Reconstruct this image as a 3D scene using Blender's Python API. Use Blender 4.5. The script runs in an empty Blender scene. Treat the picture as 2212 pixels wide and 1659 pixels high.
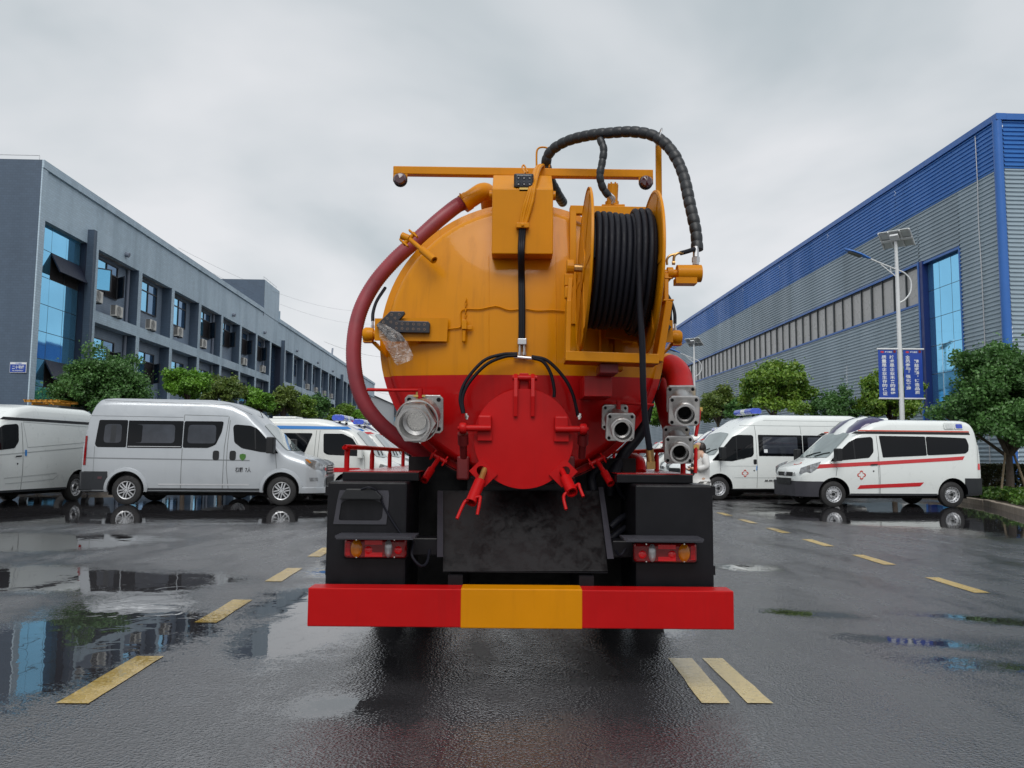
import bpy, bmesh, math, random
import numpy as np
from mathutils import Vector, Matrix
from mathutils.geometry import delaunay_2d_cdt

R = math.radians
random.seed(7)
rng = np.random.default_rng(11)
scene = bpy.context.scene
COL = scene.collection

# ------------------------------------------------------------------ camera
CAM_H, FPX, CX, CY = 1.25, 1720.0, 1106.0, 829.5      # pixels of a 2212 x 1659 frame
PITCH = math.atan((984.5 - CY) / FPX)
ROLL = R(0.45)
cam_data = bpy.data.cameras.new('camera')
cam_data.sensor_width = 36.0
cam_data.lens = 36.0 * FPX / 2212.0
cam_data.clip_start, cam_data.clip_end = 0.05, 3000
cam = bpy.data.objects.new('camera', cam_data)
COL.objects.link(cam)
cam.matrix_world = (Matrix.Translation((0, 0, CAM_H)) @ Matrix.Rotation(R(90) + PITCH, 4, 'X') @ Matrix.Rotation(ROLL, 4, 'Z'))
scene.camera = cam

# ------------------------------------------------------------------ sky, sun, exposure
SUN_EL, SUN_AZ = R(50), R(183)          # soft sun behind the clouds, behind the camera
world = bpy.data.worlds.new('World'); scene.world = world; world.use_nodes = True
wt = world.node_tree; wt.nodes.clear()
def wn(t, **k):
    n = wt.nodes.new(t)
    for a, b in k.items(): setattr(n, a, b)
    return n
wl = wt.links.new
w_out = wn('ShaderNodeOutputWorld'); w_bg = wn('ShaderNodeBackground'); w_bg.inputs['Strength'].default_value = 1.0
sky = wn('ShaderNodeTexSky', sky_type='NISHITA', sun_disc=False)
sky.sun_elevation = SUN_EL; sky.sun_rotation = SUN_AZ; sky.dust_density = 4.0; sky.air_density = 1.2
sk_s = wn('ShaderNodeVectorMath', operation='SCALE'); sk_s.inputs['Scale'].default_value = 0.07
wl(sky.outputs['Color'], sk_s.inputs[0])
tc = wn('ShaderNodeTexCoord'); sep = wn('ShaderNodeSeparateXYZ'); wl(tc.outputs['Generated'], sep.inputs[0])
zc = wn('ShaderNodeMath', operation='MAXIMUM'); wl(sep.outputs['Z'], zc.inputs[0]); zc.inputs[1].default_value = 0.0
za = wn('ShaderNodeMath', operation='ADD'); wl(zc.outputs[0], za.inputs[0]); za.inputs[1].default_value = 0.22
dx = wn('ShaderNodeMath', operation='DIVIDE'); wl(sep.outputs['X'], dx.inputs[0]); wl(za.outputs[0], dx.inputs[1])
dy = wn('ShaderNodeMath', operation='DIVIDE'); wl(sep.outputs['Y'], dy.inputs[0]); wl(za.outputs[0], dy.inputs[1])
cmb = wn('ShaderNodeCombineXYZ'); wl(dx.outputs[0], cmb.inputs[0]); wl(dy.outputs[0], cmb.inputs[1]); cmb.inputs[2].default_value = 2.1
n1 = wn('ShaderNodeTexNoise'); n1.inputs['Scale'].default_value = 1.15; n1.inputs['Detail'].default_value = 5.0
n1.inputs['Roughness'].default_value = 0.46; n1.inputs['Distortion'].default_value = 0.25; wl(cmb.outputs[0], n1.inputs['Vector'])
ramp = wn('ShaderNodeValToRGB'); wl(n1.outputs['Fac'], ramp.inputs[0])
e = ramp.color_ramp.elements
e[0].position = 0.36; e[0].color = (0.335, 0.375, 0.398, 1)
e[1].position = 0.60; e[1].color = (0.545, 0.553, 0.570, 1)
m_ = e.new(0.47); m_.color = (0.450, 0.474, 0.494, 1)
# the overcast is paler towards the horizon
hz = wn('ShaderNodeMapRange'); wl(sep.outputs['Z'], hz.inputs['Value'])
hz.inputs['From Min'].default_value = 0.02; hz.inputs['From Max'].default_value = 0.30; hz.inputs['To Min'].default_value = 0.62; hz.inputs['To Max'].default_value = 0.0
mh = wn('ShaderNodeMix', data_type='RGBA'); wl(hz.outputs[0], mh.inputs['Factor']); wl(ramp.outputs[0], mh.inputs['A']); mh.inputs['B'].default_value = (0.59, 0.597, 0.612, 1)
mx = wn('ShaderNodeMix', data_type='RGBA'); mx.inputs['Factor'].default_value = 0.93
wl(sk_s.outputs[0], mx.inputs['A']); wl(mh.outputs['Result'], mx.inputs['B'])
wl(mx.outputs['Result'], w_bg.inputs['Color']); wl(w_bg.outputs[0], w_out.inputs['Surface'])

sd = bpy.data.lights.new('sun', 'SUN'); sd.energy = 1.3; sd.angle = R(40); sd.color = (1.0, 0.98, 0.95)
sun = bpy.data.objects.new('sun', sd); COL.objects.link(sun)
_d = Vector((math.sin(SUN_AZ) * math.cos(SUN_EL), math.cos(SUN_AZ) * math.cos(SUN_EL), math.sin(SUN_EL)))
sun.rotation_euler = _d.to_track_quat('Z', 'Y').to_euler(); sun.location = _d * 60

vs = scene.view_settings
vs.view_transform = 'Standard'; vs.look = 'None'; vs.exposure = 0.58; vs.gamma = 1.0
scene.render.engine = 'CYCLES'
scene.cycles.use_denoising = True
scene.cycles.max_bounces = 8; scene.cycles.transparent_max_bounces = 12
scene.cycles.caustics_reflective = False; scene.cycles.caustics_refractive = False
scene.cycles.sample_clamp_indirect = 6.0

# ------------------------------------------------------------------ measuring the place
def ray(u, v):
    x, y = (u - CX) / FPX, -(v - CY) / FPX
    c, s = math.cos(ROLL), math.sin(ROLL)
    x, y = x * c - y * s, x * s + y * c
    cp, sp = math.cos(PITCH), math.sin(PITCH)
    return Vector((x, cp - y * sp, sp + y * cp))
def P(u, v, Y):
    d = ray(u, v); return Vector((0, 0, CAM_H)) + d * (Y / d.y)
def G(u, v, z=0.0):
    d = ray(u, v); return Vector((0, 0, CAM_H)) + d * ((z - CAM_H) / d.z)

# ------------------------------------------------------------------ materials
MATS = {}
class NT:
    def __init__(s, name):
        s.m = bpy.data.materials.new(name); s.m.use_nodes = True
        s.t = s.m.node_tree; s.t.nodes.clear()
        s.out = s.n('ShaderNodeOutputMaterial')
    def n(s, t, **k):
        n = s.t.nodes.new(t)
        for a, b in k.items():
            if a.startswith('i_'):
                key = a[2:].replace('_', ' ')
                n.inputs[key].default_value = b
            else: setattr(n, a, b)
        return n
    def l(s, a, b): s.t.links.new(a, b)
    def math(s, op, a, b=None, c=None, clamp=False):
        n = s.n('ShaderNodeMath', operation=op, use_clamp=clamp)
        for i, v in enumerate((a, b, c)):
            if v is None: continue
            if isinstance(v, (int, float)): n.inputs[i].default_value = v
            else: s.l(v, n.inputs[i])
        return n.outputs[0]
    def mix(s, f, a, b):
        n = s.n('ShaderNodeMix', data_type='RGBA')
        for k, v in (('Factor', f), ('A', a), ('B', b)):
            if isinstance(v, (int, float)): n.inputs[k].default_value = v
            elif isinstance(v, tuple): n.inputs[k].default_value = v if len(v) == 4 else (*v, 1)
            else: s.l(v, n.inputs[k])
        return n.outputs['Result']
    def noise(s, scale, detail=4, rough=0.55, vec=None, dist=0.0, out='Fac'):
        n = s.n('ShaderNodeTexNoise', i_Scale=scale, i_Detail=detail, i_Roughness=rough, i_Distortion=dist)
        if vec is not None: s.l(vec, n.inputs['Vector'])
        return n.outputs[out]
    def mapr(s, v, a, b, c, d):
        n = s.n('ShaderNodeMapRange'); s.l(v, n.inputs['Value'])
        for k, x in (('From Min', a), ('From Max', b), ('To Min', c), ('To Max', d)): n.inputs[k].default_value = x
        return n.outputs[0]
    def bump(s, h, strength=0.2, dist=0.01, normal=None):
        n = s.n('ShaderNodeBump'); n.inputs['Strength'].default_value = strength; n.inputs['Distance'].default_value = dist
        s.l(h, n.inputs['Height'])
        if normal is not None: s.l(normal, n.inputs['Normal'])
        return n.outputs[0]
    def obj(s): return s.n('ShaderNodeTexCoord').outputs['Object']
    def pos(s): return s.n('ShaderNodeNewGeometry').outputs['Position']

def mat(name, col, rough=0.5, metal=0.0, coat=0.0, vary=0.10, nscale=3.0, bump=0.0, bscale=60.0, rvary=0.12, spec=0.5, alpha=1.0, coat_rough=0.08, dirt=0.0, dirtcol=(0.12, 0.10, 0.08)):
    if name in MATS: return MATS[name]
    t = NT(name); b = t.n('ShaderNodeBsdfPrincipled')
    o = t.obj()
    nz = t.noise(nscale, 5, 0.6, o)
    k = t.mapr(nz, 0.3, 0.7, 1 - vary, 1 + vary * 0.6)
    v = t.n('ShaderNodeVectorMath', operation='SCALE'); v.inputs[0].default_value = col[:3]; t.l(k, v.inputs['Scale'])
    c = v.outputs[0]
    if dirt > 0:
        mp = t.n('ShaderNodeMapping'); mp.inputs['Scale'].default_value = (6.0, 6.0, 0.7); t.l(o, mp.inputs['Vector'])
        dn = t.noise(1.6, 6, 0.65, mp.outputs[0])
        c = t.mix(t.mapr(dn, 0.52, 0.78, 0.0, dirt), c, dirtcol)
    t.l(c, b.inputs['Base Color'])
    rn = t.noise(nscale * 4, 4, 0.6, o)
    t.l(t.mapr(rn, 0.3, 0.7, max(0.0, rough * (1 - rvary * 1.5)), min(1, rough * (1 + rvary * 2))), b.inputs['Roughness'])
    b.inputs['Metallic'].default_value = metal
    b.inputs['Specular IOR Level'].default_value = spec
    b.inputs['Coat Weight'].default_value = coat; b.inputs['Coat Roughness'].default_value = coat_rough
    if alpha < 1: b.inputs['Alpha'].default_value = alpha
    if bump > 0:
        t.l(t.bump(t.noise(bscale, 3, 0.6, o), bump, 0.01), b.inputs['Normal'])
    t.l(b.outputs[0], t.out.inputs['Surface'])
    MATS[name] = t.m
    return t.m

ORANGE = (0.60, 0.225, 0.000); REDP = (0.44, 0.005, 0.006)
mat('paint_orange', ORANGE, 0.40, spec=0.16, coat=0.10, vary=0.08, nscale=2.2, bump=0.05, bscale=7, coat_rough=0.16, dirt=0.26, dirtcol=(0.30, 0.10, 0.004))
mat('paint_red', REDP, 0.42, spec=0.14, coat=0.08, vary=0.10, nscale=2.5, bump=0.05, bscale=7, coat_rough=0.16, dirt=0.30, dirtcol=(0.20, 0.008, 0.010))
mat('paint_red_dark', (0.16, 0.008, 0.010), 0.5, vary=0.2)
mat('black_paint', (0.0060, 0.0060, 0.0082), 0.40, spec=0.22, vary=0.25, nscale=5, bump=0.02, bscale=120, dirt=0.30, dirtcol=(0.020, 0.020, 0.024))
mat('black_matte', (0.005, 0.005, 0.006), 0.7, spec=0.25, vary=0.2)
mat('rubber', (0.0070, 0.0078, 0.013), 0.55, spec=0.22, vary=0.2, nscale=8, bump=0.03, bscale=150)
mat('rubber_wrap', (0.013, 0.016, 0.020), 0.45, vary=0.2, nscale=8)
mat('cast_metal', (0.46, 0.455, 0.45), 0.34, metal=0.9, vary=0.18, nscale=14, bump=0.10, bscale=70, dirt=0.22, dirtcol=(0.24, 0.19, 0.16))
mat('steel', (0.55, 0.54, 0.52), 0.25, metal=1.0, vary=0.1)
mat('brass', (0.42, 0.25, 0.10), 0.35, metal=1.0, vary=0.15)
mat('yellow_zinc', (0.55, 0.38, 0.12), 0.4, metal=0.8)
mat('galvanised', (0.52, 0.53, 0.55), 0.42, metal=0.7, vary=0.15)
mat('lens_red', (0.22, 0.003, 0.005), 0.12, spec=0.3, coat=0.3, vary=0.15, nscale=30)
mat('lens_red_bright', (0.70, 0.008, 0.014), 0.15, spec=0.3, coat=0.3, vary=0.05)
mat('lens_amber', (0.60, 0.19, 0.003), 0.12, spec=0.3, coat=0.4, vary=0.15, nscale=30)
mat('lens_clear', (0.36, 0.37, 0.38), 0.10, metal=0.3, coat=1.0)
mat('lens_dark_red', (0.06, 0.012, 0.02), 0.06, coat=1.0)
mat('led_black', (0.016, 0.018, 0.026), 0.35, vary=0.2)
mat('led_dot', (0.42, 0.30, 0.22), 0.25, vary=0.3, nscale=200)
mat('van_white', (0.74, 0.78, 0.77), 0.30, coat=0.6, vary=0.03, nscale=1.2, dirt=0.06, dirtcol=(0.45, 0.44, 0.42))
mat('van_silver', (0.44, 0.47, 0.50), 0.34, metal=0.40, coat=0.6, vary=0.03, nscale=1.2, dirt=0.06, dirtcol=(0.25, 0.25, 0.25))
mat('van_cream', (0.66, 0.68, 0.66), 0.30, coat=0.6, vary=0.03, nscale=1.2, dirt=0.06, dirtcol=(0.45, 0.44, 0.42))
mat('seam', (0.13, 0.14, 0.14), 0.6)
mat('crease_silver', (0.20, 0.215, 0.23), 0.5)
mat('crease_white', (0.46, 0.49, 0.49), 0.5)
mat('holder_grey', (0.040, 0.040, 0.050), 0.45, spec=0.4, vary=0.2)
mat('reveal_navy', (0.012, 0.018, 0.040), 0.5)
mat('plastic_black', (0.008, 0.009, 0.011), 0.45, spec=0.4, vary=0.15)
mat('plastic_grey', (0.022, 0.025, 0.030), 0.5, spec=0.4, vary=0.15)
mat('tyre', (0.018, 0.018, 0.019), 0.7, vary=0.25, nscale=6, bump=0.05, bscale=80, dirt=0.25, dirtcol=(0.06, 0.055, 0.05))
mat('rim_steel', (0.58, 0.59, 0.61), 0.32, metal=0.75, vary=0.12)
mat('glass_dark', (0.004, 0.005, 0.007), 0.03, spec=0.22, vary=0.2, nscale=0.9, rvary=0.0)
mat('glass_grey', (0.040, 0.046, 0.060), 0.05, spec=0.5, vary=0.45, nscale=1.6, rvary=0.0)
mat('windshield', (0.20, 0.25, 0.25), 0.04, spec=1.0, vary=0.35, nscale=1.1, rvary=0.0)  # pale base colour stands in for sky reflected in the windscreen
mat('headlamp', (0.34, 0.36, 0.38), 0.08, metal=0.35, coat=1.0, vary=0.6, nscale=11)
mat('stripe_red', (0.55, 0.015, 0.022), 0.32, coat=0.5, vary=0.04)
mat('stripe_orange', (0.60, 0.07, 0.03), 0.32, coat=0.5, vary=0.04)
mat('stripe_blue', (0.02, 0.20, 0.58), 0.32, coat=0.5, vary=0.04)
mat('emblem_red', (0.55, 0.05, 0.03), 0.4, vary=0.05)
mat('emblem_green', (0.05, 0.16, 0.02), 0.4, vary=0.3, nscale=60)
mat('letter_black', (0.03, 0.03, 0.035), 0.5)
mat('letter_white', (0.75, 0.78, 0.80), 0.5)
mat('beacon_blue', (0.02, 0.07, 0.55), 0.08, coat=1.0, vary=0.35, nscale=14)
mat('beacon_clear', (0.62, 0.66, 0.66), 0.10, coat=1.0, vary=0.2, nscale=14)
mat('beacon_purple', (0.018, 0.013, 0.075), 0.10, coat=1.0, vary=0.3)
mat('tape_blue', (0.02, 0.22, 0.60), 0.4)
# buildings
mat('window_frame', (0.030, 0.033, 0.042), 0.45)
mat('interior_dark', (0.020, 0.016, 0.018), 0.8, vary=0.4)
mat('ac_casing', (0.62, 0.61, 0.57), 0.45, vary=0.06, dirt=0.15)
mat('ac_grille', (0.34, 0.34, 0.33), 0.5)
mat('drain_pipe', (0.20, 0.23, 0.29), 0.5)
mat('sign_blue', (0.012, 0.055, 0.34), 0.4, vary=0.05)
mat('sign_white', (0.72, 0.74, 0.76), 0.45, vary=0.05)
mat('trim_blue', (0.030, 0.145, 0.48), 0.38, vary=0.08, nscale=1.0)
mat('trim_blue_dark', (0.012, 0.028, 0.16), 0.42, vary=0.08, nscale=1.0)
mat('mullion_dark', (0.035, 0.045, 0.05), 0.5)
mat('pane_frosted', (0.44, 0.44, 0.43), 0.28, vary=0.10, nscale=0.5, dirt=0.10, dirtcol=(0.16, 0.16, 0.155))
mat('far_wall', (0.42, 0.41, 0.40), 0.8, vary=0.1)
mat('far_white', (0.58, 0.60, 0.61), 0.7, vary=0.05)
mat('far_roof', (0.10, 0.12, 0.15), 0.7)
mat('lamp_white', (0.66, 0.68, 0.69), 0.35, vary=0.05, dirt=0.08)
mat('lamp_under', (0.10, 0.11, 0.11), 0.35)
mat('solar_back', (0.50, 0.53, 0.53), 0.5, vary=0.1)
mat('solar_cell', (0.012, 0.018, 0.05), 0.1, coat=1.0)
mat('bark', (0.085, 0.065, 0.05), 0.85, vary=0.35, nscale=9, bump=0.5, bscale=25)
mat('stake_wood', (0.26, 0.20, 0.13), 0.8, vary=0.3, nscale=9)
mat('soil', (0.055, 0.042, 0.028), 0.9, vary=0.4, nscale=2, bump=0.5, bscale=14)
mat('kerb', (0.30, 0.255, 0.205), 0.6, vary=0.3, nscale=6, bump=0.25, bscale=30, dirt=0.5, dirtcol=(0.10, 0.08, 0.06))
mat('skin', (0.52, 0.33, 0.24), 0.5, vary=0.06)
mat('hair', (0.018, 0.012, 0.010), 0.45)
mat('cloth_white', (0.66, 0.66, 0.65), 0.85, vary=0.07, nscale=9, bump=0.5, bscale=9)
mat('cloth_black', (0.02, 0.02, 0.022), 0.8)
mat('cloth_trousers', (0.60, 0.60, 0.58), 0.85, vary=0.07, nscale=9)
mat('cable_dark', (0.10, 0.10, 0.11), 0.6)
mat('ladder_yellow', (0.58, 0.27, 0.03), 0.5, vary=0.15)
mat('shirt_blue', (0.03, 0.11, 0.30), 0.7)

def facade_mat(name, col, tile, rough, grime=0.25):
    t = NT(name); b = t.n('ShaderNodeBsdfPrincipled'); p = t.pos()
    # small glazed tiles: two brick patterns on the two wall directions, relief only
    sx = t.n('ShaderNodeSeparateXYZ'); t.l(p, sx.inputs[0])
    a = t.n('ShaderNodeCombineXYZ'); t.l(t.math('ADD', sx.outputs[0], sx.outputs[1]), a.inputs[0]); t.l(sx.outputs[2], a.inputs[1])
    br = t.n('ShaderNodeTexBrick'); t.l(a.outputs[0], br.inputs['Vector'])
    br.inputs['Scale'].default_value = 1.0; br.inputs['Brick Width'].default_value = tile * 2; br.inputs['Row Height'].default_value = tile
    br.inputs['Mortar Size'].default_value = tile * 0.07; br.inputs['Mortar Smooth'].default_value = 0.2
    br.inputs['Color1'].default_value = (*[c * 0.93 for c in col], 1); br.inputs['Color2'].default_value = (*[c * 1.07 for c in col], 1)
    br.inputs['Mortar'].default_value = (*[c * 0.72 for c in col], 1)
    mp = t.n('ShaderNodeMapping'); mp.inputs['Scale'].default_value = (0.9, 0.9, 0.10); t.l(p, mp.inputs['Vector'])
    st = t.noise(1.3, 6, 0.62, mp.outputs[0]); big = t.noise(0.22, 3, 0.5, p)
    c = t.mix(t.mapr(st, 0.48, 0.75, 0, grime), br.outputs['Color'], tuple(x * 0.55 for x in col))
    c = t.mix(t.mapr(big, 0.35, 0.7, 0, 0.30), c, tuple(min(1, x * 1.25) for x in col))
    t.l(c, b.inputs['Base Color'])
    t.l(t.mapr(st, 0.3, 0.7, rough * 0.8, min(1, rough * 1.3)), b.inputs['Roughness'])
    t.l(t.bump(br.outputs['Fac'], 0.25, -0.004), b.inputs['Normal'])
    t.l(b.outputs[0], t.out.inputs['Surface']); MATS[name] = t.m
facade_mat('wall_slate', (0.068, 0.104, 0.155), 0.095, 0.5)
facade_mat('wall_pale', (0.445, 0.565, 0.660), 0.095, 0.55, 0.55)
facade_mat('wall_recess', (0.210, 0.265, 0.340), 0.095, 0.55)

def blue_glass(name, col, tint_vary):
    t = NT(name); b = t.n('ShaderNodeBsdfPrincipled'); o = t.pos()
    nz = t.noise(0.35, 3, 0.5, o)
    v = t.n('ShaderNodeVectorMath', operation='SCALE'); v.inputs[0].default_value = col
    t.l(t.mapr(nz, 0.3, 0.7, 1 - tint_vary, 1 + tint_vary), v.inputs['Scale'])
    t.l(v.outputs[0], b.inputs['Base Color']); b.inputs['Metallic'].default_value = 0.85; b.inputs['Roughness'].default_value = 0.035
    t.l(t.bump(t.noise(0.7, 2, 0.5, o), 0.05, 0.02), b.inputs['Normal'])
    t.l(b.outputs[0], t.out.inputs['Surface']); MATS[name] = t.m
blue_glass('glass_blue', (0.22, 0.60, 0.90), 0.08)
blue_glass('glass_blue_dim', (0.10, 0.22, 0.38), 0.25)

def corr_mat(name, col):
    t = NT(name); b = t.n('ShaderNodeBsdfPrincipled'); p = t.pos()
    mp = t.n('ShaderNodeMapping'); mp.inputs['Scale'].default_value = (0.5, 0.5, 0.12); t.l(p, mp.inputs['Vector'])
    st = t.noise(1.0, 5, 0.6, mp.outputs[0])
    c = t.mix(t.mapr(st, 0.4, 0.75, 0, 0.28), col, tuple(x * 0.62 for x in col))
    oi = t.n('ShaderNodeObjectInfo'); rv = t.mapr(oi.outputs['Random'], 0, 1, 0.88, 1.08); vm = t.n('ShaderNodeVectorMath', operation='SCALE'); t.l(c, vm.inputs[0]); t.l(rv, vm.inputs['Scale']); t.l(vm.outputs[0], b.inputs['Base Color']); b.inputs['Metallic'].default_value = 0.15
    t.l(t.mapr(st, 0.3, 0.7, 0.34, 0.52), b.inputs['Roughness'])
    t.l(b.outputs[0], t.out.inputs['Surface']); MATS[name] = t.m
corr_mat('cladding_grey', (0.345, 0.435, 0.500))
corr_mat('cladding_blue', (0.032, 0.190, 0.58))

def leaf_mat(name, c0, c1, c2):
    t = NT(name); p = t.pos()
    a = t.noise(1.1, 4, 0.6, p); f = t.noise(14.0, 2, 0.7, p)
    c = t.mix(t.mapr(a, 0.38, 0.64, 0, 1), c0, c1)
    c = t.mix(t.mapr(f, 0.50, 0.72, 0, 0.9), c, c2)
    d = t.n('ShaderNodeBsdfPrincipled'); t.l(c, d.inputs['Base Color']); d.inputs['Roughness'].default_value = 0.42
    tr = t.n('ShaderNodeBsdfTranslucent'); t.l(c, tr.inputs['Color'])
    mxs = t.n('ShaderNodeMixShader'); mxs.inputs[0].default_value = 0.28
    t.l(d.outputs[0], mxs.inputs[1]); t.l(tr.outputs[0], mxs.inputs[2]); t.l(mxs.outputs[0], t.out.inputs['Surface']); MATS[name] = t.m
leaf_mat('leaf_dark', (0.046, 0.124, 0.029), (0.098, 0.227, 0.055), (0.169, 0.325, 0.104))
leaf_mat('leaf_lime', (0.089, 0.225, 0.020), (0.177, 0.374, 0.037), (0.250, 0.449, 0.072))
leaf_mat('leaf_olive', (0.078, 0.137, 0.026), (0.156, 0.234, 0.042), (0.286, 0.319, 0.078))
leaf_mat('leaf_mix', (0.078, 0.182, 0.026), (0.182, 0.319, 0.036), (0.351, 0.416, 0.058))
leaf_mat('leaf_ground', (0.040, 0.110, 0.018), (0.090, 0.200, 0.030), (0.20, 0.27, 0.05))
leaf_mat('leaf_hedge', (0.030, 0.050, 0.018), (0.060, 0.060, 0.025), (0.11, 0.07, 0.03))

def tank_mat():
    t = NT('paint_tank'); b = t.n('ShaderNodeBsdfPrincipled'); p = t.pos()
    sx = t.n('ShaderNodeSeparateXYZ'); t.l(p, sx.inputs[0])
    red = t.math('LESS_THAN', sx.outputs[2], 1.752)
    nz = t.noise(1.7, 5, 0.6, p)
    o = t.mix(t.mapr(nz, 0.3, 0.7, 0, 1), tuple(x * 0.95 for x in ORANGE), tuple(x * 1.05 for x in ORANGE))
    r_ = t.mix(t.mapr(nz, 0.3, 0.7, 0, 1), tuple(x * 0.9 for x in REDP), tuple(x * 1.06 for x in REDP))
    mp = t.n('ShaderNodeMapping'); mp.inputs['Scale'].default_value = (14, 14, 0.7); t.l(p, mp.inputs['Vector'])
    st = t.noise(1.5, 5, 0.6, mp.outputs[0])
    c = t.mix(red, o, r_)
    c = t.mix(t.mapr(st, 0.52, 0.78, 0, 0.34), c, t.mix(red, (0.28, 0.09, 0.006), (0.16, 0.006, 0.008)))
    t.l(c, b.inputs['Base Color'])
    t.l(t.mapr(st, 0.3, 0.7, 0.30, 0.42), b.inputs['Roughness'])
    b.inputs['Coat Weight'].default_value = 0.22; b.inputs['Coat Roughness'].default_value = 0.06; b.inputs['Specular IOR Level'].default_value = 0.16
    t.l(t.bump(t.noise(2.6, 3, 0.5, p), 0.13, 0.03), b.inputs['Normal'])
    t.l(b.outputs[0], t.out.inputs['Surface']); MATS['paint_tank'] = t.m
tank_mat()

def wet_black():
    t = NT('black_wet'); b = t.n('ShaderNodeBsdfPrincipled'); p = t.pos()
    mp = t.n('ShaderNodeMapping'); mp.inputs['Scale'].default_value = (9, 9, 1.6); t.l(p, mp.inputs['Vector'])
    st = t.noise(1.6, 6, 0.66, mp.outputs[0], 0.6); k = t.mapr(st, 0.40, 0.64, 0, 1)
    t.l(t.mix(k, (0.0085, 0.0082, 0.0095), (0.0045, 0.0042, 0.0048)), b.inputs['Base Color']); t.l(t.mapr(k, 0, 1, 0.60, 0.28), b.inputs['Roughness']); b.inputs['Specular IOR Level'].default_value = 0.3
    t.l(t.bump(t.noise(30, 4, 0.6, p), 0.08, 0.01), b.inputs['Normal']); t.l(b.outputs[0], t.out.inputs['Surface']); MATS['black_wet'] = t.m
wet_black()
def checker_mat():
    t = NT('deck_plate'); b = t.n('ShaderNodeBsdfPrincipled'); p = t.pos()
    v = t.n('ShaderNodeTexVoronoi', distance='MANHATTAN'); v.inputs['Scale'].default_value = 26; t.l(p, v.inputs['Vector'])
    t.l(t.mix(t.mapr(t.noise(5, 4, 0.6, p), 0.4, 0.7, 0, 1), REDP, (0.26, 0.02, 0.02)), b.inputs['Base Color'])
    b.inputs['Roughness'].default_value = 0.16
    t.l(t.bump(v.outputs['Distance'], 0.5, 0.006), b.inputs['Normal'])
    t.l(b.outputs[0], t.out.inputs['Surface']); MATS['deck_plate'] = t.m
checker_mat()

def ribbed_hose_mat():
    t = NT('hose_red'); b = t.n('ShaderNodeBsdfPrincipled'); p = t.pos()
    nz = t.noise(3.0, 5, 0.65, p)
    t.l(t.mix(t.mapr(nz, 0.35, 0.7, 0, 1), (0.34, 0.046, 0.060), (0.20, 0.034, 0.046)), b.inputs['Base Color'])
    b.inputs['Roughness'].default_value = 0.45
    t.l(b.outputs[0], t.out.inputs['Surface']); MATS['hose_red'] = t.m
ribbed_hose_mat()

def film_mat():
    t = NT('plastic_film'); o = t.obj()
    tr = t.n('ShaderNodeBsdfTransparent'); gl = t.n('ShaderNodeBsdfPrincipled')
    gl.inputs['Base Color'].default_value = (0.62, 0.60, 0.58, 1); gl.inputs['Roughness'].default_value = 0.15
    v = t.noise(15, 4, 0.65, o, 0.8)
    t.l(t.bump(v, 0.7, 0.03), gl.inputs['Normal'])
    m = t.n('ShaderNodeMixShader'); t.l(t.mapr(v, 0.38, 0.70, 0.10, 0.62), m.inputs[0])
    t.l(tr.outputs[0], m.inputs[1]); t.l(gl.outputs[0], m.inputs[2]); t.l(m.outputs[0], t.out.inputs['Surface']); MATS['plastic_film'] = t.m
film_mat()

# wet ground: puddles lie where the paving dips
PUDDLES = [(-4.75, 8.05, 2.1, 1.05, -12), (-2.95, 5.35, 0.95, 2.2, 6), (-7.6, 19.8, 8.2, 5.9, 0), (12.0, 17.6, 6.9, 6.0, -16),
           (3.72, 8.35, 0.24, 1.0, 6), (-6.9, 11.4, 2.3, 1.5, 0), (-1.75, 7.0, 0.55, 1.1, 0), (3.1, 19.2, 1.4, 1.2, 0),
           (5.6, 5.4, 0.5, 1.3, 40), (2.35, 6.55, 0.50, 0.17, -15), (2.8, 5.6, 0.55, 0.17, -15), (3.2, 4.85, 0.65, 0.20, -20), (3.8, 6.35, 0.55, 0.16, -25), (2.6, 9.2, 0.5, 0.35, 0), (-1.9, 9.6, 0.6, 1.6, 0), (-0.9, 4.1, 0.4, 0.25, 0), (-1.45, 5.9, 0.50, 1.5, 0), (1.18, 5.9, 0.25, 0.5, 0)]
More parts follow.
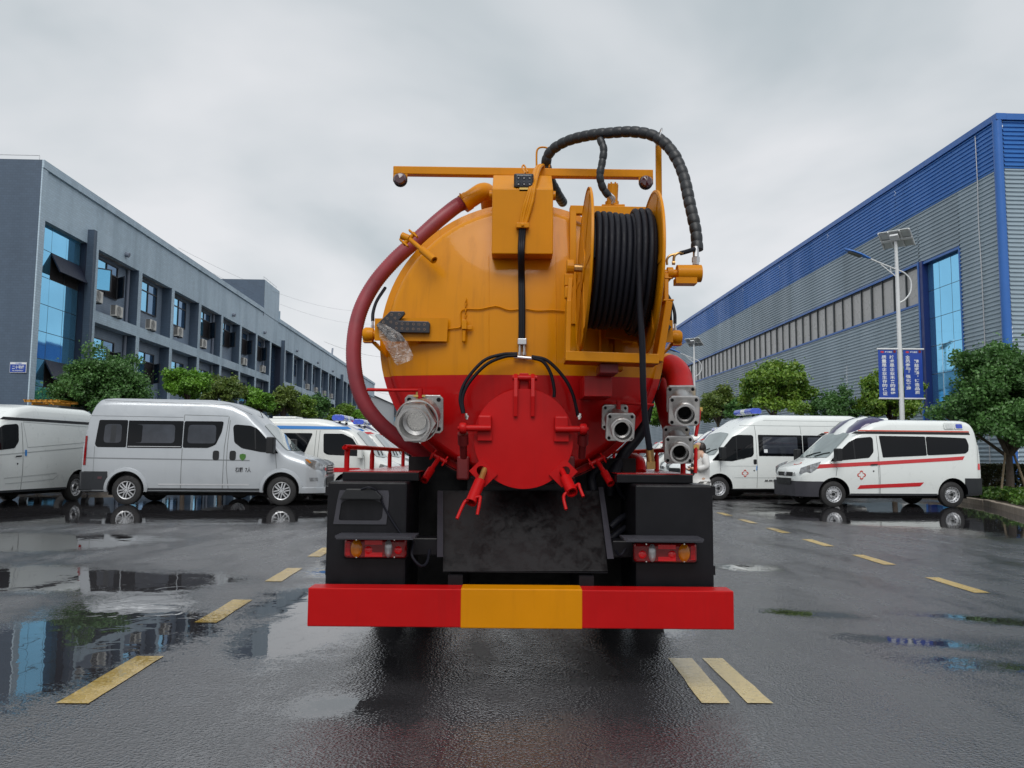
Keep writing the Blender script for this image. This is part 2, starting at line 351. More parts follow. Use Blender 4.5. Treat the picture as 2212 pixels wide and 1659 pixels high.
def wet_group():
    g = bpy.data.node_groups.new('wetness', 'ShaderNodeTree')
    g.interface.new_socket('Puddle', in_out='OUTPUT', socket_type='NodeSocketFloat')
    g.interface.new_socket('Film', in_out='OUTPUT', socket_type='NodeSocketFloat')
    N = g.nodes.new; L = g.links.new
    out = N('NodeGroupOutput'); geo = N('ShaderNodeNewGeometry')
    def mth(op, a, b=None, clamp=False):
        n = N('ShaderNodeMath'); n.operation = op; n.use_clamp = clamp
        for i, v in enumerate((a, b)):
            if v is None: continue
            if isinstance(v, (int, float)): n.inputs[i].default_value = v
            else: L(v, n.inputs[i])
        return n.outputs[0]
    cur = None
    for (x, y, a, b, rot) in PUDDLES:
        mp = N('ShaderNodeMapping'); mp.vector_type = 'TEXTURE'
        mp.inputs['Location'].default_value = (x, y, 0); mp.inputs['Rotation'].default_value = (0, 0, R(rot)); mp.inputs['Scale'].default_value = (a, b, 1000)
        L(geo.outputs['Position'], mp.inputs['Vector'])
        ln = N('ShaderNodeVectorMath'); ln.operation = 'LENGTH'; L(mp.outputs[0], ln.inputs[0])
        d = mth('MULTIPLY', mth('SUBTRACT', 1.0, ln.outputs['Value']), min(a, b) ** 0.5)
        cur = d if cur is None else mth('MAXIMUM', cur, d)
    cur = mth('MINIMUM', mth('MAXIMUM', cur, -0.6), 0.9)
    def nz(sc, det, ro, sx=1, sy=1, dist=0):
        mp = N('ShaderNodeMapping'); mp.inputs['Scale'].default_value = (sx, sy, 1); L(geo.outputs['Position'], mp.inputs['Vector'])
        n = N('ShaderNodeTexNoise'); n.inputs['Scale'].default_value = sc; n.inputs['Detail'].default_value = det; n.inputs['Roughness'].default_value = ro; n.inputs['Distortion'].default_value = dist
        L(mp.outputs[0], n.inputs['Vector']); return n.outputs['Fac']
    low = mth('MULTIPLY', mth('SUBTRACT', nz(0.55, 3, 0.5, 1, 0.8, 0.4), 0.5), 1.5)
    mid = mth('MULTIPLY', mth('SUBTRACT', nz(3.2, 5, 0.7, 1.0, 1.6), 0.5), 0.70)
    fin = mth('MULTIPLY', mth('SUBTRACT', nz(34, 4, 0.8), 0.5), 1.25)
    s = mth('ADD', mth('ADD', cur, low), mth('ADD', mid, fin))
    def sm(v, a, b):
        m = N('ShaderNodeMapRange'); m.interpolation_type = 'SMOOTHSTEP'; L(v, m.inputs['Value']); m.inputs['From Min'].default_value = a; m.inputs['From Max'].default_value = b; return m.outputs[0]
    L(sm(s, -0.10, 0.36), out.inputs['Puddle'])
    st_ = mth('MULTIPLY', mth('SUBTRACT', nz(1.0, 5, 0.62, 1.9, 0.55, 0.6), 0.5), 2.2)
    L(sm(mth('ADD', mth('ADD', mth('MULTIPLY', cur, 0.35), st_), mth('ADD', mth('MULTIPLY', low, 0.6), mid)), -0.50, 0.30), out.inputs['Film'])
    return g
WET = wet_group()
def ground_mat(name, base, base2, paint=False):
    t = NT(name); b = t.n('ShaderNodeBsdfPrincipled'); p = t.pos()
    w = t.n('ShaderNodeGroup'); w.node_tree = WET
    pud, film = w.outputs['Puddle'], w.outputs['Film']
    a = t.noise(0.45, 5, 0.6, p); f = t.noise(62, 3, 0.8, p)
    c = t.mix(t.mapr(a, 0.35, 0.68, 0, 1), base, base2)
    c = t.mix(t.mapr(f, 0.50, 0.78, 0, 0.55 if not paint else 0.35), c, tuple(min(1, x * 3.2) for x in base) if not paint else tuple(x * 0.45 for x in base))  # grain flecks, with contrast raised in the colour to stand in for wet glitter
    if not paint: c = t.mix(t.mapr(t.noise(85, 3, 0.8, p), 0.42, 0.56, 0.75, 0.0), c, (0.012, 0.012, 0.013))
    if paint:
        wn_ = t.noise(22, 6, 0.75, p); c = t.mix(t.mapr(wn_, 0.52, 0.75, 0, 0.6), c, (0.05, 0.05, 0.05))
    c = t.mix(t.math('MULTIPLY', pud, 0.55), c, tuple(x * 0.35 for x in base))
    t.l(c, b.inputs['Base Color'])
    r_ = t.mapr(film, 0, 1, 0.29, 0.07)
    r_ = t.math('ADD', t.math('MULTIPLY', r_, t.math('SUBTRACT', 1.0, pud)), t.math('MULTIPLY', pud, 0.015))
    t.l(r_, b.inputs['Roughness'])
    b.inputs['Specular IOR Level'].default_value = 0.5; b.inputs['IOR'].default_value = 2.7
    v = t.n('ShaderNodeTexVoronoi'); v.inputs['Scale'].default_value = 70; t.l(p, v.inputs['Vector'])
    h = t.math('ADD', v.outputs['Distance'], t.math('MULTIPLY', t.noise(28, 3, 0.6, p), 0.9))
    dry = t.math('SUBTRACT', 1.0, pud)
    n1_ = t.n('ShaderNodeBump'); t.l(t.math('MULTIPLY', t.math('MULTIPLY', dry, t.mapr(film, 0, 1, 1.0, 0.45)), 0.62 if not paint else 0.30), n1_.inputs['Strength']); n1_.inputs['Distance'].default_value = 0.0075; t.l(h, n1_.inputs['Height'])
    # faint ripples on standing water
    wv = t.noise(2.6, 2, 0.5, p, 1.0)
    n2_ = t.n('ShaderNodeBump'); n2_.inputs['Strength'].default_value = 0.035; n2_.inputs['Distance'].default_value = 0.04; t.l(wv, n2_.inputs['Height']); t.l(n1_.outputs[0], n2_.inputs['Normal'])
    t.l(n2_.outputs[0], b.inputs['Normal'])
    t.l(b.outputs[0], t.out.inputs['Surface']); MATS[name] = t.m
ground_mat('asphalt', (0.038, 0.037, 0.041), (0.070, 0.067, 0.073))
ground_mat('line_paint', (0.52, 0.35, 0.075), (0.60, 0.44, 0.14), True)
ground_mat('line_pale', (0.54, 0.41, 0.15), (0.60, 0.47, 0.20), True)
# ------------------------------------------------------------------ mesh helpers
class MB:
    """collects shapes, then links them as ONE mesh object"""
    def __init__(s): s.v = []; s.f = []; s.mi = []
    def add(s, vs, fs, mi=0):
        b = len(s.v); s.v.extend([tuple(x) for x in vs]); s.f.extend([tuple(b + i for i in q) for q in fs]); s.mi.extend([mi] * len(fs)); return s
    def box(s, lo, hi, M=None, mi=0):
        x0, y0, z0 = lo; x1, y1, z1 = hi
        vs = [Vector(c) for c in ((x0, y0, z0), (x1, y0, z0), (x1, y1, z0), (x0, y1, z0), (x0, y0, z1), (x1, y0, z1), (x1, y1, z1), (x0, y1, z1))]
        if M is not None: vs = [M @ q for q in vs]
        return s.add(vs, [(0, 3, 2, 1), (4, 5, 6, 7), (0, 1, 5, 4), (1, 2, 6, 5), (2, 3, 7, 6), (3, 0, 4, 7)], mi)
    def cyl(s, p0, p1, r0, r1=None, n=16, caps=True, mi=0):
        p0, p1 = Vector(p0), Vector(p1); r1 = r0 if r1 is None else r1
        a = (p1 - p0).normalized(); t = Vector((0, 0, 1)) if abs(a.z) < 0.9 else Vector((1, 0, 0))
        e1 = a.cross(t).normalized(); e2 = a.cross(e1)
        vs = [p0 + (e1 * math.cos(2 * math.pi * i / n) + e2 * math.sin(2 * math.pi * i / n)) * r0 for i in range(n)]
        vs += [p1 + (e1 * math.cos(2 * math.pi * i / n) + e2 * math.sin(2 * math.pi * i / n)) * r1 for i in range(n)]
        fs = [(i, (i + 1) % n, n + (i + 1) % n, n + i) for i in range(n)]
        if caps: fs += [tuple(range(n - 1, -1, -1)), tuple(range(n, 2 * n))]
        return s.add(vs, fs, mi)
    def pipe(s, p0, p1, ro, ri, n=20, mi=0):
        """open-ended thick pipe"""
        p0, p1 = Vector(p0), Vector(p1); a = (p1 - p0).normalized()
        return s.lathe([(0, ri), (0, ro), ((p1 - p0).length, ro), ((p1 - p0).length, ri)], p0, a, n, closed=True, mi=mi)
    def lathe(s, prof, o, axis, n=32, closed=False, mi=0, caps=False):
        """prof: list of (distance along axis, radius)"""
        o = Vector(o); a = Vector(axis).normalized(); t = Vector((0, 0, 1)) if abs(a.z) < 0.9 else Vector((1, 0, 0))
        e1 = a.cross(t).normalized(); e2 = a.cross(e1); vs = []; m = len(prof)
        for d, r in prof:
            for i in range(n):
                an = 2 * math.pi * i / n
                vs.append(o + a * d + (e1 * math.cos(an) + e2 * math.sin(an)) * r)
        fs = []
        for j in range(m if closed else m - 1):
            k = (j + 1) % m
            for i in range(n): fs.append((j * n + i, j * n + (i + 1) % n, k * n + (i + 1) % n, k * n + i))
        if caps: fs += [tuple(range(n - 1, -1, -1)), tuple(range((m - 1) * n, m * n))]
        return s.add(vs, fs, mi)
    def tube(s, pts, r, n=10, closed=False, mi=0, caps=True, rfun=None):
        pts = [Vector(p) for p in pts]; m = len(pts); vs = []
        up = None
        for i, p in enumerate(pts):
            a = (pts[(i + 1) % m] - pts[i - 1]) if closed else (pts[min(i + 1, m - 1)] - pts[max(i - 1, 0)])
            a.normalize()
            if up is None:
                t = Vector((0, 0, 1)) if abs(a.z) < 0.9 else Vector((1, 0, 0)); up = a.cross(t).normalized()
            up = (up - a * up.dot(a)).normalized(); e2 = a.cross(up)
            rr = rfun(i) if rfun else r
            for k in range(n):
                an = 2 * math.pi * k / n; vs.append(p + (up * math.cos(an) + e2 * math.sin(an)) * rr)
        fs = []
        for j in range(m if closed else m - 1):
            k = (j + 1) % m
            for i in range(n): fs.append((j * n + i, j * n + (i + 1) % n, k * n + (i + 1) % n, k * n + i))
        if caps and not closed: fs += [tuple(range(n - 1, -1, -1)), tuple(range((m - 1) * n, m * n))]
        return s.add(vs, fs, mi)
    def prism(s, poly, o, e1, e2, d, mi=0):
        """poly 2-D (a,b) -> o + a*e1 + b*e2, extruded by vector d"""
        o, e1, e2, d = Vector(o), Vector(e1), Vector(e2), Vector(d); n = len(poly)
        vs = [o + e1 * a + e2 * b for a, b in poly]; vs += [q + d for q in vs]
        return s.add(vs, [tuple(range(n)), tuple(range(2 * n - 1, n - 1, -1))] + [(i, n + i, n + (i + 1) % n, (i + 1) % n) for i in range(n)], mi)
    def build(s, name, m, parent=None, smooth=None, bevel=0.0, org=None, seg=2):
        me = bpy.data.meshes.new(name)
        vs = s.v if org is None else [(x - org[0], y - org[1], z - org[2]) for x, y, z in s.v]
        me.from_pydata(vs, [], s.f)
        bm = bmesh.new(); bm.from_mesh(me); bmesh.ops.recalc_face_normals(bm, faces=bm.faces); bm.to_mesh(me); bm.free()
        for q in (m if isinstance(m, (list, tuple)) else [m]): me.materials.append(MATS[q])
        if any(s.mi): me.polygons.foreach_set('material_index', s.mi)
        return link(name, me, parent, smooth, bevel, seg)

def link(name, me, parent=None, smooth=None, bevel=0.0, seg=2):
    if smooth is not None:
        me.polygons.foreach_set('use_smooth', [True] * len(me.polygons))
        me.set_sharp_from_angle(angle=R(smooth))
    o = bpy.data.objects.new(name, me); COL.objects.link(o)
    if parent is not None: o.parent = parent
    if bevel > 0:
        b = o.modifiers.new('bevel', 'BEVEL'); b.width = bevel; b.segments = seg; b.limit_method = 'ANGLE'; b.angle_limit = R(40)
    return o
def tag(o, label=None, cat=None, group=None, kind=None):
    if label: o['label'] = label
    if cat: o['category'] = cat
    if group: o['group'] = group
    if kind: o['kind'] = kind
    return o
def thing(name, loc, label, cat, group=None, rz=0.0):
    o = bpy.data.objects.new(name, None); COL.objects.link(o); o.location = loc; o.rotation_euler = (0, 0, rz); o.empty_display_size = 0.2
    return tag(o, label, cat, group)
def children_of(o): return [c for c in bpy.data.objects if c.parent == o]
def copy_tree(o, parent=None, kids=None):
    if kids is None:
        kids = {}
        for c in bpy.data.objects:
            if c.parent: kids.setdefault(c.parent, []).append(c)
    c = o.copy(); COL.objects.link(c); c.parent = parent
    for ch in kids.get(o, []): copy_tree(ch, c, kids)
    return c
def spline(pts, k=8, closed=False):
    """Catmull-Rom through points"""
    pts = [Vector(p) for p in pts]; n = len(pts); out = []
    for i in range(n if closed else n - 1):
        p0 = pts[i - 1] if (i > 0 or closed) else pts[0] * 2 - pts[1]
        p1, p2 = pts[i], pts[(i + 1) % n]
        p3 = pts[(i + 2) % n] if (closed or i + 2 < n) else pts[-1] * 2 - pts[-2]
        for j in range(k):
            t = j / k
            out.append(0.5 * ((2 * p1) + (p2 - p0) * t + (2 * p0 - 5 * p1 + 4 * p2 - p3) * t * t + (3 * p1 - p0 - 3 * p2 + p3) * t ** 3))
    if not closed: out.append(pts[-1])
    return out
BOLD = 0.018
def text_mesh(txt, size, vertical=False, shear=0.0, space=1.0):
    """letters as flat mesh data in (x,y); returns verts2d, faces"""
    c = bpy.data.curves.new('letters', 'FONT'); c.body = '\n'.join(txt) if vertical else txt; c.size = size; c.align_x = 'CENTER' if vertical else 'LEFT'
    c.space_line = space if vertical else 1.0; c.space_character = 1.0 if vertical else space; c.shear = shear; c.resolution_u = 3; c.offset = BOLD * size
    o = bpy.data.objects.new('letters', c); COL.objects.link(o)
    me = bpy.data.meshes.new_from_object(o.evaluated_get(bpy.context.evaluated_depsgraph_get()))
    vs = [v.co.copy() for v in me.vertices]; fs = [tuple(p.vertices) for p in me.polygons]
    bpy.data.objects.remove(o); bpy.data.curves.remove(c); bpy.data.meshes.remove(me)
    return vs, fs
def fit_text(txt, width=None, height=None, vertical=False, space=1.0, bold=0.0):
    vs, fs = text_mesh(txt, 1.0, vertical, 0, space)
    xs = [v.x for v in vs]; ys = [v.y for v in vs]; w, h = max(xs) - min(xs), max(ys) - min(ys)
    sx = width / w if width else None; sy = height / h if height else None
    sx = sx or sy; sy = sy or sx
    return [((v.x - min(xs)) * sx, (v.y - min(ys)) * sy) for v in vs], fs
def put_text(name, txt, o, e1, e2, m, parent, width=None, height=None, vertical=False, org=None, space=1.0, center=False):
    vs, fs = fit_text(txt, width, height, vertical, space)
    if center:
        w = max(v[0] for v in vs) / 2; h = max(v[1] for v in vs) / 2; vs = [(a - w, b - h) for a, b in vs]
    b = MB(); o, e1, e2 = Vector(o), Vector(e1), Vector(e2)
    b.add([o + e1 * a + e2 * c for a, c in vs], fs)
    return b.build(name, m, parent, org=org)
def round_poly(pts, r, k=4):
    """round the corners of a 2-D polygon"""
    out = []; n = len(pts)
    for i in range(n):
        p = Vector(pts[i]).to_2d(); a = Vector(pts[i - 1]).to_2d() - p; b = Vector(pts[(i + 1) % n]).to_2d() - p
        ra = min(r, a.length * 0.45); rb = min(r, b.length * 0.45)
        A = p + a.normalized() * ra; B = p + b.normalized() * rb
        for j in range(k + 1):
            t = j / k; q = A * (1 - t) ** 2 + p * 2 * t * (1 - t) + B * t * t; out.append((q.x, q.y))
    return out
def fill_poly(poly, step):
    """triangulated polygon with inner points, 2-D"""
    n = len(poly); pts = [Vector(p).to_2d() for p in poly]
    xs = [p.x for p in pts]; ys = [p.y for p in pts]
    def inside(x, y):
        c = False
        for i in range(n):
            a, b = pts[i], pts[i - 1]
            if (a.y > y) != (b.y > y) and x < (b.x - a.x) * (y - a.y) / (b.y - a.y) + a.x: c = not c
        return c
    ex = []
    for i in range(n):          # denser edge points
        a, b = pts[i], pts[(i + 1) % n]; m = max(1, int((b - a).length / step))
        ex += [a + (b - a) * (j / m) for j in range(m)]
    ne = len(ex); gx = np.arange(min(xs) + step / 2, max(xs), step); gy = np.arange(min(ys) + step / 2, max(ys), step)
    inner = [Vector((x, y)) for x in gx for y in gy if inside(x, y)]
    v, _, f, *_r = delaunay_2d_cdt(ex + inner, [(i, (i + 1) % ne) for i in range(ne)], [], 1, 1e-5)
    return [(p.x, p.y) for p in v], [tuple(q) for q in f]
# ------------------------------------------------------------------ ground, kerbs, planting beds
def grid_sheet(name, x0, x1, y0, y1, z, m, n=1, kind='structure'):
    b = MB()
    b.add([(x0, y0, z), (x1, y0, z), (x1, y1, z), (x0, y1, z)], [(0, 1, 2, 3)])
    return tag(b.build(name, m), kind=kind)
asphalt = grid_sheet('asphalt_ground', -700, 700, -200, 1500, 0.0, 'asphalt')
tag(asphalt, 'wet dark grey asphalt yard with puddles', None)
def dash(x0, y0, x1, y1, w, m, skew=0.0):
    b = MB(); z = 0.004
    n = 6; vs = []; fs = []
    for i in range(n + 1):
        t = i / n; cx = x0 + (x1 - x0) * t; cy = y0 + (y1 - y0) * t
        j = random.uniform(-0.004, 0.004); vs += [(cx - w / 2 + j, cy, z), (cx + w / 2 + random.uniform(-0.004, 0.004), cy, z)]
    fs = [(2 * i, 2 * i + 1, 2 * i + 3, 2 * i + 2) for i in range(n)]
    b.add(vs, fs); return b.build('lane_dash', m, asphalt)
for i in range(22):            # left dashed line
    y0 = 4.10 + i * 1.93; x = lambda y: -2.10 - 0.039 * (y - 4.1) - 0.08
    dash(x(y0), y0, x(y0 + 0.94), y0 + 0.94, 0.165, 'line_paint')
for i in range(20):            # right dashed line
    y0 = 7.62 + i * 1.94; x = lambda y: 4.43 + 0.028 * (y - 7.6)
    dash(x(y0), y0, x(y0 + 0.95), y0 + 0.95, 0.15, 'line_paint')
dash(1.052, 4.185, 1.062, 5.09, 0.150, 'line_pale'); dash(1.279, 4.19, 1.264, 5.095, 0.128, 'line_pale')

def bed(name, outline, z, stone=0.75):
    """raised planting bed: soil sheet plus a row of kerb stones along the outline"""
    n = len(outline); b = MB()
    b.add([(x, y, z - 0.03) for x, y in outline], [tuple(range(n))])
    s = tag(b.build(name, 'soil'), kind='structure')
    for i in range(n - 1):
        a, c = Vector(outline[i]), Vector(outline[i + 1]); L = (c - a).length; k = max(1, int(L / stone)); d = (c - a).normalized(); nr = Vector((-d.y, d.x))
        for j in range(k):
            if (a + d * (j * L / k)).y > 46: break
            p0 = a + d * (j * L / k + 0.008); p1 = a + d * ((j + 1) * L / k - 0.008); h = z + random.uniform(-0.012, 0.012); o = random.uniform(-0.012, 0.012)
            q = MB(); q.prism([(p0.x + nr.x * o, p0.y + nr.y * o), (p1.x + nr.x * o, p1.y + nr.y * o), (p1.x + nr.x * (0.13 + o), p1.y + nr.y * (0.13 + o)), (p0.x + nr.x * (0.13 + o), p0.y + nr.y * (0.13 + o))], (0, 0, -0.05), (1, 0, 0), (0, 1, 0), (0, 0, h + 0.05))
            q.build('kerb_stone', 'kerb', s, bevel=0.02)
    return s
bed('planting_bed', [(-30, 25.4), (-13.4, 25.4), (-12.5, 26.0), (-12.4, 27.0), (-14.5, 90.0), (-30, 90)][::-1], 0.16)
bed('planting_bed', [(60, 15.0), (11.2, 15.1), (10.9, 16.2), (11.25, 17.2), (11.75, 18.5), (12.45, 20.3), (13.0, 21.9), (13.35, 23.6), (11.9, 90.0), (60, 90)], 0.16)
bed('planting_bed', [(60, 90), (60, 90.1), (59, 90.1)], 0.1) if False else None

# ------------------------------------------------------------------ left building
YAW = Vector((-0.03633, 0.99934, 0))           # direction both buildings run
NRM_L = Vector((0.99934, 0.03633, 0))          # outward normal of the left facade
def frame(c0, out):
    """s along the facade, t outward, z up -> world"""
    def F(s, t, z): return Vector(c0) + YAW * s + Vector(out) * t + Vector((0, 0, z))
    return F
LC = Vector((-17.53, 28.8, 0)); FL = frame(LC, NRM_L)
left_b = thing('office_building', LC, 'long slate grey three storey office block with recessed window bays and blue stair glazing', 'building')
def fbox(b, F, s0, s1, t0, t1, z0, z1, mi=0):
    vs = [F(s, t, z) for z in (z0, z1) for s, t in ((s0, t0), (s1, t0), (s1, t1), (s0, t1))]
    return b.add(vs, [(0, 3, 2, 1), (4, 5, 6, 7), (0, 1, 5, 4), (1, 2, 6, 5), (2, 3, 7, 6), (3, 0, 4, 7)], mi)
def fpart(name, m, parent, F, org, *boxes, bevel=0.0):
    b = MB()
    for q in boxes: fbox(b, F, *q)
    return b.build(name, m, parent, org=org, bevel=bevel)
TOP = 12.08; DEP = 0.52; END = 92.0
fpart('end_wall', 'wall_slate', left_b, FL, LC, (0.0, 0.34, -22, -0.03, 0, TOP + 0.018))
fpart('parapet_wall', 'wall_pale', left_b, FL, LC, (0.37, END, -0.30, -0.05, 9.92, TOP - 0.1))
fpart('cornice', 'wall_pale', left_b, FL, LC, (0.0, 30.2, -0.028, 0.05, TOP - 0.28, TOP + 0.02), (34.6, END, -0.028, 0.05, TOP - 0.28, TOP + 0.02))
fpart('corner_pier', 'wall_pale', left_b, FL, LC, (0.0, 0.36, -0.028, 0.02, 0, TOP - 0.29))
fpart('roof_slab', 'wall_slate', left_b, FL, LC, (0.3, END, -21, -0.3, TOP - 0.6, TOP - 0.4))
for a_, c_ in ((4.0, 32.5), (36.0, 59.8), (63.5, END)): fpart('back_wall', 'wall_recess', left_b, FL, LC, (a_, c_, -DEP - 0.3, -DEP, 0, 9.95))
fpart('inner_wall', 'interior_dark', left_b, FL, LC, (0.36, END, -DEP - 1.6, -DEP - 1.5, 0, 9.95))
FINS = [8.8, 12.85, 16.9, 20.85, 24.75, 28.55, 32.4, 39.85, 43.75, 47.6, 51.7, 55.8, 59.7, 67.4, 71.3, 75.2, 79.1, 83.0, 87.0]
BIG = [(3.68, 4.1), (35.75, 36.1), (63.2, 63.6)]
FLOORS = [(0.25, 3.25), (3.75, 6.76), (7.25, 9.92)]
for s in FINS: fpart('fin', ['wall_slate'], left_b, FL, LC, (s - 0.17, s + 0.17, -DEP - 0.02, -0.012, 0, 9.94))
for s in FINS:
    fpart('fin_edge', 'wall_pale', left_b, FL, LC, (s - 0.172, s + 0.172, -0.012, 0.006, 0, 9.93))
for a, c in BIG:
    fpart('stair_fin', 'wall_slate', left_b, FL, LC, (a, c, -DEP - 0.3, 0.22, 0, 10.5))
    fpart('fin_edge', 'wall_pale', left_b, FL, LC, (c - 0.17, c + 0.003, 0.22, 0.235, 0, 10.49))
edges = [4.1] + [x for x in FINS if x < 33] ; bays = [(edges[i] + (0.17 if i else 0), edges[i + 1] - 0.17) for i in range(len(edges) - 1)]
e2_ = [36.1] + [x for x in FINS if 36 < x < 62]; bays += [(e2_[i] + (0.17 if i else 0), e2_[i + 1] - 0.17) for i in range(len(e2_) - 1)]
e3_ = [63.6] + [x for x in FINS if x > 66]; bays += [(e3_[i] + (0.17 if i else 0), e3_[i + 1] - 0.17) for i in range(len(e3_) - 1)]
for (a, c) in [(4.1, 32.4), (36.1, 59.7), (63.6, 87.0)]:
    for z0, z1 in ((6.76, 7.25), (3.25, 3.75), (0.0, 0.25)):
        fpart('floor_band', 'wall_pale', left_b, FL, LC, (a + 0.02, c + 0.15, -DEP + 0.01, 0.001, z0, z1))
# glazed stair bays, panes in a grid
def curtain(F, org, parent, s0, s1, t, z0, z1, cols, rowh, open_at=(), glass='glass_blue', dim_below=None, frame_m='mullion_dark'):
    w = (s1 - s0) / cols; rows = int((z1 - z0) / rowh + 0.5); rh = (z1 - z0) / rows
    fr = MB()
    for i in range(cols + 1): fbox(fr, F, s0 + i * w - 0.012, s0 + i * w + 0.012, t - 0.06, t - 0.004, z0, z1)
    for j in range(rows + 1): fbox(fr, F, s0, s1, t - 0.07, t - 0.006, z0 + j * rh - 0.012, z0 + j * rh + 0.012)
    g = fr.build('stair_glazing', frame_m, parent, org=org)
    for j in range(rows):
        for i in range(cols):
            if (i, j) in open_at: continue
            b = MB(); zt = (z0 + (j + 0.5) * rh); ti = random.uniform(-0.004, 0.004)
            b.add([F(s0 + i * w + 0.012, t + ti, z0 + j * rh + 0.012), F(s0 + (i + 1) * w - 0.012, t - ti, z0 + j * rh + 0.012), F(s0 + (i + 1) * w - 0.012, t - ti, z0 + (j + 1) * rh - 0.012), F(s0 + i * w + 0.012, t + ti, z0 + (j + 1) * rh - 0.012)], [(0, 1, 2, 3)])
            b.build('pane', glass, g, org=org)
    return g, w, rh
GD = -0.30
g1, gw, gh = curtain(FL, LC, left_b, 0.40, 3.64, GD, 0.6, 9.98, 3, 1.05, open_at=((1, 7), (2, 7), (1, 3), (2, 3)))
for jz in (7, 3):          # top-hung vents standing open
    z = 0.6 + (jz + 1) * gh; s0, s1 = 0.40 + gw, 3.62; b = MB()
    q = [FL(s0, GD + 0.01, z), FL(s1, GD + 0.01, z), FL(s1, GD + 0.40, z - gh * 0.70), FL(s0, GD + 0.40, z - gh * 0.70)]
    n = (q[1] - q[0]).cross(q[2] - q[0]).normalized() * 0.05
    b.add(q + [x + n for x in q], [(0, 1, 2, 3), (7, 6, 5, 4), (0, 4, 5, 1), (1, 5, 6, 2), (2, 6, 7, 3), (3, 7, 4, 0)])
    sash = b.build('open_vent', 'reveal_navy', g1, org=LC)
    hole = MB(); hole.add([FL(s0, GD - 0.05, z), FL(s1, GD - 0.05, z), FL(s1, GD - 0.05, z - gh), FL(s0, GD - 0.05, z - gh)], [(0, 1, 2, 3)]); hole.build('dark_opening', 'interior_dark', g1, org=LC)
curtain(FL, LC, left_b, 32.6, 35.7, -DEP + 0.02, 0.6, 9.9, 3, 1.05, glass='glass_blue_dim')
curtain(FL, LC, left_b, 59.9, 63.15, -DEP + 0.02, 0.6, 9.9, 3, 1.05, glass='glass_blue_dim')
for a_, c_ in ((3.655, 3.679), (35.725, 35.749)): fpart('reveal_dark_sheet', 'reveal_navy', left_b, FL, LC, (a_, c_, -DEP, -0.055, 0.3, 9.9))  # thin dark navy sheet over the inner part of the fins' near faces
# windows
def window(F, org, parent, s0, s1, t, z0, z1, openers, lod):
    fr = MB(); th = 0.05; zt = z0 + (z1 - z0) * 0.70; sm = s0 + (s1 - s0) * 0.5
    for (a, c) in ((s0, s0 + th), (s1 - th, s1), (sm - th / 2, sm + th / 2)): fbox(fr, F, a, c, t, t + 0.06, z0, z1)
    for (a, c) in ((z0, z0 + th), (z1 - th, z1), (zt - th / 2, zt + th / 2)): fbox(fr, F, s0 + th, s1 - th, t, t + 0.055, a, c)
    w = fr.build('window', 'window_frame', parent, org=org)
    cells = [(s0 + th, sm - th / 2, z0 + th, zt - th / 2), (sm + th / 2, s1 - th, z0 + th, zt - th / 2), (s0 + th, sm - th / 2, zt + th / 2, z1 - th), (sm + th / 2, s1 - th, zt + th / 2, z1 - th)]
    for k, (a, c, d, e_) in enumerate(cells):
        if k < 2 and k in openers:
            b = MB(); b.add([F(a, t + 0.01, d), F(c, t + 0.01, d), F(c, t + 0.01, e_), F(a, t + 0.01, e_)], [(0, 1, 2, 3)]); b.build('dark_opening', 'interior_dark', w, org=org)
            # casement swung outwards, hinged on its outer side
            hs = a if k == 0 else c; ln = (c - a) * 0.62; sg = 1 if k == 0 else -1; an = R(48)
            S = lambda q: hs + sg * q * math.cos(an); T = lambda q: t + 0.07 + q * math.sin(an)
            b = MB()
            for (q0, q1, y0, y1) in ((0, 0.05, d, e_), (ln - 0.05, ln, d, e_), (0.05, ln - 0.05, d, d + 0.05), (0.05, ln - 0.05, e_ - 0.05, e_)):
                vs = [F(S(q) , T(q) + o, y) for o in (0, 0.04) for q, y in ((q0, y0), (q1, y0), (q1, y1), (q0, y1))]
                b.add(vs, [(0, 3, 2, 1), (4, 5, 6, 7), (0, 1, 5, 4), (1, 2, 6, 5), (2, 3, 7, 6), (3, 0, 4, 7)])
            b.build('casement', 'window_frame', w, org=org)
            b = MB(); b.add([F(S(0.05), T(0.05) + 0.02, d + 0.05), F(S(ln - 0.05), T(ln - 0.05) + 0.02, d + 0.05), F(S(ln - 0.05), T(ln - 0.05) + 0.02, e_ - 0.05), F(S(0.05), T(0.05) + 0.02, e_ - 0.05)], [(0, 1, 2, 3)]); b.build('pane', 'glass_blue' if k == 0 else 'glass_blue_dim', w, org=org)
        else:
            b = MB(); b.add([F(a, t + 0.02, d), F(c, t + 0.02, d), F(c, t + 0.02, e_), F(a, t + 0.02, e_)], [(0, 1, 2, 3)]); b.build('pane', 'glass_blue' if (k in (0, 2)) else 'glass_blue_dim', w, org=org)
    return w
OPEN = {(0, 2): (0, 1), (0, 1): (0, 1), (3, 2): (1,), (4, 2): (1,), (5, 2): (1,), (6, 2): (1,), (1, 1): (1,), (4, 1): (1,), (5, 1): (0,)}
for i, (a, c) in enumerate(bays):
    for fl, (z0, z1) in enumerate(FLOORS):
        if fl == 0 and i > 8: continue
        m = (a + c) / 2
        window(FL, LC, left_b, m - 1.1, m + 1.1, -DEP + 0.005, z0 + 0.98, z0 + 2.52, OPEN.get((i, fl), ()), i)
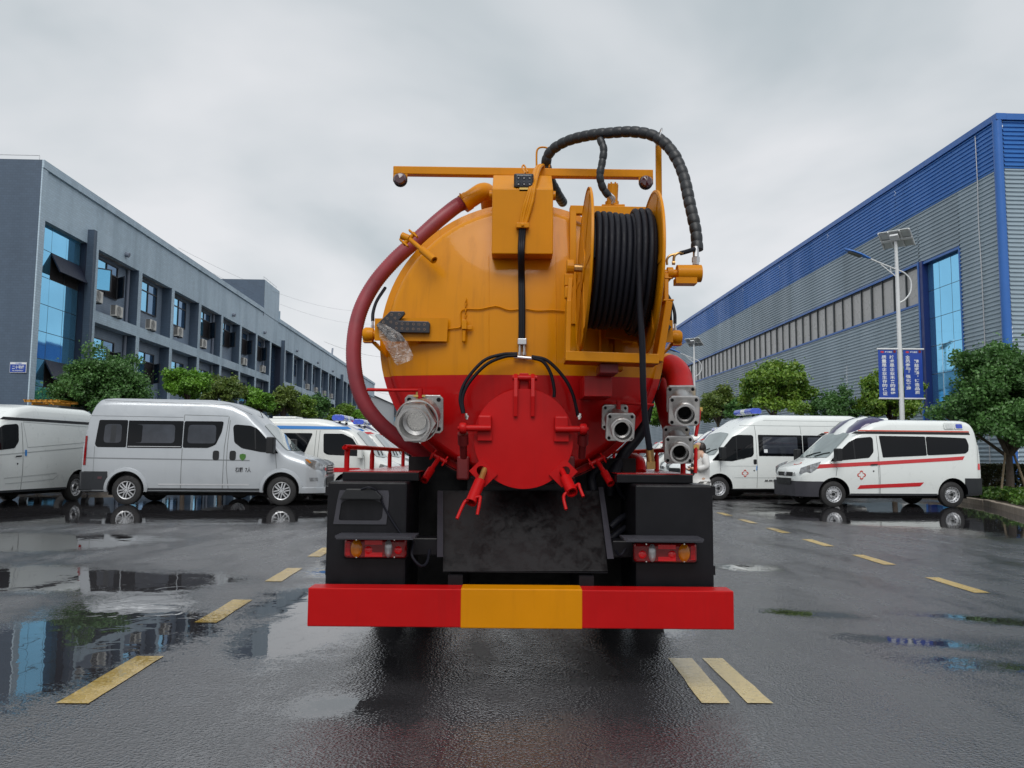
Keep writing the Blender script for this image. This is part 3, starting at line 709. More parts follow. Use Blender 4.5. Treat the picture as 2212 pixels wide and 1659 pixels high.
# drain pipes in some bays
for s in (8.45, 20.5, 32.0, 47.2, 59.3):
    b = MB(); b.cyl(FL(s, -DEP + 0.09, 0.1), FL(s, -DEP + 0.09, 9.9), 0.075, n=10); b.build('drain_pipe', 'drain_pipe', left_b, 40, org=LC)
for s in (7.2, 23.0, 30.5, 41, 50, 58):
    b = MB(); b.cyl(FL(s, -0.05, 10.35), FL(s, 0.12, 10.30), 0.11, n=12); b.build('rain_spout', 'drain_pipe', left_b, 40, org=LC)
fpart('penthouse', 'wall_slate', left_b, FL, LC, (30.25, 33.6, -9, -0.42, TOP - 0.4, 14.05))
fpart('penthouse_face', 'wall_pale', left_b, FL, LC, (30.25, 34.55, -0.41, -0.02, TOP - 0.28, 14.3))
fpart('penthouse_end', 'wall_slate', left_b, FL, LC, (30.15, 30.25, -9, -0.03, TOP - 0.5, 14.3))
for s0, s1, t, z in ((0.1, 0.1, None, TOP), ):
    b = MB()
    for k in range(12): b.cyl(FL(0.12, -0.2 - k * 1.6, TOP), FL(0.12, -0.2 - k * 1.6, TOP + 0.22), 0.012, n=6)
    b.cyl(FL(0.12, -0.2, TOP + 0.22), FL(0.12, -19, TOP + 0.22), 0.012, n=6); b.build('roof_rail', 'galvanised', left_b, org=LC)
b = MB()
for k in range(5): b.cyl(FL(30.5 + k * 0.9, -0.2, 14.3), FL(30.5 + k * 0.9, -0.2, 14.6), 0.012, n=6)
b.cyl(FL(30.5, -0.2, 14.6), FL(34.4, -0.2, 14.6), 0.012, n=6); b.build('roof_rail', 'galvanised', left_b, org=LC)
b = MB(); b.cyl(FL(58, -0.15, TOP), FL(58.3, -0.15, TOP + 0.8), 0.10, n=8); b.build('vent_pipe', 'drain_pipe', left_b, org=LC)
fpart('roof_post', 'wall_pale', left_b, FL, LC, (35.0, 35.15, -0.2, -0.05, TOP, TOP + 0.7))
# sign on the end wall
sp = P(40, 794, 28.78)
sg = thing('building_sign', sp, 'blue and white building number sign on the slate end wall', 'sign')
b = MB(); b.box((-0.30, -0.03, -0.19), (0.30, 0.0, 0.19)); b.build('panel', 'sign_white', sg, bevel=0.004)
b = MB(); b.box((-0.285, -0.036, -0.17), (0.285, -0.031, 0.115)); b.build('blue_field', 'sign_blue', sg)
put_text('lettering', '二十号楼', (-0.21, -0.040, -0.06), (1, 0, 0), (0, 0, 1), 'letter_white', sg, width=0.44, height=0.135)
put_text('lettering', 'No.20 Building', (-0.20, -0.040, -0.145), (1, 0, 0), (0, 0, 1), 'letter_white', sg, width=0.40, height=0.055)
put_text('lettering', '程力集团', (-0.10, -0.034, 0.132), (1, 0, 0), (0, 0, 1), 'trim_blue', sg, width=0.22, height=0.04)
# outdoor units of air conditioners, standing on the ledges
def ac_unit(s, t, z, label, big=1.0, side=False):
    o = FL(s, t, z); a = thing('air_conditioner_unit', o, label, 'air conditioner', 'air conditioner units on the office facade', math.atan2(YAW.y, YAW.x))
    w, d, h = 0.80 * big, 0.30 * big, 0.56 * big
    b = MB(); b.box((-w / 2, -d, 0.05), (w / 2, 0, h + 0.05)); b.build('casing', 'ac_casing', a, bevel=0.02)
    b = MB(); b.lathe([(0, 0.02), (0.006, 0.235 * big), (0.012, 0.25 * big), (0.0, 0.27 * big)], (-0.10 * big, -d - 0.004, h / 2 + 0.05), (0, -1, 0), 24)
    for k in range(7): b.cyl((-0.10 * big + 0.23 * big * math.cos(k * 0.9), -d - 0.014, h / 2 + 0.05 + 0.23 * big * math.sin(k * 0.9)), (-0.10 * big, -d - 0.016, h / 2 + 0.05), 0.006, n=5)
    b.build('fan_grille', 'ac_grille', a, 40)
    for sx in (-1, 1): b = MB(); b.box((sx * w * 0.32 - 0.03, -d, 0), (sx * w * 0.32 + 0.03, 0, 0.05)); b.build('foot', 'window_frame', a)
    b = MB()
    for k in range(9): b.box((-w / 2 - 0.005, -d * 0.85, 0.12 + k * 0.055 * big), (-w / 2 - 0.001, -d * 0.15, 0.15 + k * 0.055 * big))
    b.build('side_louvre', 'window_frame', a)['kind'] = 'stuff'
    return a
ACS = [(4.55, 7.55, 'upper floor, high beside the first fin, on a bracket'), (6.5, 7.25, 'upper floor ledge, first bay after the blue stair glass'), (10.2, 7.25, 'upper floor ledge, second bay after the stair glass'),
       (13.75, 7.45, 'upper floor, third bay, mounted near the fin'), (17.5, 7.35, 'upper floor, fourth bay, low and half hidden by the fin'), (25.6, 7.25, 'upper floor ledge, sixth bay after the stair glass'), (30.3, 7.25, 'upper floor ledge, last bay before the roof penthouse'),
       (45.6, 7.25, 'far bay, second ledge past the roof penthouse'), (49.4, 7.25, 'far bay, third ledge past the roof penthouse'), (53.6, 7.25, 'distant bay, fifth ledge past the roof penthouse'), (57.4, 7.25, 'distant bay, sixth ledge past the penthouse'), (11.2, 2.9, 'lower floor, peeking out behind the light green tree')]
for s, z, d in ACS: ac_unit(s, -0.12 if z != 2.9 else -0.1, z, 'white air conditioner unit, ' + d, 0.88)

# ------------------------------------------------------------------ right building: long workshop in profiled sheet
RC = Vector((18.67, 29.7, 0)); NRM_R = -NRM_L; FR = frame(RC, NRM_R)
shed = thing('workshop_hall', RC, 'long grey corrugated workshop hall with blue top band and strip of frosted windows', 'building')
def corrugated(name, m, F, parent, org, s0, s1, z0, z1, pitch=0.165, depth=0.045, t=0.0):
    b = MB(); vs = []; n = int(round((z1 - z0) / pitch)); p = (z1 - z0) / n; prof = []
    for i in range(n):
        z = z0 + i * p; prof += [(z, 0), (z + p * 0.42, 0), (z + p * 0.56, depth), (z + p * 0.86, depth)]
    prof.append((z1, 0))
    for z, d in prof: vs += [F(s0, t + d, z), F(s1, t + d, z)]
    b.add(vs, [(2 * i, 2 * i + 1, 2 * i + 3, 2 * i + 2) for i in range(len(prof) - 1)])
    return b.build(name, m, parent, org=org)
HT = 14.5; ZB = 12.38; W0, W1 = 8.28, 10.02; SE = 96.0
corrugated('cladding_sheet', 'cladding_grey', FR, shed, RC, 0.12, 2.72, 0.3, ZB)
corrugated('cladding_sheet', 'cladding_grey', FR, shed, RC, 2.73, 5.80, 10.02, ZB)
s = 5.81
while s < SE:
    e_ = min(s + 7.5, SE)
    corrugated('cladding_sheet', 'cladding_grey', FR, shed, RC, s, e_ - 0.02, 0.3, W0 - 0.10)
    corrugated('cladding_sheet', 'cladding_grey', FR, shed, RC, s, e_ - 0.02, W1 + 0.10, ZB)
    s = e_
s = 0.12
while s < SE:
    e_ = min(s + 7.5, SE); corrugated('blue_cladding_sheet', 'cladding_blue', FR, shed, RC, s, e_ - 0.02, ZB + 0.01, HT - 0.22, t=0.02); s = e_
GE = frame(RC, NRM_R)   # gable end faces the camera: runs to the right
def FG(s, t, z): return RC + NRM_L * s - YAW * t + Vector((0, 0, z))
s = 0.16
while s < 30:
    corrugated('cladding_sheet', 'cladding_grey', FG, shed, RC, s, s + 7.4, 0.3, ZB); corrugated('blue_cladding_sheet', 'cladding_blue', FG, shed, RC, s, s + 7.4, ZB + 0.01, HT - 0.22, t=0.02); s += 7.42
b = MB(); b.cyl(FR(0.02, 0.02, 0.2), FR(0.02, 0.02, HT - 0.2), 0.17, n=16); b.build('corner_trim', 'trim_blue', shed, 40, org=RC)
b = MB(); fbox(b, FR, -0.15, SE, -0.25, 0.14, HT - 0.22, HT + 0.03); b.build('eaves_flashing', 'trim_blue', shed, org=RC)
b = MB(); fbox(b, FG, 0.26, 30, -0.25, 0.14, HT - 0.22, HT + 0.028); b.build('eaves_flashing', 'trim_blue', shed, org=RC)
b = MB(); fbox(b, FR, 0.2, SE, -30, -0.26, HT - 0.6, HT - 0.45); b.build('roof', 'cladding_grey', shed, org=RC)
b = MB(); fbox(b, FR, 0.0, SE, 0.0, 0.06, 0, 0.3); fbox(b, FG, 0.0, 30, 0.0, 0.06, 0, 0.3); b.build('plinth', 'far_wall', shed, org=RC)
# strip windows
b = MB(); fbox(b, FR, 5.82, SE, -0.12, 0.07, W0 - 0.10, W0); fbox(b, FR, 5.82, SE, -0.12, 0.07, W1, W1 + 0.10); fbox(b, FR, 5.82, 5.90, -0.12, 0.065, W0, W1); b.build('window_trim', 'trim_blue', shed, org=RC)
s = 5.92; k = 0; SP = []
while s < SE - 1.2: SP.append(s); s += 1.10
for i, s in enumerate(SP): b = MB(); fbox(b, FR, s - (0.06 if i % 4 == 0 else 0.03), s + (0.06 if i % 4 == 0 else 0.03), -0.10, 0.02, W0, W1); b.build('window_mullion', 'mullion_dark', shed, org=RC)
b = MB(); fbox(b, FR, 5.9, SE, -0.10, -0.02, W1 - 0.10, W1); fbox(b, FR, 5.9, SE, -0.10, -0.02, W0, W0 + 0.03); b.build('window_rail', 'mullion_dark', shed, org=RC)
for s in SP[:-1]:
    b = MB(); ti = random.uniform(-0.01, 0.01)
    b.add([FR(s + 0.03, -0.05 + ti, W0 + 0.03), FR(s + 1.07, -0.05 - ti, W0 + 0.03), FR(s + 1.07, -0.05 - ti, W1 - 0.1), FR(s + 0.03, -0.05 + ti, W1 - 0.1)], [(0, 1, 2, 3)]); b.build('pane', 'pane_frosted', shed, org=RC)
# tall blue glazing beside the corner
b = MB(); fbox(b, FR, 5.44, 5.80, -0.25, 0.10, 0, 10.12); b.build('glazing_post', 'trim_blue_dark', shed, org=RC)
b = MB(); fbox(b, FR, 5.70, 5.801, 0.10, 0.13, 0, 10.12); b.build('glazing_post_edge', 'trim_blue', shed, org=RC)
b = MB(); fbox(b, FR, 2.72, 5.80, -0.2, 0.06, 9.96, 10.06); fbox(b, FR, 2.70, 2.78, -0.2, 0.06, 0, 9.96); b.build('glazing_trim', 'trim_blue', shed, org=RC)
curtain(FR, RC, shed, 2.80, 5.44, -0.16, 0.0, 9.96, 3, 1.24)
b = MB(); b.tube(spline([FR(1.3, 0.07, HT - 0.3), FR(1.27, 0.08, 12.2), FR(1.33, 0.07, 10.5), FR(1.28, 0.07, 8), FR(1.3, 0.07, 0.2)], 6), 0.018, 6); b.build('wall_cable', 'galvanised', shed, 40, org=RC)

# ------------------------------------------------------------------ far buildings in the gap beside the truck
def far_block(name, x0, x1, y, d, h, label, wallm, roofm, gable=0.0, rows=3, cols=5):
    o = thing(name, ((x0 + x1) / 2, y, 0), label, 'building'); w = (x1 - x0) / 2
    b = MB(); b.box((-w, 0, 0), (w, d, h)); b.build('wall', wallm, o)
    if gable: b = MB(); b.prism([(-w - 0.4, h), (0, h + gable), (w + 0.4, h)], (0, -0.5, 0), (1, 0, 0), (0, 0, 1), (0, d + 1, 0)); b.build('roof', roofm, o)
    else: b = MB(); b.box((-w - 0.5, -0.6, h), (w + 0.5, d, h + 1.6)); b.build('roof', roofm, o)
    for j in range(rows):
        bb = MB(); bb.box((-w, -0.5, (j + 1) * h / rows - 0.5), (w, -0.01, (j + 1) * h / rows)); bb.build('balcony_slab', roofm, o)
        for i in range(cols):
            cx = -w + (i + 0.5) * 2 * w / cols; z0 = j * h / rows + 0.9
            b = MB(); b.box((cx - 0.9, -0.06, z0), (cx + 0.9, 0.0, z0 + 1.6)); wi = b.build('window', 'window_frame', o)
            b = MB(); b.box((cx - 0.8, -0.08, z0 + 0.1), (cx + 0.8, -0.061, z0 + 1.5)); b.build('pane', 'glass_blue', wi)
    return o
far_block('dormitory_building', -38, -18, 165, 14, 10.0, 'small pale far building with dark roof, in the gap left of the truck', 'far_wall', 'far_roof', 0, 3, 8)
far_block('white_hall', -33.5, -24.3, 132, 40, 11.5, 'white gabled hall behind the far end of the slate office block', 'far_white', 'mullion_dark', 2.2, 1, 3)
far_block('distant_hall', 8, 60, 210, 20, 9.0, 'low pale hall far behind the ambulances and trees on the right', 'far_wall', 'far_roof', 0, 2, 10)
# ------------------------------------------------------------------ trees and shrubs
def leaf_cloud(cent, normal_bias, size, seed):
    """cent (n,3) leaf positions -> mesh of small folded leaves"""
    r = np.random.default_rng(seed); n = len(cent)
    d = r.normal(size=(n, 3)); d += normal_bias * 0.9; d /= np.linalg.norm(d, axis=1)[:, None] + 1e-9
    t = r.normal(size=(n, 3)); t -= d * (t * d).sum(1)[:, None]; t /= np.linalg.norm(t, axis=1)[:, None] + 1e-9
    bt = np.cross(d, t); L = size * r.uniform(0.7, 1.35, n)[:, None]; W = L * r.uniform(0.26, 0.40, n)[:, None]
    a = cent - t * L * 0.5; c = cent + t * L * 0.5 - d * L * 0.10; m = cent + d * L * 0.06
    b_ = m + bt * W; e_ = m - bt * W
    vs = np.stack([a, b_, c, e_], 1).reshape(-1, 3)
    me = bpy.data.meshes.new('foliage'); me.vertices.add(len(vs)); me.vertices.foreach_set('co', vs.ravel())
    fi = np.arange(n)[:, None] * 4 + np.array([[0, 1, 2, 0, 2, 3]]); fi = fi.reshape(-1)
    me.loops.add(len(fi)); me.loops.foreach_set('vertex_index', fi.astype(np.int32))
    me.polygons.add(n * 2); me.polygons.foreach_set('loop_start', np.arange(0, n * 6, 3, dtype=np.int32))
    me.update(); me.validate(); return me
def crown_points(n, rx, ry, rz, cz, seed, clumps=60, tight=0.20, flat=0.0, hollow=0.55):
    r = np.random.default_rng(seed)
    d = r.normal(size=(clumps, 3)); d /= np.linalg.norm(d, axis=1)[:, None]
    d[:, 2] = np.where(d[:, 2] < -0.45, -d[:, 2], d[:, 2])
    rad = r.uniform(hollow, 1.0, clumps)[:, None] ** 0.7 * (1 + 0.19 * r.normal(size=(clumps, 1)))
    cc = d * rad * np.array([rx, ry, rz]); cs = r.uniform(0.6, 1.4, clumps)
    k = r.choice(clumps, n, p=cs / cs.sum())
    g = r.normal(size=(n, 3)); g /= np.linalg.norm(g, axis=1)[:, None]; g *= r.uniform(0, 1, (n, 1)) ** 0.45
    ms = (rx + ry + rz) / 3
    pts = cc[k] + g * (tight * ms * cs[k])[:, None] * np.array([1.15, 1.15, 0.8])
    far = r.uniform(size=n) < 0.07; pts[far] *= r.uniform(1.02, 1.22, (far.sum(), 1))
    nb = pts / np.array([rx, ry, rz]); nb /= np.linalg.norm(nb, axis=1)[:, None] + 1e-9; nb = nb * 0.6 + np.array([0, 0, 0.7])
    pts[:, 2] += cz
    return pts, nb, cc + np.array([0, 0, cz])
TREE_CACHE = {}
def tree(loc, rx, rz, cz, leaf, label, n=9000, size=0.11, seed=1, trunk_r=0.08, group='trees along the buildings', clumps=60, tight=0.2, stake=False, name='tree', limbs=9, hollow=0.55):
    o = thing(name, loc, label, 'tree' if name == 'tree' else 'shrub', group)
    pts, nb, cc = crown_points(n, rx, rx * 0.95, rz, cz, seed, clumps, tight, hollow=hollow)
    me = leaf_cloud(pts, nb, size, seed); me.materials.append(MATS[leaf]); link('crown', me, o)
    b = MB(); fork = Vector((0.05, 0.02, max(0.3, cz - rz * 0.75))); rr = random.Random(seed)
    path = spline([(0, 0, -0.15), (0.04, 0.0, fork.z * 0.5), fork], 4); b.tube(path, trunk_r, 9, rfun=lambda i: trunk_r * (1.25 - 0.45 * i / len(path)))
    for k in range(limbs):
        tgt = Vector(cc[rr.randrange(len(cc))]); mid = fork.lerp(tgt, 0.5) + Vector((rr.uniform(-.1, .1), rr.uniform(-.1, .1), 0.12))
        pp = spline([fork + Vector((0, 0, -0.08)), mid, tgt], 4); b.tube(pp, 0.04, 6, rfun=lambda i: max(0.008, trunk_r * 0.55 * (1 - i / (len(pp) + 1))))
        for q in range(2):
            t2 = Vector(cc[rr.randrange(len(cc))])
            if (t2 - mid).length < rx * 1.1: pp2 = spline([mid, mid.lerp(t2, 0.5) + Vector((0, 0, 0.06)), t2], 3); b.tube(pp2, 0.02, 5, rfun=lambda i: max(0.006, trunk_r * 0.3 * (1 - i / (len(pp2) + 1))))
    b.build('trunk', 'bark', o, 60)
    if stake:
        b = MB(); b.cyl((0.55, -0.1, -0.1), (0.12, 0, 1.5), 0.035, n=8); b.build('support_stake', 'stake_wood', o, 40)
        b = MB(); b.cyl((-0.5, -0.35, -0.1), (-0.05, 0, 1.4), 0.03, n=8); b.build('support_stake', 'stake_wood', o, 40)
    return o
def px_tree(u, vtop, Y, wpx, vbot, leaf, label, **k):
    """crown given by its seen size at distance Y"""
    c = P(u, vtop, Y); w = wpx * Y / FPX; zb = P(u, vbot, Y).z
    rz = (c.z - zb) / 2; k.setdefault('tight', 0.30); return tree((c.x, Y, 0.12), w / 2 * 0.84, rz * 0.86, (c.z + zb) / 2 - 0.12, leaf, label, **k)
LT = 'trees in front of the slate office block'
px_tree(228, 772, 26.6, 212, 935, 'leaf_dark', 'broad dark green tree behind the gap between white and silver vans', n=44000, size=0.09, seed=3, group=LT, clumps=150, tight=0.24, trunk_r=0.09)
px_tree(405, 796, 33.0, 104, 880, 'leaf_lime', 'bright lime green tree just above the silver van roof', n=20000, size=0.11, seed=5, group=LT, clumps=60, tight=0.30)
px_tree(484, 816, 36.5, 100, 890, 'leaf_olive', 'dull olive tree right of the lime green tree over the silver van', n=13000, size=0.11, seed=6, group=LT, clumps=60)
px_tree(563, 838, 41.0, 78, 905, 'leaf_lime', 'small lime green tree above the silver van windscreen', n=12000, size=0.13, seed=7, group=LT, clumps=50, tight=0.30)
px_tree(612, 838, 46.0, 76, 915, 'leaf_olive', 'olive tree behind the blue light bar ambulance roof', n=8000, size=0.13, seed=8, group=LT)
px_tree(652, 856, 52.0, 62, 920, 'leaf_mix', 'mid green tree, next one right of the olive tree above the blue striped ambulance', n=7000, size=0.14, seed=9, group=LT)
px_tree(690, 852, 57.0, 56, 925, 'leaf_dark', 'dark tree above the two blue light bars', n=6000, size=0.15, seed=10, group=LT)
px_tree(735, 872, 64.0, 56, 930, 'leaf_mix', 'mid green tree just left of the red suction hose', n=6000, size=0.16, seed=12, group=LT)
px_tree(775, 882, 72.0, 44, 930, 'leaf_lime', 'light green far tree touching the red suction hose', n=5000, size=0.17, seed=13, group=LT)
RT = 'trees in front of the workshop hall'
px_tree(2165, 742, 23.2, 222, 1035, 'leaf_dark', 'large dark green tree with visible trunk and wooden stakes by the kerb', n=52000, size=0.10, seed=21, group=RT, clumps=170, tight=0.24, stake=True, trunk_r=0.10, limbs=16)
px_tree(1668, 788, 31.0, 158, 925, 'leaf_mix', 'broad yellowish green tree above the high roof ambulance', n=26000, size=0.12, seed=22, group=RT, clumps=80, tight=0.27)
px_tree(1922, 800, 29.5, 130, 940, 'leaf_mix', 'green tree standing behind the blue banners', n=20000, size=0.12, seed=24, group=RT, clumps=70)
px_tree(1548, 842, 38.0, 96, 930, 'leaf_olive', 'olive green tree right of the truck valves, behind a light bar', n=10000, size=0.13, seed=25, group=RT, clumps=60)
px_tree(1600, 856, 37.0, 70, 930, 'leaf_dark', 'smaller dark tree between the olive and the yellowish tree', n=7000, size=0.13, seed=26, group=RT)
px_tree(1432, 872, 60.0, 66, 930, 'leaf_lime', 'light green far tree seen under the red pipes', n=6000, size=0.16, seed=27, group=RT)
px_tree(1500, 862, 50.0, 60, 930, 'leaf_dark', 'dark far tree behind the upper valve of the pair', n=6000, size=0.15, seed=28, group=RT)
c = P(1800, 850, 30.0)
tree((c.x, 30.0, 0.12), 0.98, 1.5, 2.05, 'leaf_dark', 'dense clipped dark shrub between the two trees over the ambulances', n=16000, size=0.085, seed=23, trunk_r=0.06, group='clipped shrubs', clumps=170, tight=0.16, name='shrub', hollow=0.85)

# hedge and low plants in the bed behind the kerb, right
def leaf_patch(name, region, hfun, n, size, leaf, seed, label, keep=None):
    r = np.random.default_rng(seed); x0, x1, y0, y1 = region
    p = np.stack([r.uniform(x0, x1, n), r.uniform(y0, y1, n), np.zeros(n)], 1)
    if keep is not None: p = p[keep(p[:, 0], p[:, 1])]; n = len(p); p[:, 2] = hfun(p[:, 0], p[:, 1], r)
    me = leaf_cloud(p, np.tile([0, 0, 0.8], (n, 1)), size, seed); me.materials.append(MATS[leaf]); o = link(name, me); tag(o, label, 'plants', kind='stuff'); return o
leaf_patch('ground_cover', (11.3, 16.8, 16.0, 24.2), lambda x, y, r: 0.14 + (0.20 + 0.13 * np.sin(x * 3.1 + y * 1.7)) * r.uniform(0, 1, len(x)) ** 0.6, 26000, 0.12, 'leaf_ground', 31, 'low leafy green ground cover behind the kerb', keep=lambda x, y: x > np.interp(y, [16.2, 18.5, 21.9, 23.6], [11.25, 12.1, 13.3, 13.6]))
leaf_patch('ground_cover', (-17.0, -12.9, 25.7, 60.0), lambda x, y, r: 0.12 + 0.30 * r.uniform(0, 1, len(x)), 14000, 0.14, 'leaf_ground', 32, 'low green ground cover along the slate office block')
def hedge(x0, x1, y0, y1, h, seed, label):
    o = thing('hedge', ((x0 + x1) / 2, (y0 + y1) / 2, 0.12), label, 'hedge'); r = np.random.default_rng(seed); n = 22000
    w, d = (x1 - x0) / 2, (y1 - y0) / 2
    p = r.uniform(-1, 1, (n, 3)); ax = r.integers(0, 3, n); sg = np.sign(r.normal(size=n))
    for a in range(3): p[ax == a, a] = sg[ax == a] * r.uniform(0.82, 1.03, (ax == a).sum())
    p[:, 2] = np.where((ax == 2), r.uniform(0.9, 1.04, n), p[:, 2] * 0.5 + 0.5); p *= np.array([w, d, h])
    me = leaf_cloud(p, np.tile([0, -0.3, 0.6], (n, 1)), 0.085, seed); me.materials.append(MATS['leaf_hedge']); link('foliage', me, o)
    b = MB()
    for k in range(24): q = (random.uniform(-w, w) * 0.9, random.uniform(-d, d) * 0.7); b.cyl((q[0], q[1], -0.1), (q[0] + random.uniform(-.1, .1), q[1], h * 0.85), 0.02, n=5)
    b.build('stems', 'bark', o)['kind'] = 'stuff'
    return o
hedge(13.9, 17.6, 24.4, 25.4, 0.95, 41, 'clipped brownish green hedge behind the staked tree')

# ------------------------------------------------------------------ street lamps with solar panels
def column_text(txt, cx, ztop, cell, parent):
    b = MB()
    for i, ch in enumerate(txt):
        if ch == '，': vs, fs = fit_text(ch, 0.035, 0.05); ox, oz = cx + 0.01, ztop - i * cell - cell * 0.55
        else: vs, fs = fit_text(ch, 0.148, cell * 0.86); ox, oz = cx - 0.074, ztop - (i + 1) * cell + cell * 0.07
        b.add([(ox + p[0], -0.016, oz + p[1]) for p in vs], fs)
    return b.build('lettering', 'letter_white', parent)
def street_lamp(x, y, hgt, label, banners):
    o = thing('street_lamp', (x, y, 0.1), label, 'street lamp', 'solar street lamps in front of the workshop'); z = hgt - 0.1
    b = MB(); b.cyl((0, 0, 0), (0, 0, z - 0.35), 0.086, 0.050, 16); b.lathe([(0, 0.17), (0.02, 0.17), (0.03, 0.11)], (0, 0, 0), (0, 0, 1), 16); b.build('pole', 'lamp_white', o, 40)
    b = MB(); arm = spline([(0.05, 0, z - 2.15), (0.22, 0, z - 2.05), (0.40, 0, z - 1.80), (0.42, 0, z - 1.45), (0.25, 0, z - 1.22), (0.0, 0, z - 1.10), (-0.45, 0, z - 0.92), (-0.85, 0, z - 0.75)], 6); b.tube(arm, 0.024, 8); b.tube([(0, 0, z - 1.35), (-0.5, 0, z - 0.93)], 0.016, 6); b.tube([(-0.18, 0, z - 1.2), (-0.2, 0, z - 1.04)], 0.012, 6); b.build('arm', 'lamp_white', o, 60)
    b = MB(); M = Matrix.Translation((-0.82, 0, z - 0.76)) @ Matrix.Rotation(R(20), 4, 'Y')
    pr = [(0.0, 0.04, 0.035), (-0.12, 0.06, 0.05), (-0.35, 0.13, 0.07), (-0.6, 0.13, 0.06), (-0.80, 0.08, 0.05), (-0.86, 0.02, 0.02)]
    vs = []; n = 14
    for px, w, h in pr:
        for k in range(n): an = 2 * math.pi * k / n; vs.append(M @ Vector((px, w * math.cos(an), h * math.sin(an) * (1.0 if math.sin(an) > 0 else 0.45))))
    b.add(vs, [(j * n + k, j * n + (k + 1) % n, (j + 1) * n + (k + 1) % n, (j + 1) * n + k) for j in range(len(pr) - 1) for k in range(n)] + [tuple(range(n))]); hd = b.build('lamp_head', 'trim_blue', o, 50)
    b = MB(); b.box((-0.72, -0.11, -0.050), (-0.28, 0.11, -0.036), M); b.build('lamp_glass', 'lamp_under', hd, bevel=0.01)
    b = MB(); e1_ = Vector((0.75, -0.66, 0)).normalized(); e2_p = Vector((0.66 * 0.84, 0.75 * 0.84, -0.54)).normalized(); e3_p = e1_.cross(e2_p); M2 = Matrix.Translation((0.03, 0.02, z - 0.14)) @ Matrix(((e1_.x, e2_p.x, e3_p.x), (e1_.y, e2_p.y, e3_p.y), (e1_.z, e2_p.z, e3_p.z))).to_4x4()
    b.box((-0.46, -0.36, 0.03), (0.46, 0.36, 0.065), M2); pn = b.build('solar_panel', 'solar_back', o, bevel=0.006)
    b = MB(); b.box((-0.43, -0.33, 0.066), (0.43, 0.33, 0.069), M2); b.build('solar_cells', 'solar_cell', pn)
    b = MB(); [b.box((sx, -0.36, -0.005), (sx + 0.035, 0.36, 0.029), M2) for sx in (-0.47, -0.18, 0.15, 0.435)]; b.box((-0.46, -0.04, -0.03), (0.46, 0.04, -0.006), M2); b.box((-0.12, -0.28, -0.10), (0.12, -0.06, -0.031), M2); b.build('panel_frame', 'lamp_white', pn)
    b = MB(); b.cyl((0, 0, z - 0.42), (0, 0.02, z - 0.12), 0.05, n=10); b.build('panel_bracket', 'lamp_white', o, 40)
    if banners:
        for sx, cols in ((-1, (('质量是企业生存的保证', 0.30, 1.26, 1.0), ('技术是企业未来的希望', 0.72, 1.26, 1.0))), (1, (('全员参与，强化管理', 0.22, 1.16, 1.0), ('精益求精，铸造品质', 0.68, 1.16, 0.86)))):
            w, hh = 0.58, 1.50; x0 = -0.10 - w if sx < 0 else 0.10; zb = 4.62 - 0.1
            zt = zb; zb = zt - hh
            b = MB(); b.box((x0, -0.012, zb), (x0 + w, 0.0, zt)); bn = b.build('banner', 'sign_blue', o)
            b = MB(); b.cyl((x0 - 0.03, -0.006, zt + 0.02), (x0 + w + 0.06, -0.006, zt + 0.02), 0.028, n=8); b.cyl((x0 - 0.02, -0.006, zb - 0.02), (x0 + w + 0.05, -0.006, zb - 0.02), 0.028, n=8); b.build('banner_rail', 'lamp_white', bn, 40)
            for txt, fx, hgt_, top in cols: column_text(txt, x0 + w * fx, zt - 0.17 - (1 - top) * 0.9, hgt_ / len(txt) * (1.0 if len(txt) > 9 else 0.94), bn)
            b = MB(); b.lathe([(0, 0.0005), (0, 0.055)], (0, 0, 0), (0, -1, 0), 20); b.v = [(x0 + w * 0.22 + vx, -0.0145, zt - 0.075 + vz * 0.55) for vx, vy, vz in b.v]; b.build('logo', 'stripe_red', bn)
            put_text('lettering', '程力集团', (x0 + w * 0.36, -0.016, zt - 0.10), (1, 0, 0), (0, 0, 1), 'letter_white', bn, width=0.22, height=0.05)
            b = MB(); b.lathe([(0, 0.0005), (0, 0.045)], (x0 + w * 0.88, -0.0145, zt - 0.06), (0, -1, 0), 9); b.build('logo', 'paint_red_dark', bn)
    return o
c = P(1935, 520, 24.5); street_lamp(c.x, 24.5, P(1925, 508, 24.5).z, 'tall white solar street lamp carrying two blue banners, in front of the workshop', True)
c = P(1499, 745, 46.5); street_lamp(c.x, 46.5, P(1497, 735, 46.5).z, 'far white solar street lamp seen just right of the tank', False)

# overhead wires behind the truck
def wire(a, c, sag, label, r=0.012):
    a, c = Vector(a), Vector(c); pts = [a.lerp(c, t / 24) + Vector((0, 0, -sag * 4 * (t / 24) * (1 - t / 24))) for t in range(25)]
    b = MB(); b.tube(pts, r, 5); tag(b.build('overhead_wire', 'cable_dark'), label, 'wire', 'overhead wires behind the left building')
wire(P(385, 535, 46), P(790, 672, 90), 1.0, 'thin overhead wire, highest one crossing the sky right of the office roof', 0.006)
wire(P(430, 575, 50), P(800, 700, 95), 1.0, 'thin overhead wire, second from top right of the office roof', 0.006)
wire(P(700, 738, 85), P(900, 770, 110), 0.8, 'thin overhead wire, third from top, passing behind the red hose', 0.012)
wire(P(780, 832, 110), P(900, 850, 130), 0.8, 'thin overhead wire, lowest one, above the far white hall', 0.012)
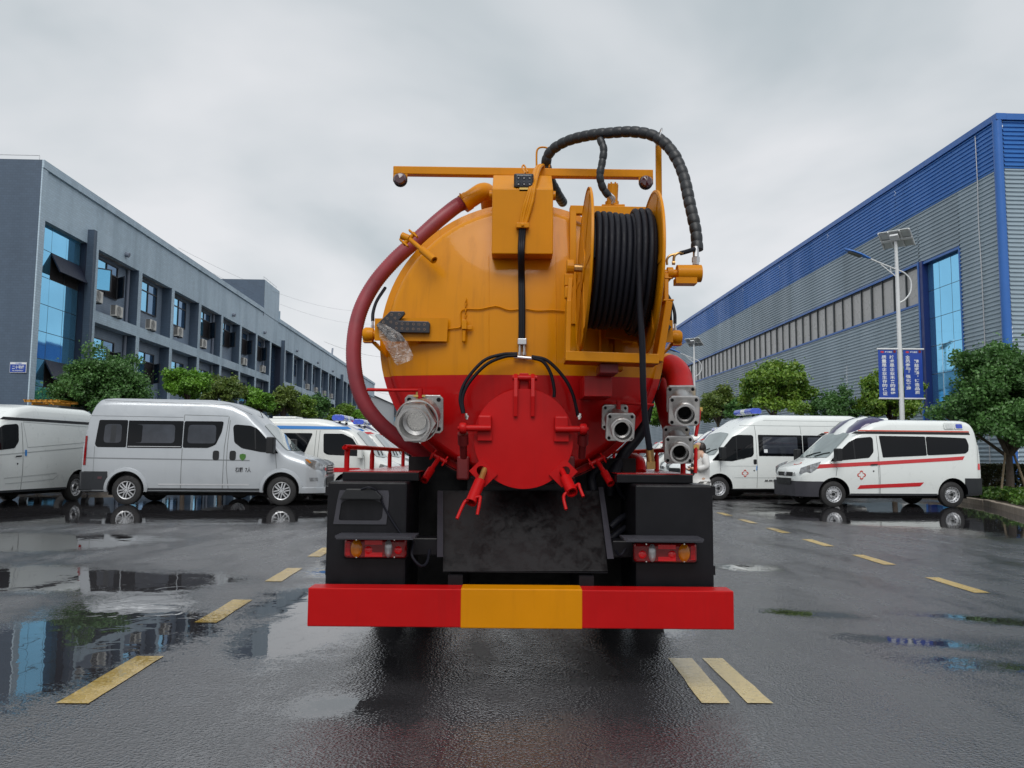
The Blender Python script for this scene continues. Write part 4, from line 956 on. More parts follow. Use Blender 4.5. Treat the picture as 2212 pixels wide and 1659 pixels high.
# ------------------------------------------------------------------ vans and ambulances (front towards +x, origin on the ground)
def lerp_tab(tab, x):
    if x <= tab[0][0]: return tab[0][1]
    for (a, va), (b, vb) in zip(tab, tab[1:]):
        if x <= b: return va + (vb - va) * (x - a) / (b - a)
    return tab[-1][1]
class Van:
    def __init__(s, name, L, W, prof, plan, belt, tum, wheels, wr, z0=0.30, rad=0.14, body='van_white', smooth_k=0.10):
        s.name, s.L, s.W, s.belt, s.tum, s.wheels, s.wr, s.z0, s.rad, s.body = name, L, W, belt, tum, wheels, wr, z0, rad, body
        f = np.linspace(0, L, 400); z = np.array([lerp_tab(prof, q) for q in f]); w = np.array([lerp_tab(plan, q) for q in f])
        k = max(1, int(smooth_k / (L / 399))); ker = np.hanning(2 * k + 3); ker /= ker.sum(); pad = k + 1
        zs = np.convolve(np.pad(z, pad, 'edge'), ker, 'valid')
        s.fx, s.zx, s.wx = f, zs, np.convolve(np.pad(w, pad, 'edge'), ker, 'valid'); s.H = zs.max()
        s.parts = []
    def z1(s, f): return float(np.interp(f, s.fx, s.zx))
    def hw(s, f, z):
        k = float(np.interp(f, s.fx, s.wx)); b = s.belt
        if z < 0.5: t = 1 - 0.05 * ((0.5 - z) / 0.3) ** 2
        elif z < b: t = 1 + 0.012 * math.sin(math.pi * (z - 0.5) / (b - 0.5))
        else: t = 1 - s.tum * ((z - b) / (s.H - b)) ** 1.4
        return s.W * k * t
    def top(s, f, y):
        z1, r = s.z1(f), s.rad; wt = s.hw(f, z1 - r); d = abs(y) - (wt - r)
        return z1 - 0.03 * (y / wt) ** 2 - (r - math.sqrt(max(0, r * r - min(d, r) ** 2)) if d > 0 else 0)
    shrink = None
    def X(s, f):
        if s.shrink:
            a, ka, c, kc = s.shrink
            if f < a: f = a - (a - f) * ka
            elif f > c: f = c + (f - c) * kc
        return s.L / 2 - f
    def ring(s, f):
        z1, r = s.z1(f), s.rad; h = []
        w0 = s.hw(f, s.z0); h.append((w0 * 0.88, s.z0))
        zs = np.linspace(s.z0 + 0.04, z1 - r, 9)
        h += [(s.hw(f, z), z) for z in zs]; wt = s.hw(f, z1 - r)
        for k in range(1, 6):
            a = R(90) * k / 5; y = wt - r + r * math.cos(a); h.append((y, z1 - r + r * math.sin(a) - 0.03 * (y / wt) ** 2))
        y = (wt - r) * 0.5; h.append((y, z1 - 0.03 * (y / wt) ** 2))
        return h
    def make_body(s, parent):
        b = MB(); st = sorted(set(list(np.linspace(0, 0.5, 14)) + list(np.linspace(0.5, 2.6, 34)) + list(np.linspace(2.6, s.L - 0.4, 14)) + list(np.linspace(s.L - 0.4, s.L, 10))))
        vs = []; 
        for f in st:
            h = s.ring(f); full = [(y, z) for y, z in h] + [(0, s.z1(f))] + [(-y, z) for y, z in reversed(h)]
            n = len(full); vs += [(s.X(f), y, z) for y, z in full]
        fs = [(j * n + i, j * n + (i + 1) % n, (j + 1) * n + (i + 1) % n, (j + 1) * n + i) for j in range(len(st) - 1) for i in range(n)]
        fs += [tuple(range(n - 1, -1, -1)), tuple(range((len(st) - 1) * n, len(st) * n))]
        b.add(vs, fs); o = b.build('body', s.body, parent)
        c = MB()
        for fw in s.wheels:
            for sd_ in (-1, 1): c.cyl((s.X(fw), sd_ * (s.W + 0.2), s.wr + 0.02), (s.X(fw), sd_ * (s.W - 0.34), s.wr + 0.02), s.wr + 0.075, n=32)
        cu = c.build('cutter', 'plastic_black')
        md = o.modifiers.new('arches', 'BOOLEAN'); md.object = cu; md.operation = 'DIFFERENCE'; md.solver = 'EXACT'
        try: md.material_mode = 'TRANSFER'
        except Exception: pass
        me = bpy.data.meshes.new_from_object(o.evaluated_get(bpy.context.evaluated_depsgraph_get()))
        o.modifiers.clear(); o.data = me; bpy.data.objects.remove(cu)
        me.polygons.foreach_set('use_smooth', [True] * len(me.polygons)); me.set_sharp_from_angle(angle=R(38))
        return o
    def side(s, name, poly, m, parent, sd_=None, off=0.006, rnd=0.0, step=0.22):
        if rnd: poly = round_poly(poly, rnd)
        v, f = fill_poly(poly, step); res = []
        for q in ((1, -1) if sd_ is None else (sd_,)):
            b = MB(); b.add([(s.X(a), q * (s.hw(a, z) + off), z) for a, z in v], f); res.append(b.build(name, m, parent, 60))
        return res
    def upper(s, name, poly, m, parent, off=0.012, rnd=0.0, step=0.16):
        if rnd: poly = round_poly(poly, rnd)
        v, f = fill_poly(poly, step); b = MB(); vs = []
        for a, y in v:
            e_ = 0.03; n = Vector(((s.top(a + e_, y) - s.top(a - e_, y)) / (2 * e_), -(s.top(a, y + e_) - s.top(a, y - e_)) / (2 * e_), 1)).normalized()
            p = Vector((s.X(a), y, s.top(a, y))) + n * off; vs.append(p)
        b.add(vs, f); return b.build(name, m, parent, 60)
    def front(s, name, poly, m, parent, off=0.008, rnd=0.0, bulge=0.0):
        if rnd: poly = round_poly(poly, rnd)
        v, f = fill_poly(poly, 0.2); b = MB(); b.add([(s.X(0) + off - bulge * (y / s.W) ** 2, y, z) for y, z in v], f); return b.build(name, m, parent, 60)
    def line(s, name, pts, w, m, parent, sd_=None, off=0.004):
        """thin panel gap or crease on the side"""
        for q in ((1, -1) if sd_ is None else (sd_,)):
            b = MB()
            for (a, z), (c, d) in zip(pts, pts[1:]):
                n = max(1, int(math.hypot(c - a, d - z) / 0.2)); nx, nz = -(d - z), (c - a); l = math.hypot(nx, nz); nx, nz = nx / l * w / 2, nz / l * w / 2
                vs = []
                for i in range(n + 1):
                    t = i / n; fa, fz = a + (c - a) * t, z + (d - z) * t
                    for sg_ in (-1, 1): vs.append((s.X(fa + nx * sg_), q * (s.hw(fa, fz) + off), fz + nz * sg_))
                b.add(vs, [(2 * i, 2 * i + 1, 2 * i + 3, 2 * i + 2) for i in range(n)])
            b.build(name, m, parent)
    def text(s, txt, f, z, width, height, m, parent, sd_):
        vs, fs = fit_text(txt, width, height); b = MB()
        # on the right-hand side (-y) text runs rear -> front when seen from outside
        b.add([(s.X((f - a) if sd_ < 0 else (f + a)), sd_ * (s.hw(f, z + c) + 0.009), z + c) for a, c in vs], fs); return b.build('lettering', m, parent)
    def emblem(s, f, z, r, parent, sd_=None):
        """four-lobed cross drawn as an outline"""
        for q in ((1, -1) if sd_ is None else (sd_,)):
            pts = []
            for i in range(48):
                an = 2 * math.pi * i / 48; w_ = (an + math.pi / 4) % (math.pi / 2) - math.pi / 4; k = 0.60 * math.cos(w_) + math.sqrt(max(0.0, 0.16 - (0.60 * math.sin(w_)) ** 2)) if abs(0.60 * math.sin(w_)) < 0.395 else 0.56; pts.append((math.cos(an) * k, math.sin(an) * k))
            b = MB(); vs = [(s.X(f + a * r * sc), q * (s.hw(f, z) + 0.009), z + c * r * sc) for sc in (1.0, 0.74) for a, c in pts]
            b.add(vs, [(i, (i + 1) % 48, 48 + (i + 1) % 48, 48 + i) for i in range(48)]); b.build('cross_emblem', 'emblem_red', parent)
    def wheel_set(s, parent, style):
        for fw in s.wheels:
            for q in (1, -1):
                c = Vector((s.X(fw), q * (s.W - 0.045), s.wr)); ax = Vector((0, q, 0)); R0 = s.wr; ri = R0 * 0.62
                b = MB(); b.lathe([(-0.19, ri), (-0.195, R0 * 0.86), (-0.17, R0 * 0.97), (-0.14, R0), (-0.05, R0), (-0.02, R0 * 0.97), (0.004, R0 * 0.84), (0.0, ri + 0.012), (-0.02, ri)], c, ax, 40, closed=True)
                w = b.build('wheel', 'tyre', parent, 35)
                rm = MB(); e1 = Vector((1, 0, 0)); e2 = Vector((0, 0, 1))
                if style == 'steel':
                    rm.lathe([(-0.02, ri), (0.0, ri * 0.985), (-0.004, ri * 0.93), (-0.035, ri * 0.90), (-0.03, ri * 0.80), (-0.055, ri * 0.62), (-0.012, ri * 0.52), (-0.010, ri * 0.40), (-0.03, ri * 0.33), (-0.032, 0.001)], c, ax, 36)
                    r_ = rm.build('rim', 'rim_steel', w, 50)
                    dk = MB()
                    for k in range(16):
                        an = 2 * math.pi * k / 16; p = c + (e1 * math.cos(an) + e2 * math.sin(an)) * ri * 0.84; dk.cyl(p + ax * -0.045, p + ax * -0.022, ri * 0.055, n=8)
                    dk.cyl(c + ax * -0.03, c + ax * -0.008, ri * 0.20, n=14)
                    for k in range(5): an = 2 * math.pi * k / 5; p = c + (e1 * math.cos(an) + e2 * math.sin(an)) * ri * 0.40; dk.cyl(p + ax * -0.03, p + ax * 0.0, ri * 0.07, n=8)
                    dk.build('wheel_hub', 'plastic_black', w, 40)
                else:
                    rm.lathe([(-0.02, ri), (0.0, ri * 0.985), (-0.006, ri * 0.90), (-0.05, ri * 0.86), (-0.05, ri * 0.84), (-0.012, ri * 0.88)], c, ax, 36)
                    for k in range(6):
                        for dd in (-0.13, 0.13):
                            an = 2 * math.pi * k / 6 + 0.26; d = e1 * math.cos(an) + e2 * math.sin(an); pp = e1 * -math.sin(an) + e2 * math.cos(an)
                            a_ = c + ax * -0.006 + d * ri * 0.20 + pp * dd * ri * 0.8; z_ = c + ax * -0.016 + d * ri * 0.90 + pp * dd * ri * 1.25; n_ = pp * ri * 0.062
                            vs = [a_ - n_, a_ + n_, z_ + n_, z_ - n_]; rm.add(vs + [x - ax * 0.03 for x in vs], [(0, 1, 2, 3), (7, 6, 5, 4), (0, 4, 5, 1), (1, 5, 6, 2), (2, 6, 7, 3), (3, 7, 4, 0)])
                    rm.cyl(c + ax * -0.03, c + ax * -0.002, ri * 0.27, n=20)
                    rm.build('rim', 'rim_steel', w, 40)
                    dk = MB(); dk.lathe([(-0.06, ri * 0.86), (-0.062, 0.001)], c, ax, 24)
                    for k in range(6): an = 2 * math.pi * k / 6 + 0.79; p = c + (e1 * math.cos(an) + e2 * math.sin(an)) * ri * 0.20; dk.cyl(p + ax * -0.01, p + ax * 0.001, ri * 0.045, n=8)
                    dk.build('wheel_hub', 'plastic_black', w, 40)
    def mirrors(s, f, z, parent, m='plastic_black', big=1.0, sd_=None):
        for q in ((1, -1) if sd_ is None else (sd_,)):
            y = s.hw(f, z); b = MB(); x = s.X(f)
            b.box((x - 0.06 * big, q * (y + 0.06), z - 0.02), (x + 0.08 * big, q * (y + 0.27 * big), z + 0.30 * big)); b.box((x + 0.01, q * (y - 0.03), z - 0.03), (x + 0.07, q * (y + 0.10), z + 0.05))
            b.build('wing_mirror', m, parent, bevel=0.025)
    def skirts(s, parent, f0, f1, zlo, zhi, m, name='bumper', wide=0.014, nose=False):
        """wrap-round bumper: a band loft a little wider than the body"""
        st = np.linspace(f0, f1, 12); vs = []; lv = np.linspace(zlo, zhi, 5)
        ext = -0.05 if nose else 0.0
        b = MB(); n = 10
        for f in st:
            ff = f + (ext if nose and f == st[0] else 0)
            for z in lv: vs.append((s.X(ff), s.hw(max(f, 0), z) + wide, z))
            for z in lv[::-1]: vs.append((s.X(ff), -(s.hw(max(f, 0), z) + wide), z))
        b.add(vs, [(j * n + i, j * n + (i + 1) % n, (j + 1) * n + (i + 1) % n, (j + 1) * n + i) for j in range(len(st) - 1) for i in range(n)] + [tuple(range(n)), tuple(range((len(st) - 1) * n, len(st) * n))])
        o = b.build(name, m, parent, 40)
        # clear the wheel openings
        c = MB()
        for fw in s.wheels:
            for q in (-1, 1): c.cyl((s.X(fw), q * (s.W + 0.2), s.wr + 0.02), (s.X(fw), q * (s.W - 0.40), s.wr + 0.02), s.wr + 0.075, n=32)
        cu = c.build('cutter', 'plastic_black'); md = o.modifiers.new('a', 'BOOLEAN'); md.object = cu; md.operation = 'DIFFERENCE'; md.solver = 'EXACT'
        me = bpy.data.meshes.new_from_object(o.evaluated_get(bpy.context.evaluated_depsgraph_get())); o.modifiers.clear(); o.data = me; bpy.data.objects.remove(cu)
        bv_ = o.modifiers.new('bevel', 'BEVEL'); bv_.width = 0.035; bv_.segments = 3; bv_.limit_method = 'ANGLE'; bv_.angle_limit = R(50)
        return o
    def arch_flare(s, parent, m, w=0.07):
        for fw in s.wheels:
            for q in (1, -1):
                b = MB(); vs = []; n = 22
                for i in range(n + 1):
                    an = R(-14) + R(208) * i / n
                    for rr, off in ((s.wr + 0.078, 0.0), (s.wr + 0.085, 0.03), (s.wr + 0.085 + w, 0.022), (s.wr + 0.10 + w, 0.0)):
                        f = fw - math.cos(an) * rr; z = s.wr + 0.02 + math.sin(an) * rr; z = max(z, s.z0 + 0.02); vs.append((s.X(f), q * (s.hw(min(max(f, 0), s.L), z) + off), z))
                b.add(vs, [(4 * i + k, 4 * i + k + 1, 4 * i + k + 5, 4 * i + k + 4) for i in range(n) for k in range(3)]); b.build('wheel_arch', m, parent, 40)
    def underside(s, parent):
        b = MB(); b.box((-s.L / 2 + 0.5, -s.W * 0.62, 0.22), (s.L / 2 - 0.5, s.W * 0.62, s.z0 + 0.04))
        for fw in s.wheels: b.cyl((s.X(fw), -s.W + 0.1, s.wr), (s.X(fw), s.W - 0.1, s.wr), 0.06, n=8)
        b.build('chassis', 'black_matte', parent)
    def beacon(s, f, parent, w=1.15):
        z = s.z1(f) + 0.02; b = MB()
        def bar(y0, y1, m, nm):
            q = MB(); pr = [(-0.14, 0.04), (-0.19, 0.10), (-0.16, 0.185), (-0.09, 0.21), (0.09, 0.21), (0.16, 0.185), (0.19, 0.10), (0.14, 0.04)]
            q.prism(pr, (s.X(f), y0, z), (1, 0, 0), (0, 0, 1), (0, y1 - y0, 0)); return q.build(nm, m, parent if nm == 'light_bar' else lb, bevel=0.015)
        lb = bar(-w / 2, -0.14, 'beacon_blue', 'light_bar'); bar(0.14, w / 2, 'beacon_blue', 'blue_lens'); bar(-0.139, 0.139, 'beacon_clear', 'clear_lens')
        q = MB(); [q.box((s.X(f) - 0.03, sy * 0.4 - 0.03, z - 0.06), (s.X(f) + 0.03, sy * 0.4 + 0.03, z + 0.03)) for sy in (-1, 1)]; q.build('light_bar_foot', 'plastic_black', lb)
    def wipers(s, f, parent):
        b = MB()
        for y0 in (-0.35, 0.15):
            p = [Vector((s.X(f), y0, s.top(f, y0) + 0.03)), Vector((s.X(f + 0.12), y0 + 0.3, s.top(f + 0.12, y0 + 0.3) + 0.03)), Vector((s.X(f + 0.16), y0 + 0.55, s.top(f + 0.16, y0 + 0.5) + 0.03))]
            b.tube(p, 0.014, 5)
        b.build('wiper', 'plastic_black', parent)

def van_thing(name, label, cat, group): return thing(name, (0, 0, 0), label, cat, group)
AMB = 'ambulances parked in the yard'; VANS = 'vans parked on the left'

# --- short-nosed van with raised roof, used for the white panel van and the red striped ambulance
def custom_van(label, cat, group, ambulance):
    V = Van('custom', 5.30, 0.985, [(0, 0.78), (0.03, 0.90), (0.16, 1.02), (0.80, 1.24), (0.95, 1.32), (1.62, 1.92), (1.85, 2.04), (2.15, 2.20), (2.6, 2.28), (4.8, 2.28), (5.05, 2.22), (5.20, 2.06), (5.27, 1.7), (5.30, 1.4)],
            [(0, 0.60), (0.05, 0.74), (0.14, 0.86), (0.35, 0.95), (0.8, 1.0), (4.8, 1.0), (5.1, 0.985), (5.3, 0.90)], 1.15, 0.13, (0.98, 4.18), 0.335, rad=0.17); V.shrink = (0.98, 0.86, 4.18, 0.74)
    t = van_thing('ambulance' if ambulance else 'panel_van', label, cat, group)
    V.make_body(t); V.underside(t); V.wheel_set(t, 'steel')
    V.upper('windscreen', [(0.88, -0.80), (0.82, 0), (0.88, 0.80), (1.60, 0.66), (1.66, 0), (1.60, -0.66)], 'windshield', t, rnd=0.06); V.wipers(0.86, t)
    V.side('door_window', [(0.86, 1.17), (1.20, 1.20), (1.93, 1.27), (2.06, 1.42), (2.07, 1.76), (2.02, 1.81), (1.62, 1.77), (1.40, 1.66)], 'glass_dark', t, rnd=0.04)
    V.line('window_pillar', [(1.55, 1.24), (1.53, 1.72)], 0.04, 'plastic_black', t, off=0.009)
    if ambulance:
        V.side('rear_window', [(2.24, 1.84), (3.50, 1.83), (3.50, 1.34), (2.30, 1.28)], 'glass_dark', t, rnd=0.03); V.side('rear_window', [(3.515, 1.83), (4.78, 1.80), (4.86, 1.62), (4.82, 1.46), (4.70, 1.40), (3.515, 1.345)], 'glass_dark', t, rnd=0.05)
        V.side('red_stripe', [(0.50, 1.09), (2.17, 1.18), (4.66, 1.33), (4.58, 1.235), (2.17, 1.085), (0.44, 0.985)], 'stripe_red', t, step=0.3)
        V.side('red_stripe', [(1.66, 0.57), (3.38, 0.65), (3.28, 0.55), (1.58, 0.475)], 'stripe_red', t)
        V.side('red_stripe', [(1.70, 1.985), (4.92, 1.985), (4.93, 1.955), (1.68, 1.955)], 'stripe_orange', t)
        V.emblem(1.70, 0.83, 0.115, t); V.upper('hood_emblem', [(0.40 + 0.10 * math.cos(a * 0.2618), -0.0 + 0.17 * math.sin(a * 0.2618)) for a in range(24)], 'emblem_red', t, off=0.004); V.upper('hood_emblem_centre', [(0.40 + 0.075 * math.cos(a * 0.2618), 0.13 * math.sin(a * 0.2618)) for a in range(24)], 'van_white', t, off=0.008)
        for f0, m in ((4.08, 'beacon_clear'), (4.42, 'beacon_blue')):
            V.side('side_lamp_frame', [(f0 - 0.03, 2.03), (f0 + 0.30, 2.03), (f0 + 0.29, 2.20), (f0 - 0.04, 2.20)][::1], 'van_white', t, off=0.020, rnd=0.04); V.side('side_lamp', [(f0 + 0.02, 2.055), (f0 + 0.26, 2.055), (f0 + 0.25, 2.165), (f0 + 0.01, 2.165)], m, t, off=0.03, rnd=0.03)
        for q in (1, -1):      # purple beacons blended into the roof front
            b = MB(); prof = [(1.62, 0.0), (1.75, 0.10), (2.0, 0.155), (2.3, 0.14), (2.6, 0.03)]; vs = []; n = 9
            for f, hgt_ in prof:
                for k in range(n): a = math.pi * k / (n - 1); y = q * (0.46 + 0.34 * math.cos(a) * (0.35 + 0.65 * min(1, hgt_ / 0.15))); vs.append((V.X(f), y, V.top(f, y) - 0.03 + (hgt_ + 0.03) * math.sin(a)))
            b.add(vs, [(j * n + k, j * n + k + 1, (j + 1) * n + k + 1, (j + 1) * n + k) for j in range(4) for k in range(n - 1)]); b.build('roof_beacon', 'beacon_purple', t, 60)
        b = MB(); vs = []; n = 9
        for f, hgt_ in [(1.55, 0.0), (1.70, 0.10), (2.0, 0.165), (2.35, 0.15), (2.9, 0.02)]:
            for k in range(n): a = math.pi * k / (n - 1); y = 0.30 * math.cos(a); vs.append((V.X(f), y, V.top(f, y) - 0.03 + (hgt_ + 0.035) * math.sin(a)))
        b.add(vs, [(j * n + k, j * n + k + 1, (j + 1) * n + k + 1, (j + 1) * n + k) for j in range(4) for k in range(n - 1)]); b.build('roof_fairing', 'van_white', t, 60)
        b = MB(); b.box((V.X(2.95), -0.2, 2.27), (V.X(2.55), 0.2, 2.335)); b.build('roof_vent', 'van_white', t, bevel=0.025)
        V.line('weld_seam', [(2.17, 0.36), (2.17, 0.70), (2.16, 1.0), (2.17, 1.3)], 0.010, 'seam', t)
    else:
        V.line('panel_crease', [(2.22, 1.86), (4.72, 1.83), (4.86, 1.62), (4.80, 1.46), (2.34, 1.29), (2.22, 1.86)], 0.014, 'crease_white', t)
        V.line('panel_crease', [(0.9, 1.08), (2.2, 1.17), (4.75, 1.34)], 0.022, 'crease_white', t); V.line('panel_crease', [(0.9, 1.90 - 0.8), (1.0, 1.1)], 0.01, 'crease_white', t)
        V.line('panel_crease', [(1.65, 0.62), (3.35, 0.70)], 0.016, 'crease_white', t); V.line('panel_crease', [(1.70, 0.50), (3.25, 0.56), (3.38, 0.64)], 0.016, 'crease_white', t)
        V.side('blue_tape', [(2.25, 1.10), (2.31, 1.10), (2.31, 1.24), (2.25, 1.24)], 'tape_blue', t, off=0.012, rnd=0.02)
    V.side('roof_band', [(1.62, 1.95), (1.80, 1.95), (4.93, 1.95), (4.96, 1.885), (1.50, 1.885)], 'plastic_black', t, off=0.004)
    V.line('door_gap', [(1.02, 0.80), (1.06, 1.0), (0.84, 1.16)], 0.012, 'seam', t); V.line('door_gap', [(2.20, 0.34), (2.20, 1.0), (2.17, 1.84)], 0.012, 'seam', t)
    V.side('door_handle', [(1.95, 1.075), (2.14, 1.085), (2.14, 1.115), (1.95, 1.105)], 'plastic_black', t, off=0.022); V.side('lock', [(2.03 + 0.022 * math.cos(k), 0.93 + 0.022 * math.sin(k)) for k in np.linspace(0, 5.6, 9)], 'plastic_black', t)
    V.skirts(t, 0.0, 0.66, 0.27, 0.66, 'holder_grey', nose=True); V.skirts(t, 4.62, 5.335, 0.33, 0.76, 'plastic_grey')
    V.side('headlamp', [(0.04, 0.84), (0.07, 1.0), (0.30, 1.09), (0.60, 1.17), (0.46, 0.98), (0.30, 0.88)], 'headlamp', t, off=0.010, rnd=0.03)
    V.front('headlamp', [(0.46, 0.79), (0.575, 0.80), (0.575, 0.885), (0.49, 0.87)], 'headlamp', t); V.front('headlamp', [(-0.575, 0.80), (-0.46, 0.79), (-0.49, 0.87), (-0.575, 0.885)], 'headlamp', t)
    V.front('grille', [(-0.42, 0.78), (0.42, 0.78), (0.46, 0.885), (-0.46, 0.885)], 'plastic_black', t, rnd=0.03)
    g = V.front('lower_grille', [(-0.40, 0.56), (0.40, 0.56), (0.47, 0.73), (-0.47, 0.73)], 'plastic_black', t, off=0.058, rnd=0.04)
    b = MB(); [b.box((V.X(0) + 0.055, -0.42, z), (V.X(0) + 0.068, 0.42, z + 0.012)) for z in (0.59, 0.625, 0.66, 0.695)]; b.build('grille_bar', 'plastic_grey', g)
    b = MB(); b.lathe([(0, 0.001), (0.012, 0.05), (0, 0.06)], (V.X(0) + 0.008, 0, 0.835), (1, 0, 0), 18); b.build('badge', 'rim_steel', t, 40)
    V.side('tail_lamp', [(5.14, 0.98), (5.27, 0.98), (5.275, 1.14), (5.17, 1.14)], 'lens_red_bright', t, off=0.012); V.side('tail_lamp_lens', [(5.18, 1.145), (5.275, 1.145), (5.27, 1.62), (5.22, 1.62)], 'beacon_clear' if ambulance else 'lens_red', t, off=0.012)
    V.mirrors(1.02, 1.20, t); V.line('sill', [(1.4, 0.335), (3.75, 0.335)], 0.05, 'plastic_grey', t, off=0.006)
    return t, V

# --- long high-roof van
def high_van(label, group, emblems=True, beacon=True):
    V = Van('high', 5.75, 0.99, [(0, 0.86), (0.04, 0.98), (0.25, 1.10), (0.78, 1.28), (0.90, 1.36), (1.42, 2.00), (1.55, 2.08), (2.10, 2.44), (2.45, 2.55), (5.4, 2.57), (5.58, 2.52), (5.68, 2.3), (5.75, 1.7)],
            [(0, 0.80), (0.10, 0.91), (0.35, 0.97), (0.8, 1.0), (5.3, 1.0), (5.75, 0.97)], 1.2, 0.12, (0.94, 4.62), 0.345, rad=0.17)
    t = van_thing('ambulance', label, 'ambulance', group); V.make_body(t); V.underside(t); V.wheel_set(t, 'steel')
    V.upper('windscreen', [(0.86, -0.82), (0.80, 0), (0.86, 0.82), (1.40, 0.70), (1.45, 0), (1.40, -0.70)], 'windshield', t, rnd=0.05); V.wipers(0.84, t)
    V.side('door_window', [(0.72, 1.16), (1.35, 1.14), (1.98, 1.28), (2.04, 1.36), (2.05, 1.88), (2.0, 1.92), (1.55, 1.92), (1.38, 1.86)], 'glass_dark', t, rnd=0.03)
    V.line('window_pillar', [(1.50, 1.20), (1.50, 1.88)], 0.03, 'plastic_black', t, off=0.009)
    V.side('side_window', [(2.20, 1.30), (3.62, 1.30), (3.62, 1.93), (2.20, 1.93)], 'glass_dark', t, rnd=0.03); V.side('side_window', [(3.64, 1.30), (5.25, 1.30), (5.25, 1.93), (3.64, 1.93)], 'glass_dark', t, rnd=0.03)
    V.side('window_glass', [(2.34, 1.38), (3.46, 1.38), (3.46, 1.87), (2.34, 1.87)], 'glass_grey', t, off=0.009, rnd=0.05); V.side('window_glass', [(3.80, 1.38), (5.0, 1.38), (5.0, 1.87), (3.80, 1.87)], 'glass_grey', t, off=0.009, rnd=0.05)
    V.side('window_sticker', [(2.37, 1.40), (2.48, 1.40), (2.48, 1.50), (2.37, 1.50)], 'letter_white', t, off=0.012)
    V.line('panel_crease', [(1.62, 2.20), (5.5, 2.22)], 0.014, 'crease_white', t); V.line('panel_crease', [(2.4, 2.36), (5.4, 2.37)], 0.010, 'crease_white', t)
    V.line('door_gap', [(0.98, 0.84), (0.97, 1.14)], 0.011, 'seam', t); V.line('door_gap', [(2.12, 0.36), (2.14, 0.9), (2.13, 1.96), (2.10, 2.22)], 0.011, 'seam', t); V.line('door_gap', [(3.60, 1.95), (3.58, 2.22)], 0.010, 'seam', t)
    V.line('panel_crease', [(1.40, 0.66), (5.0, 0.66)], 0.014, 'crease_white', t); V.line('panel_crease', [(1.1, 1.0), (2.1, 1.0)], 0.010, 'crease_white', t)
    V.side('door_handle', [(2.02, 1.06), (2.12, 1.06), (2.12, 1.20), (2.02, 1.20)], 'plastic_black', t, off=0.012, rnd=0.02); V.side('lock', [(2.03 + 0.022 * math.cos(k), 0.87 + 0.022 * math.sin(k)) for k in np.linspace(0, 5.6, 9)], 'plastic_black', t)
    V.side('blue_tape', [(2.09, 0.88), (2.12, 0.88), (2.13, 1.02), (2.11, 1.02)], 'tape_blue', t, off=0.014)
    V.skirts(t, 0.0, 0.56, 0.27, 0.62, 'plastic_grey', nose=True); V.skirts(t, 5.05, 5.79, 0.33, 0.70, 'plastic_grey')
    V.side('headlamp', [(0.04, 0.86), (0.06, 1.02), (0.40, 1.12), (0.46, 1.0), (0.34, 0.88)], 'headlamp', t, off=0.010, rnd=0.03)
    V.front('headlamp', [(0.50, 0.84), (0.775, 0.86), (0.765, 1.0), (0.54, 0.96)], 'headlamp', t); V.front('headlamp', [(-0.775, 0.86), (-0.50, 0.84), (-0.54, 0.96), (-0.765, 1.0)], 'headlamp', t)
    V.front('grille', [(-0.46, 0.70), (0.46, 0.70), (0.46, 0.92), (-0.46, 0.92)], 'plastic_black', t, rnd=0.04, off=0.06)
    V.side('tail_lamp', [(5.62, 0.95), (5.70, 0.95), (5.70, 1.35), (5.62, 1.35)], 'lens_red_bright', t, off=0.012)
    V.mirrors(0.98, 1.22, t, big=1.1)
    if emblems:
        V.emblem(1.74, 0.79, 0.105, t); [V.text('总质量：3700kg', 2.35 if q > 0 else 3.3, 0.53, 0.95, 0.075, 'letter_black', t, q) for q in (1, -1)]; [V.text('TRANSIT', 1.50 if q > 0 else 1.75, 1.205, 0.27, 0.035, 'plastic_grey', t, q) for q in (1, -1)]
    if beacon: V.beacon(2.35, t)
    return t, V

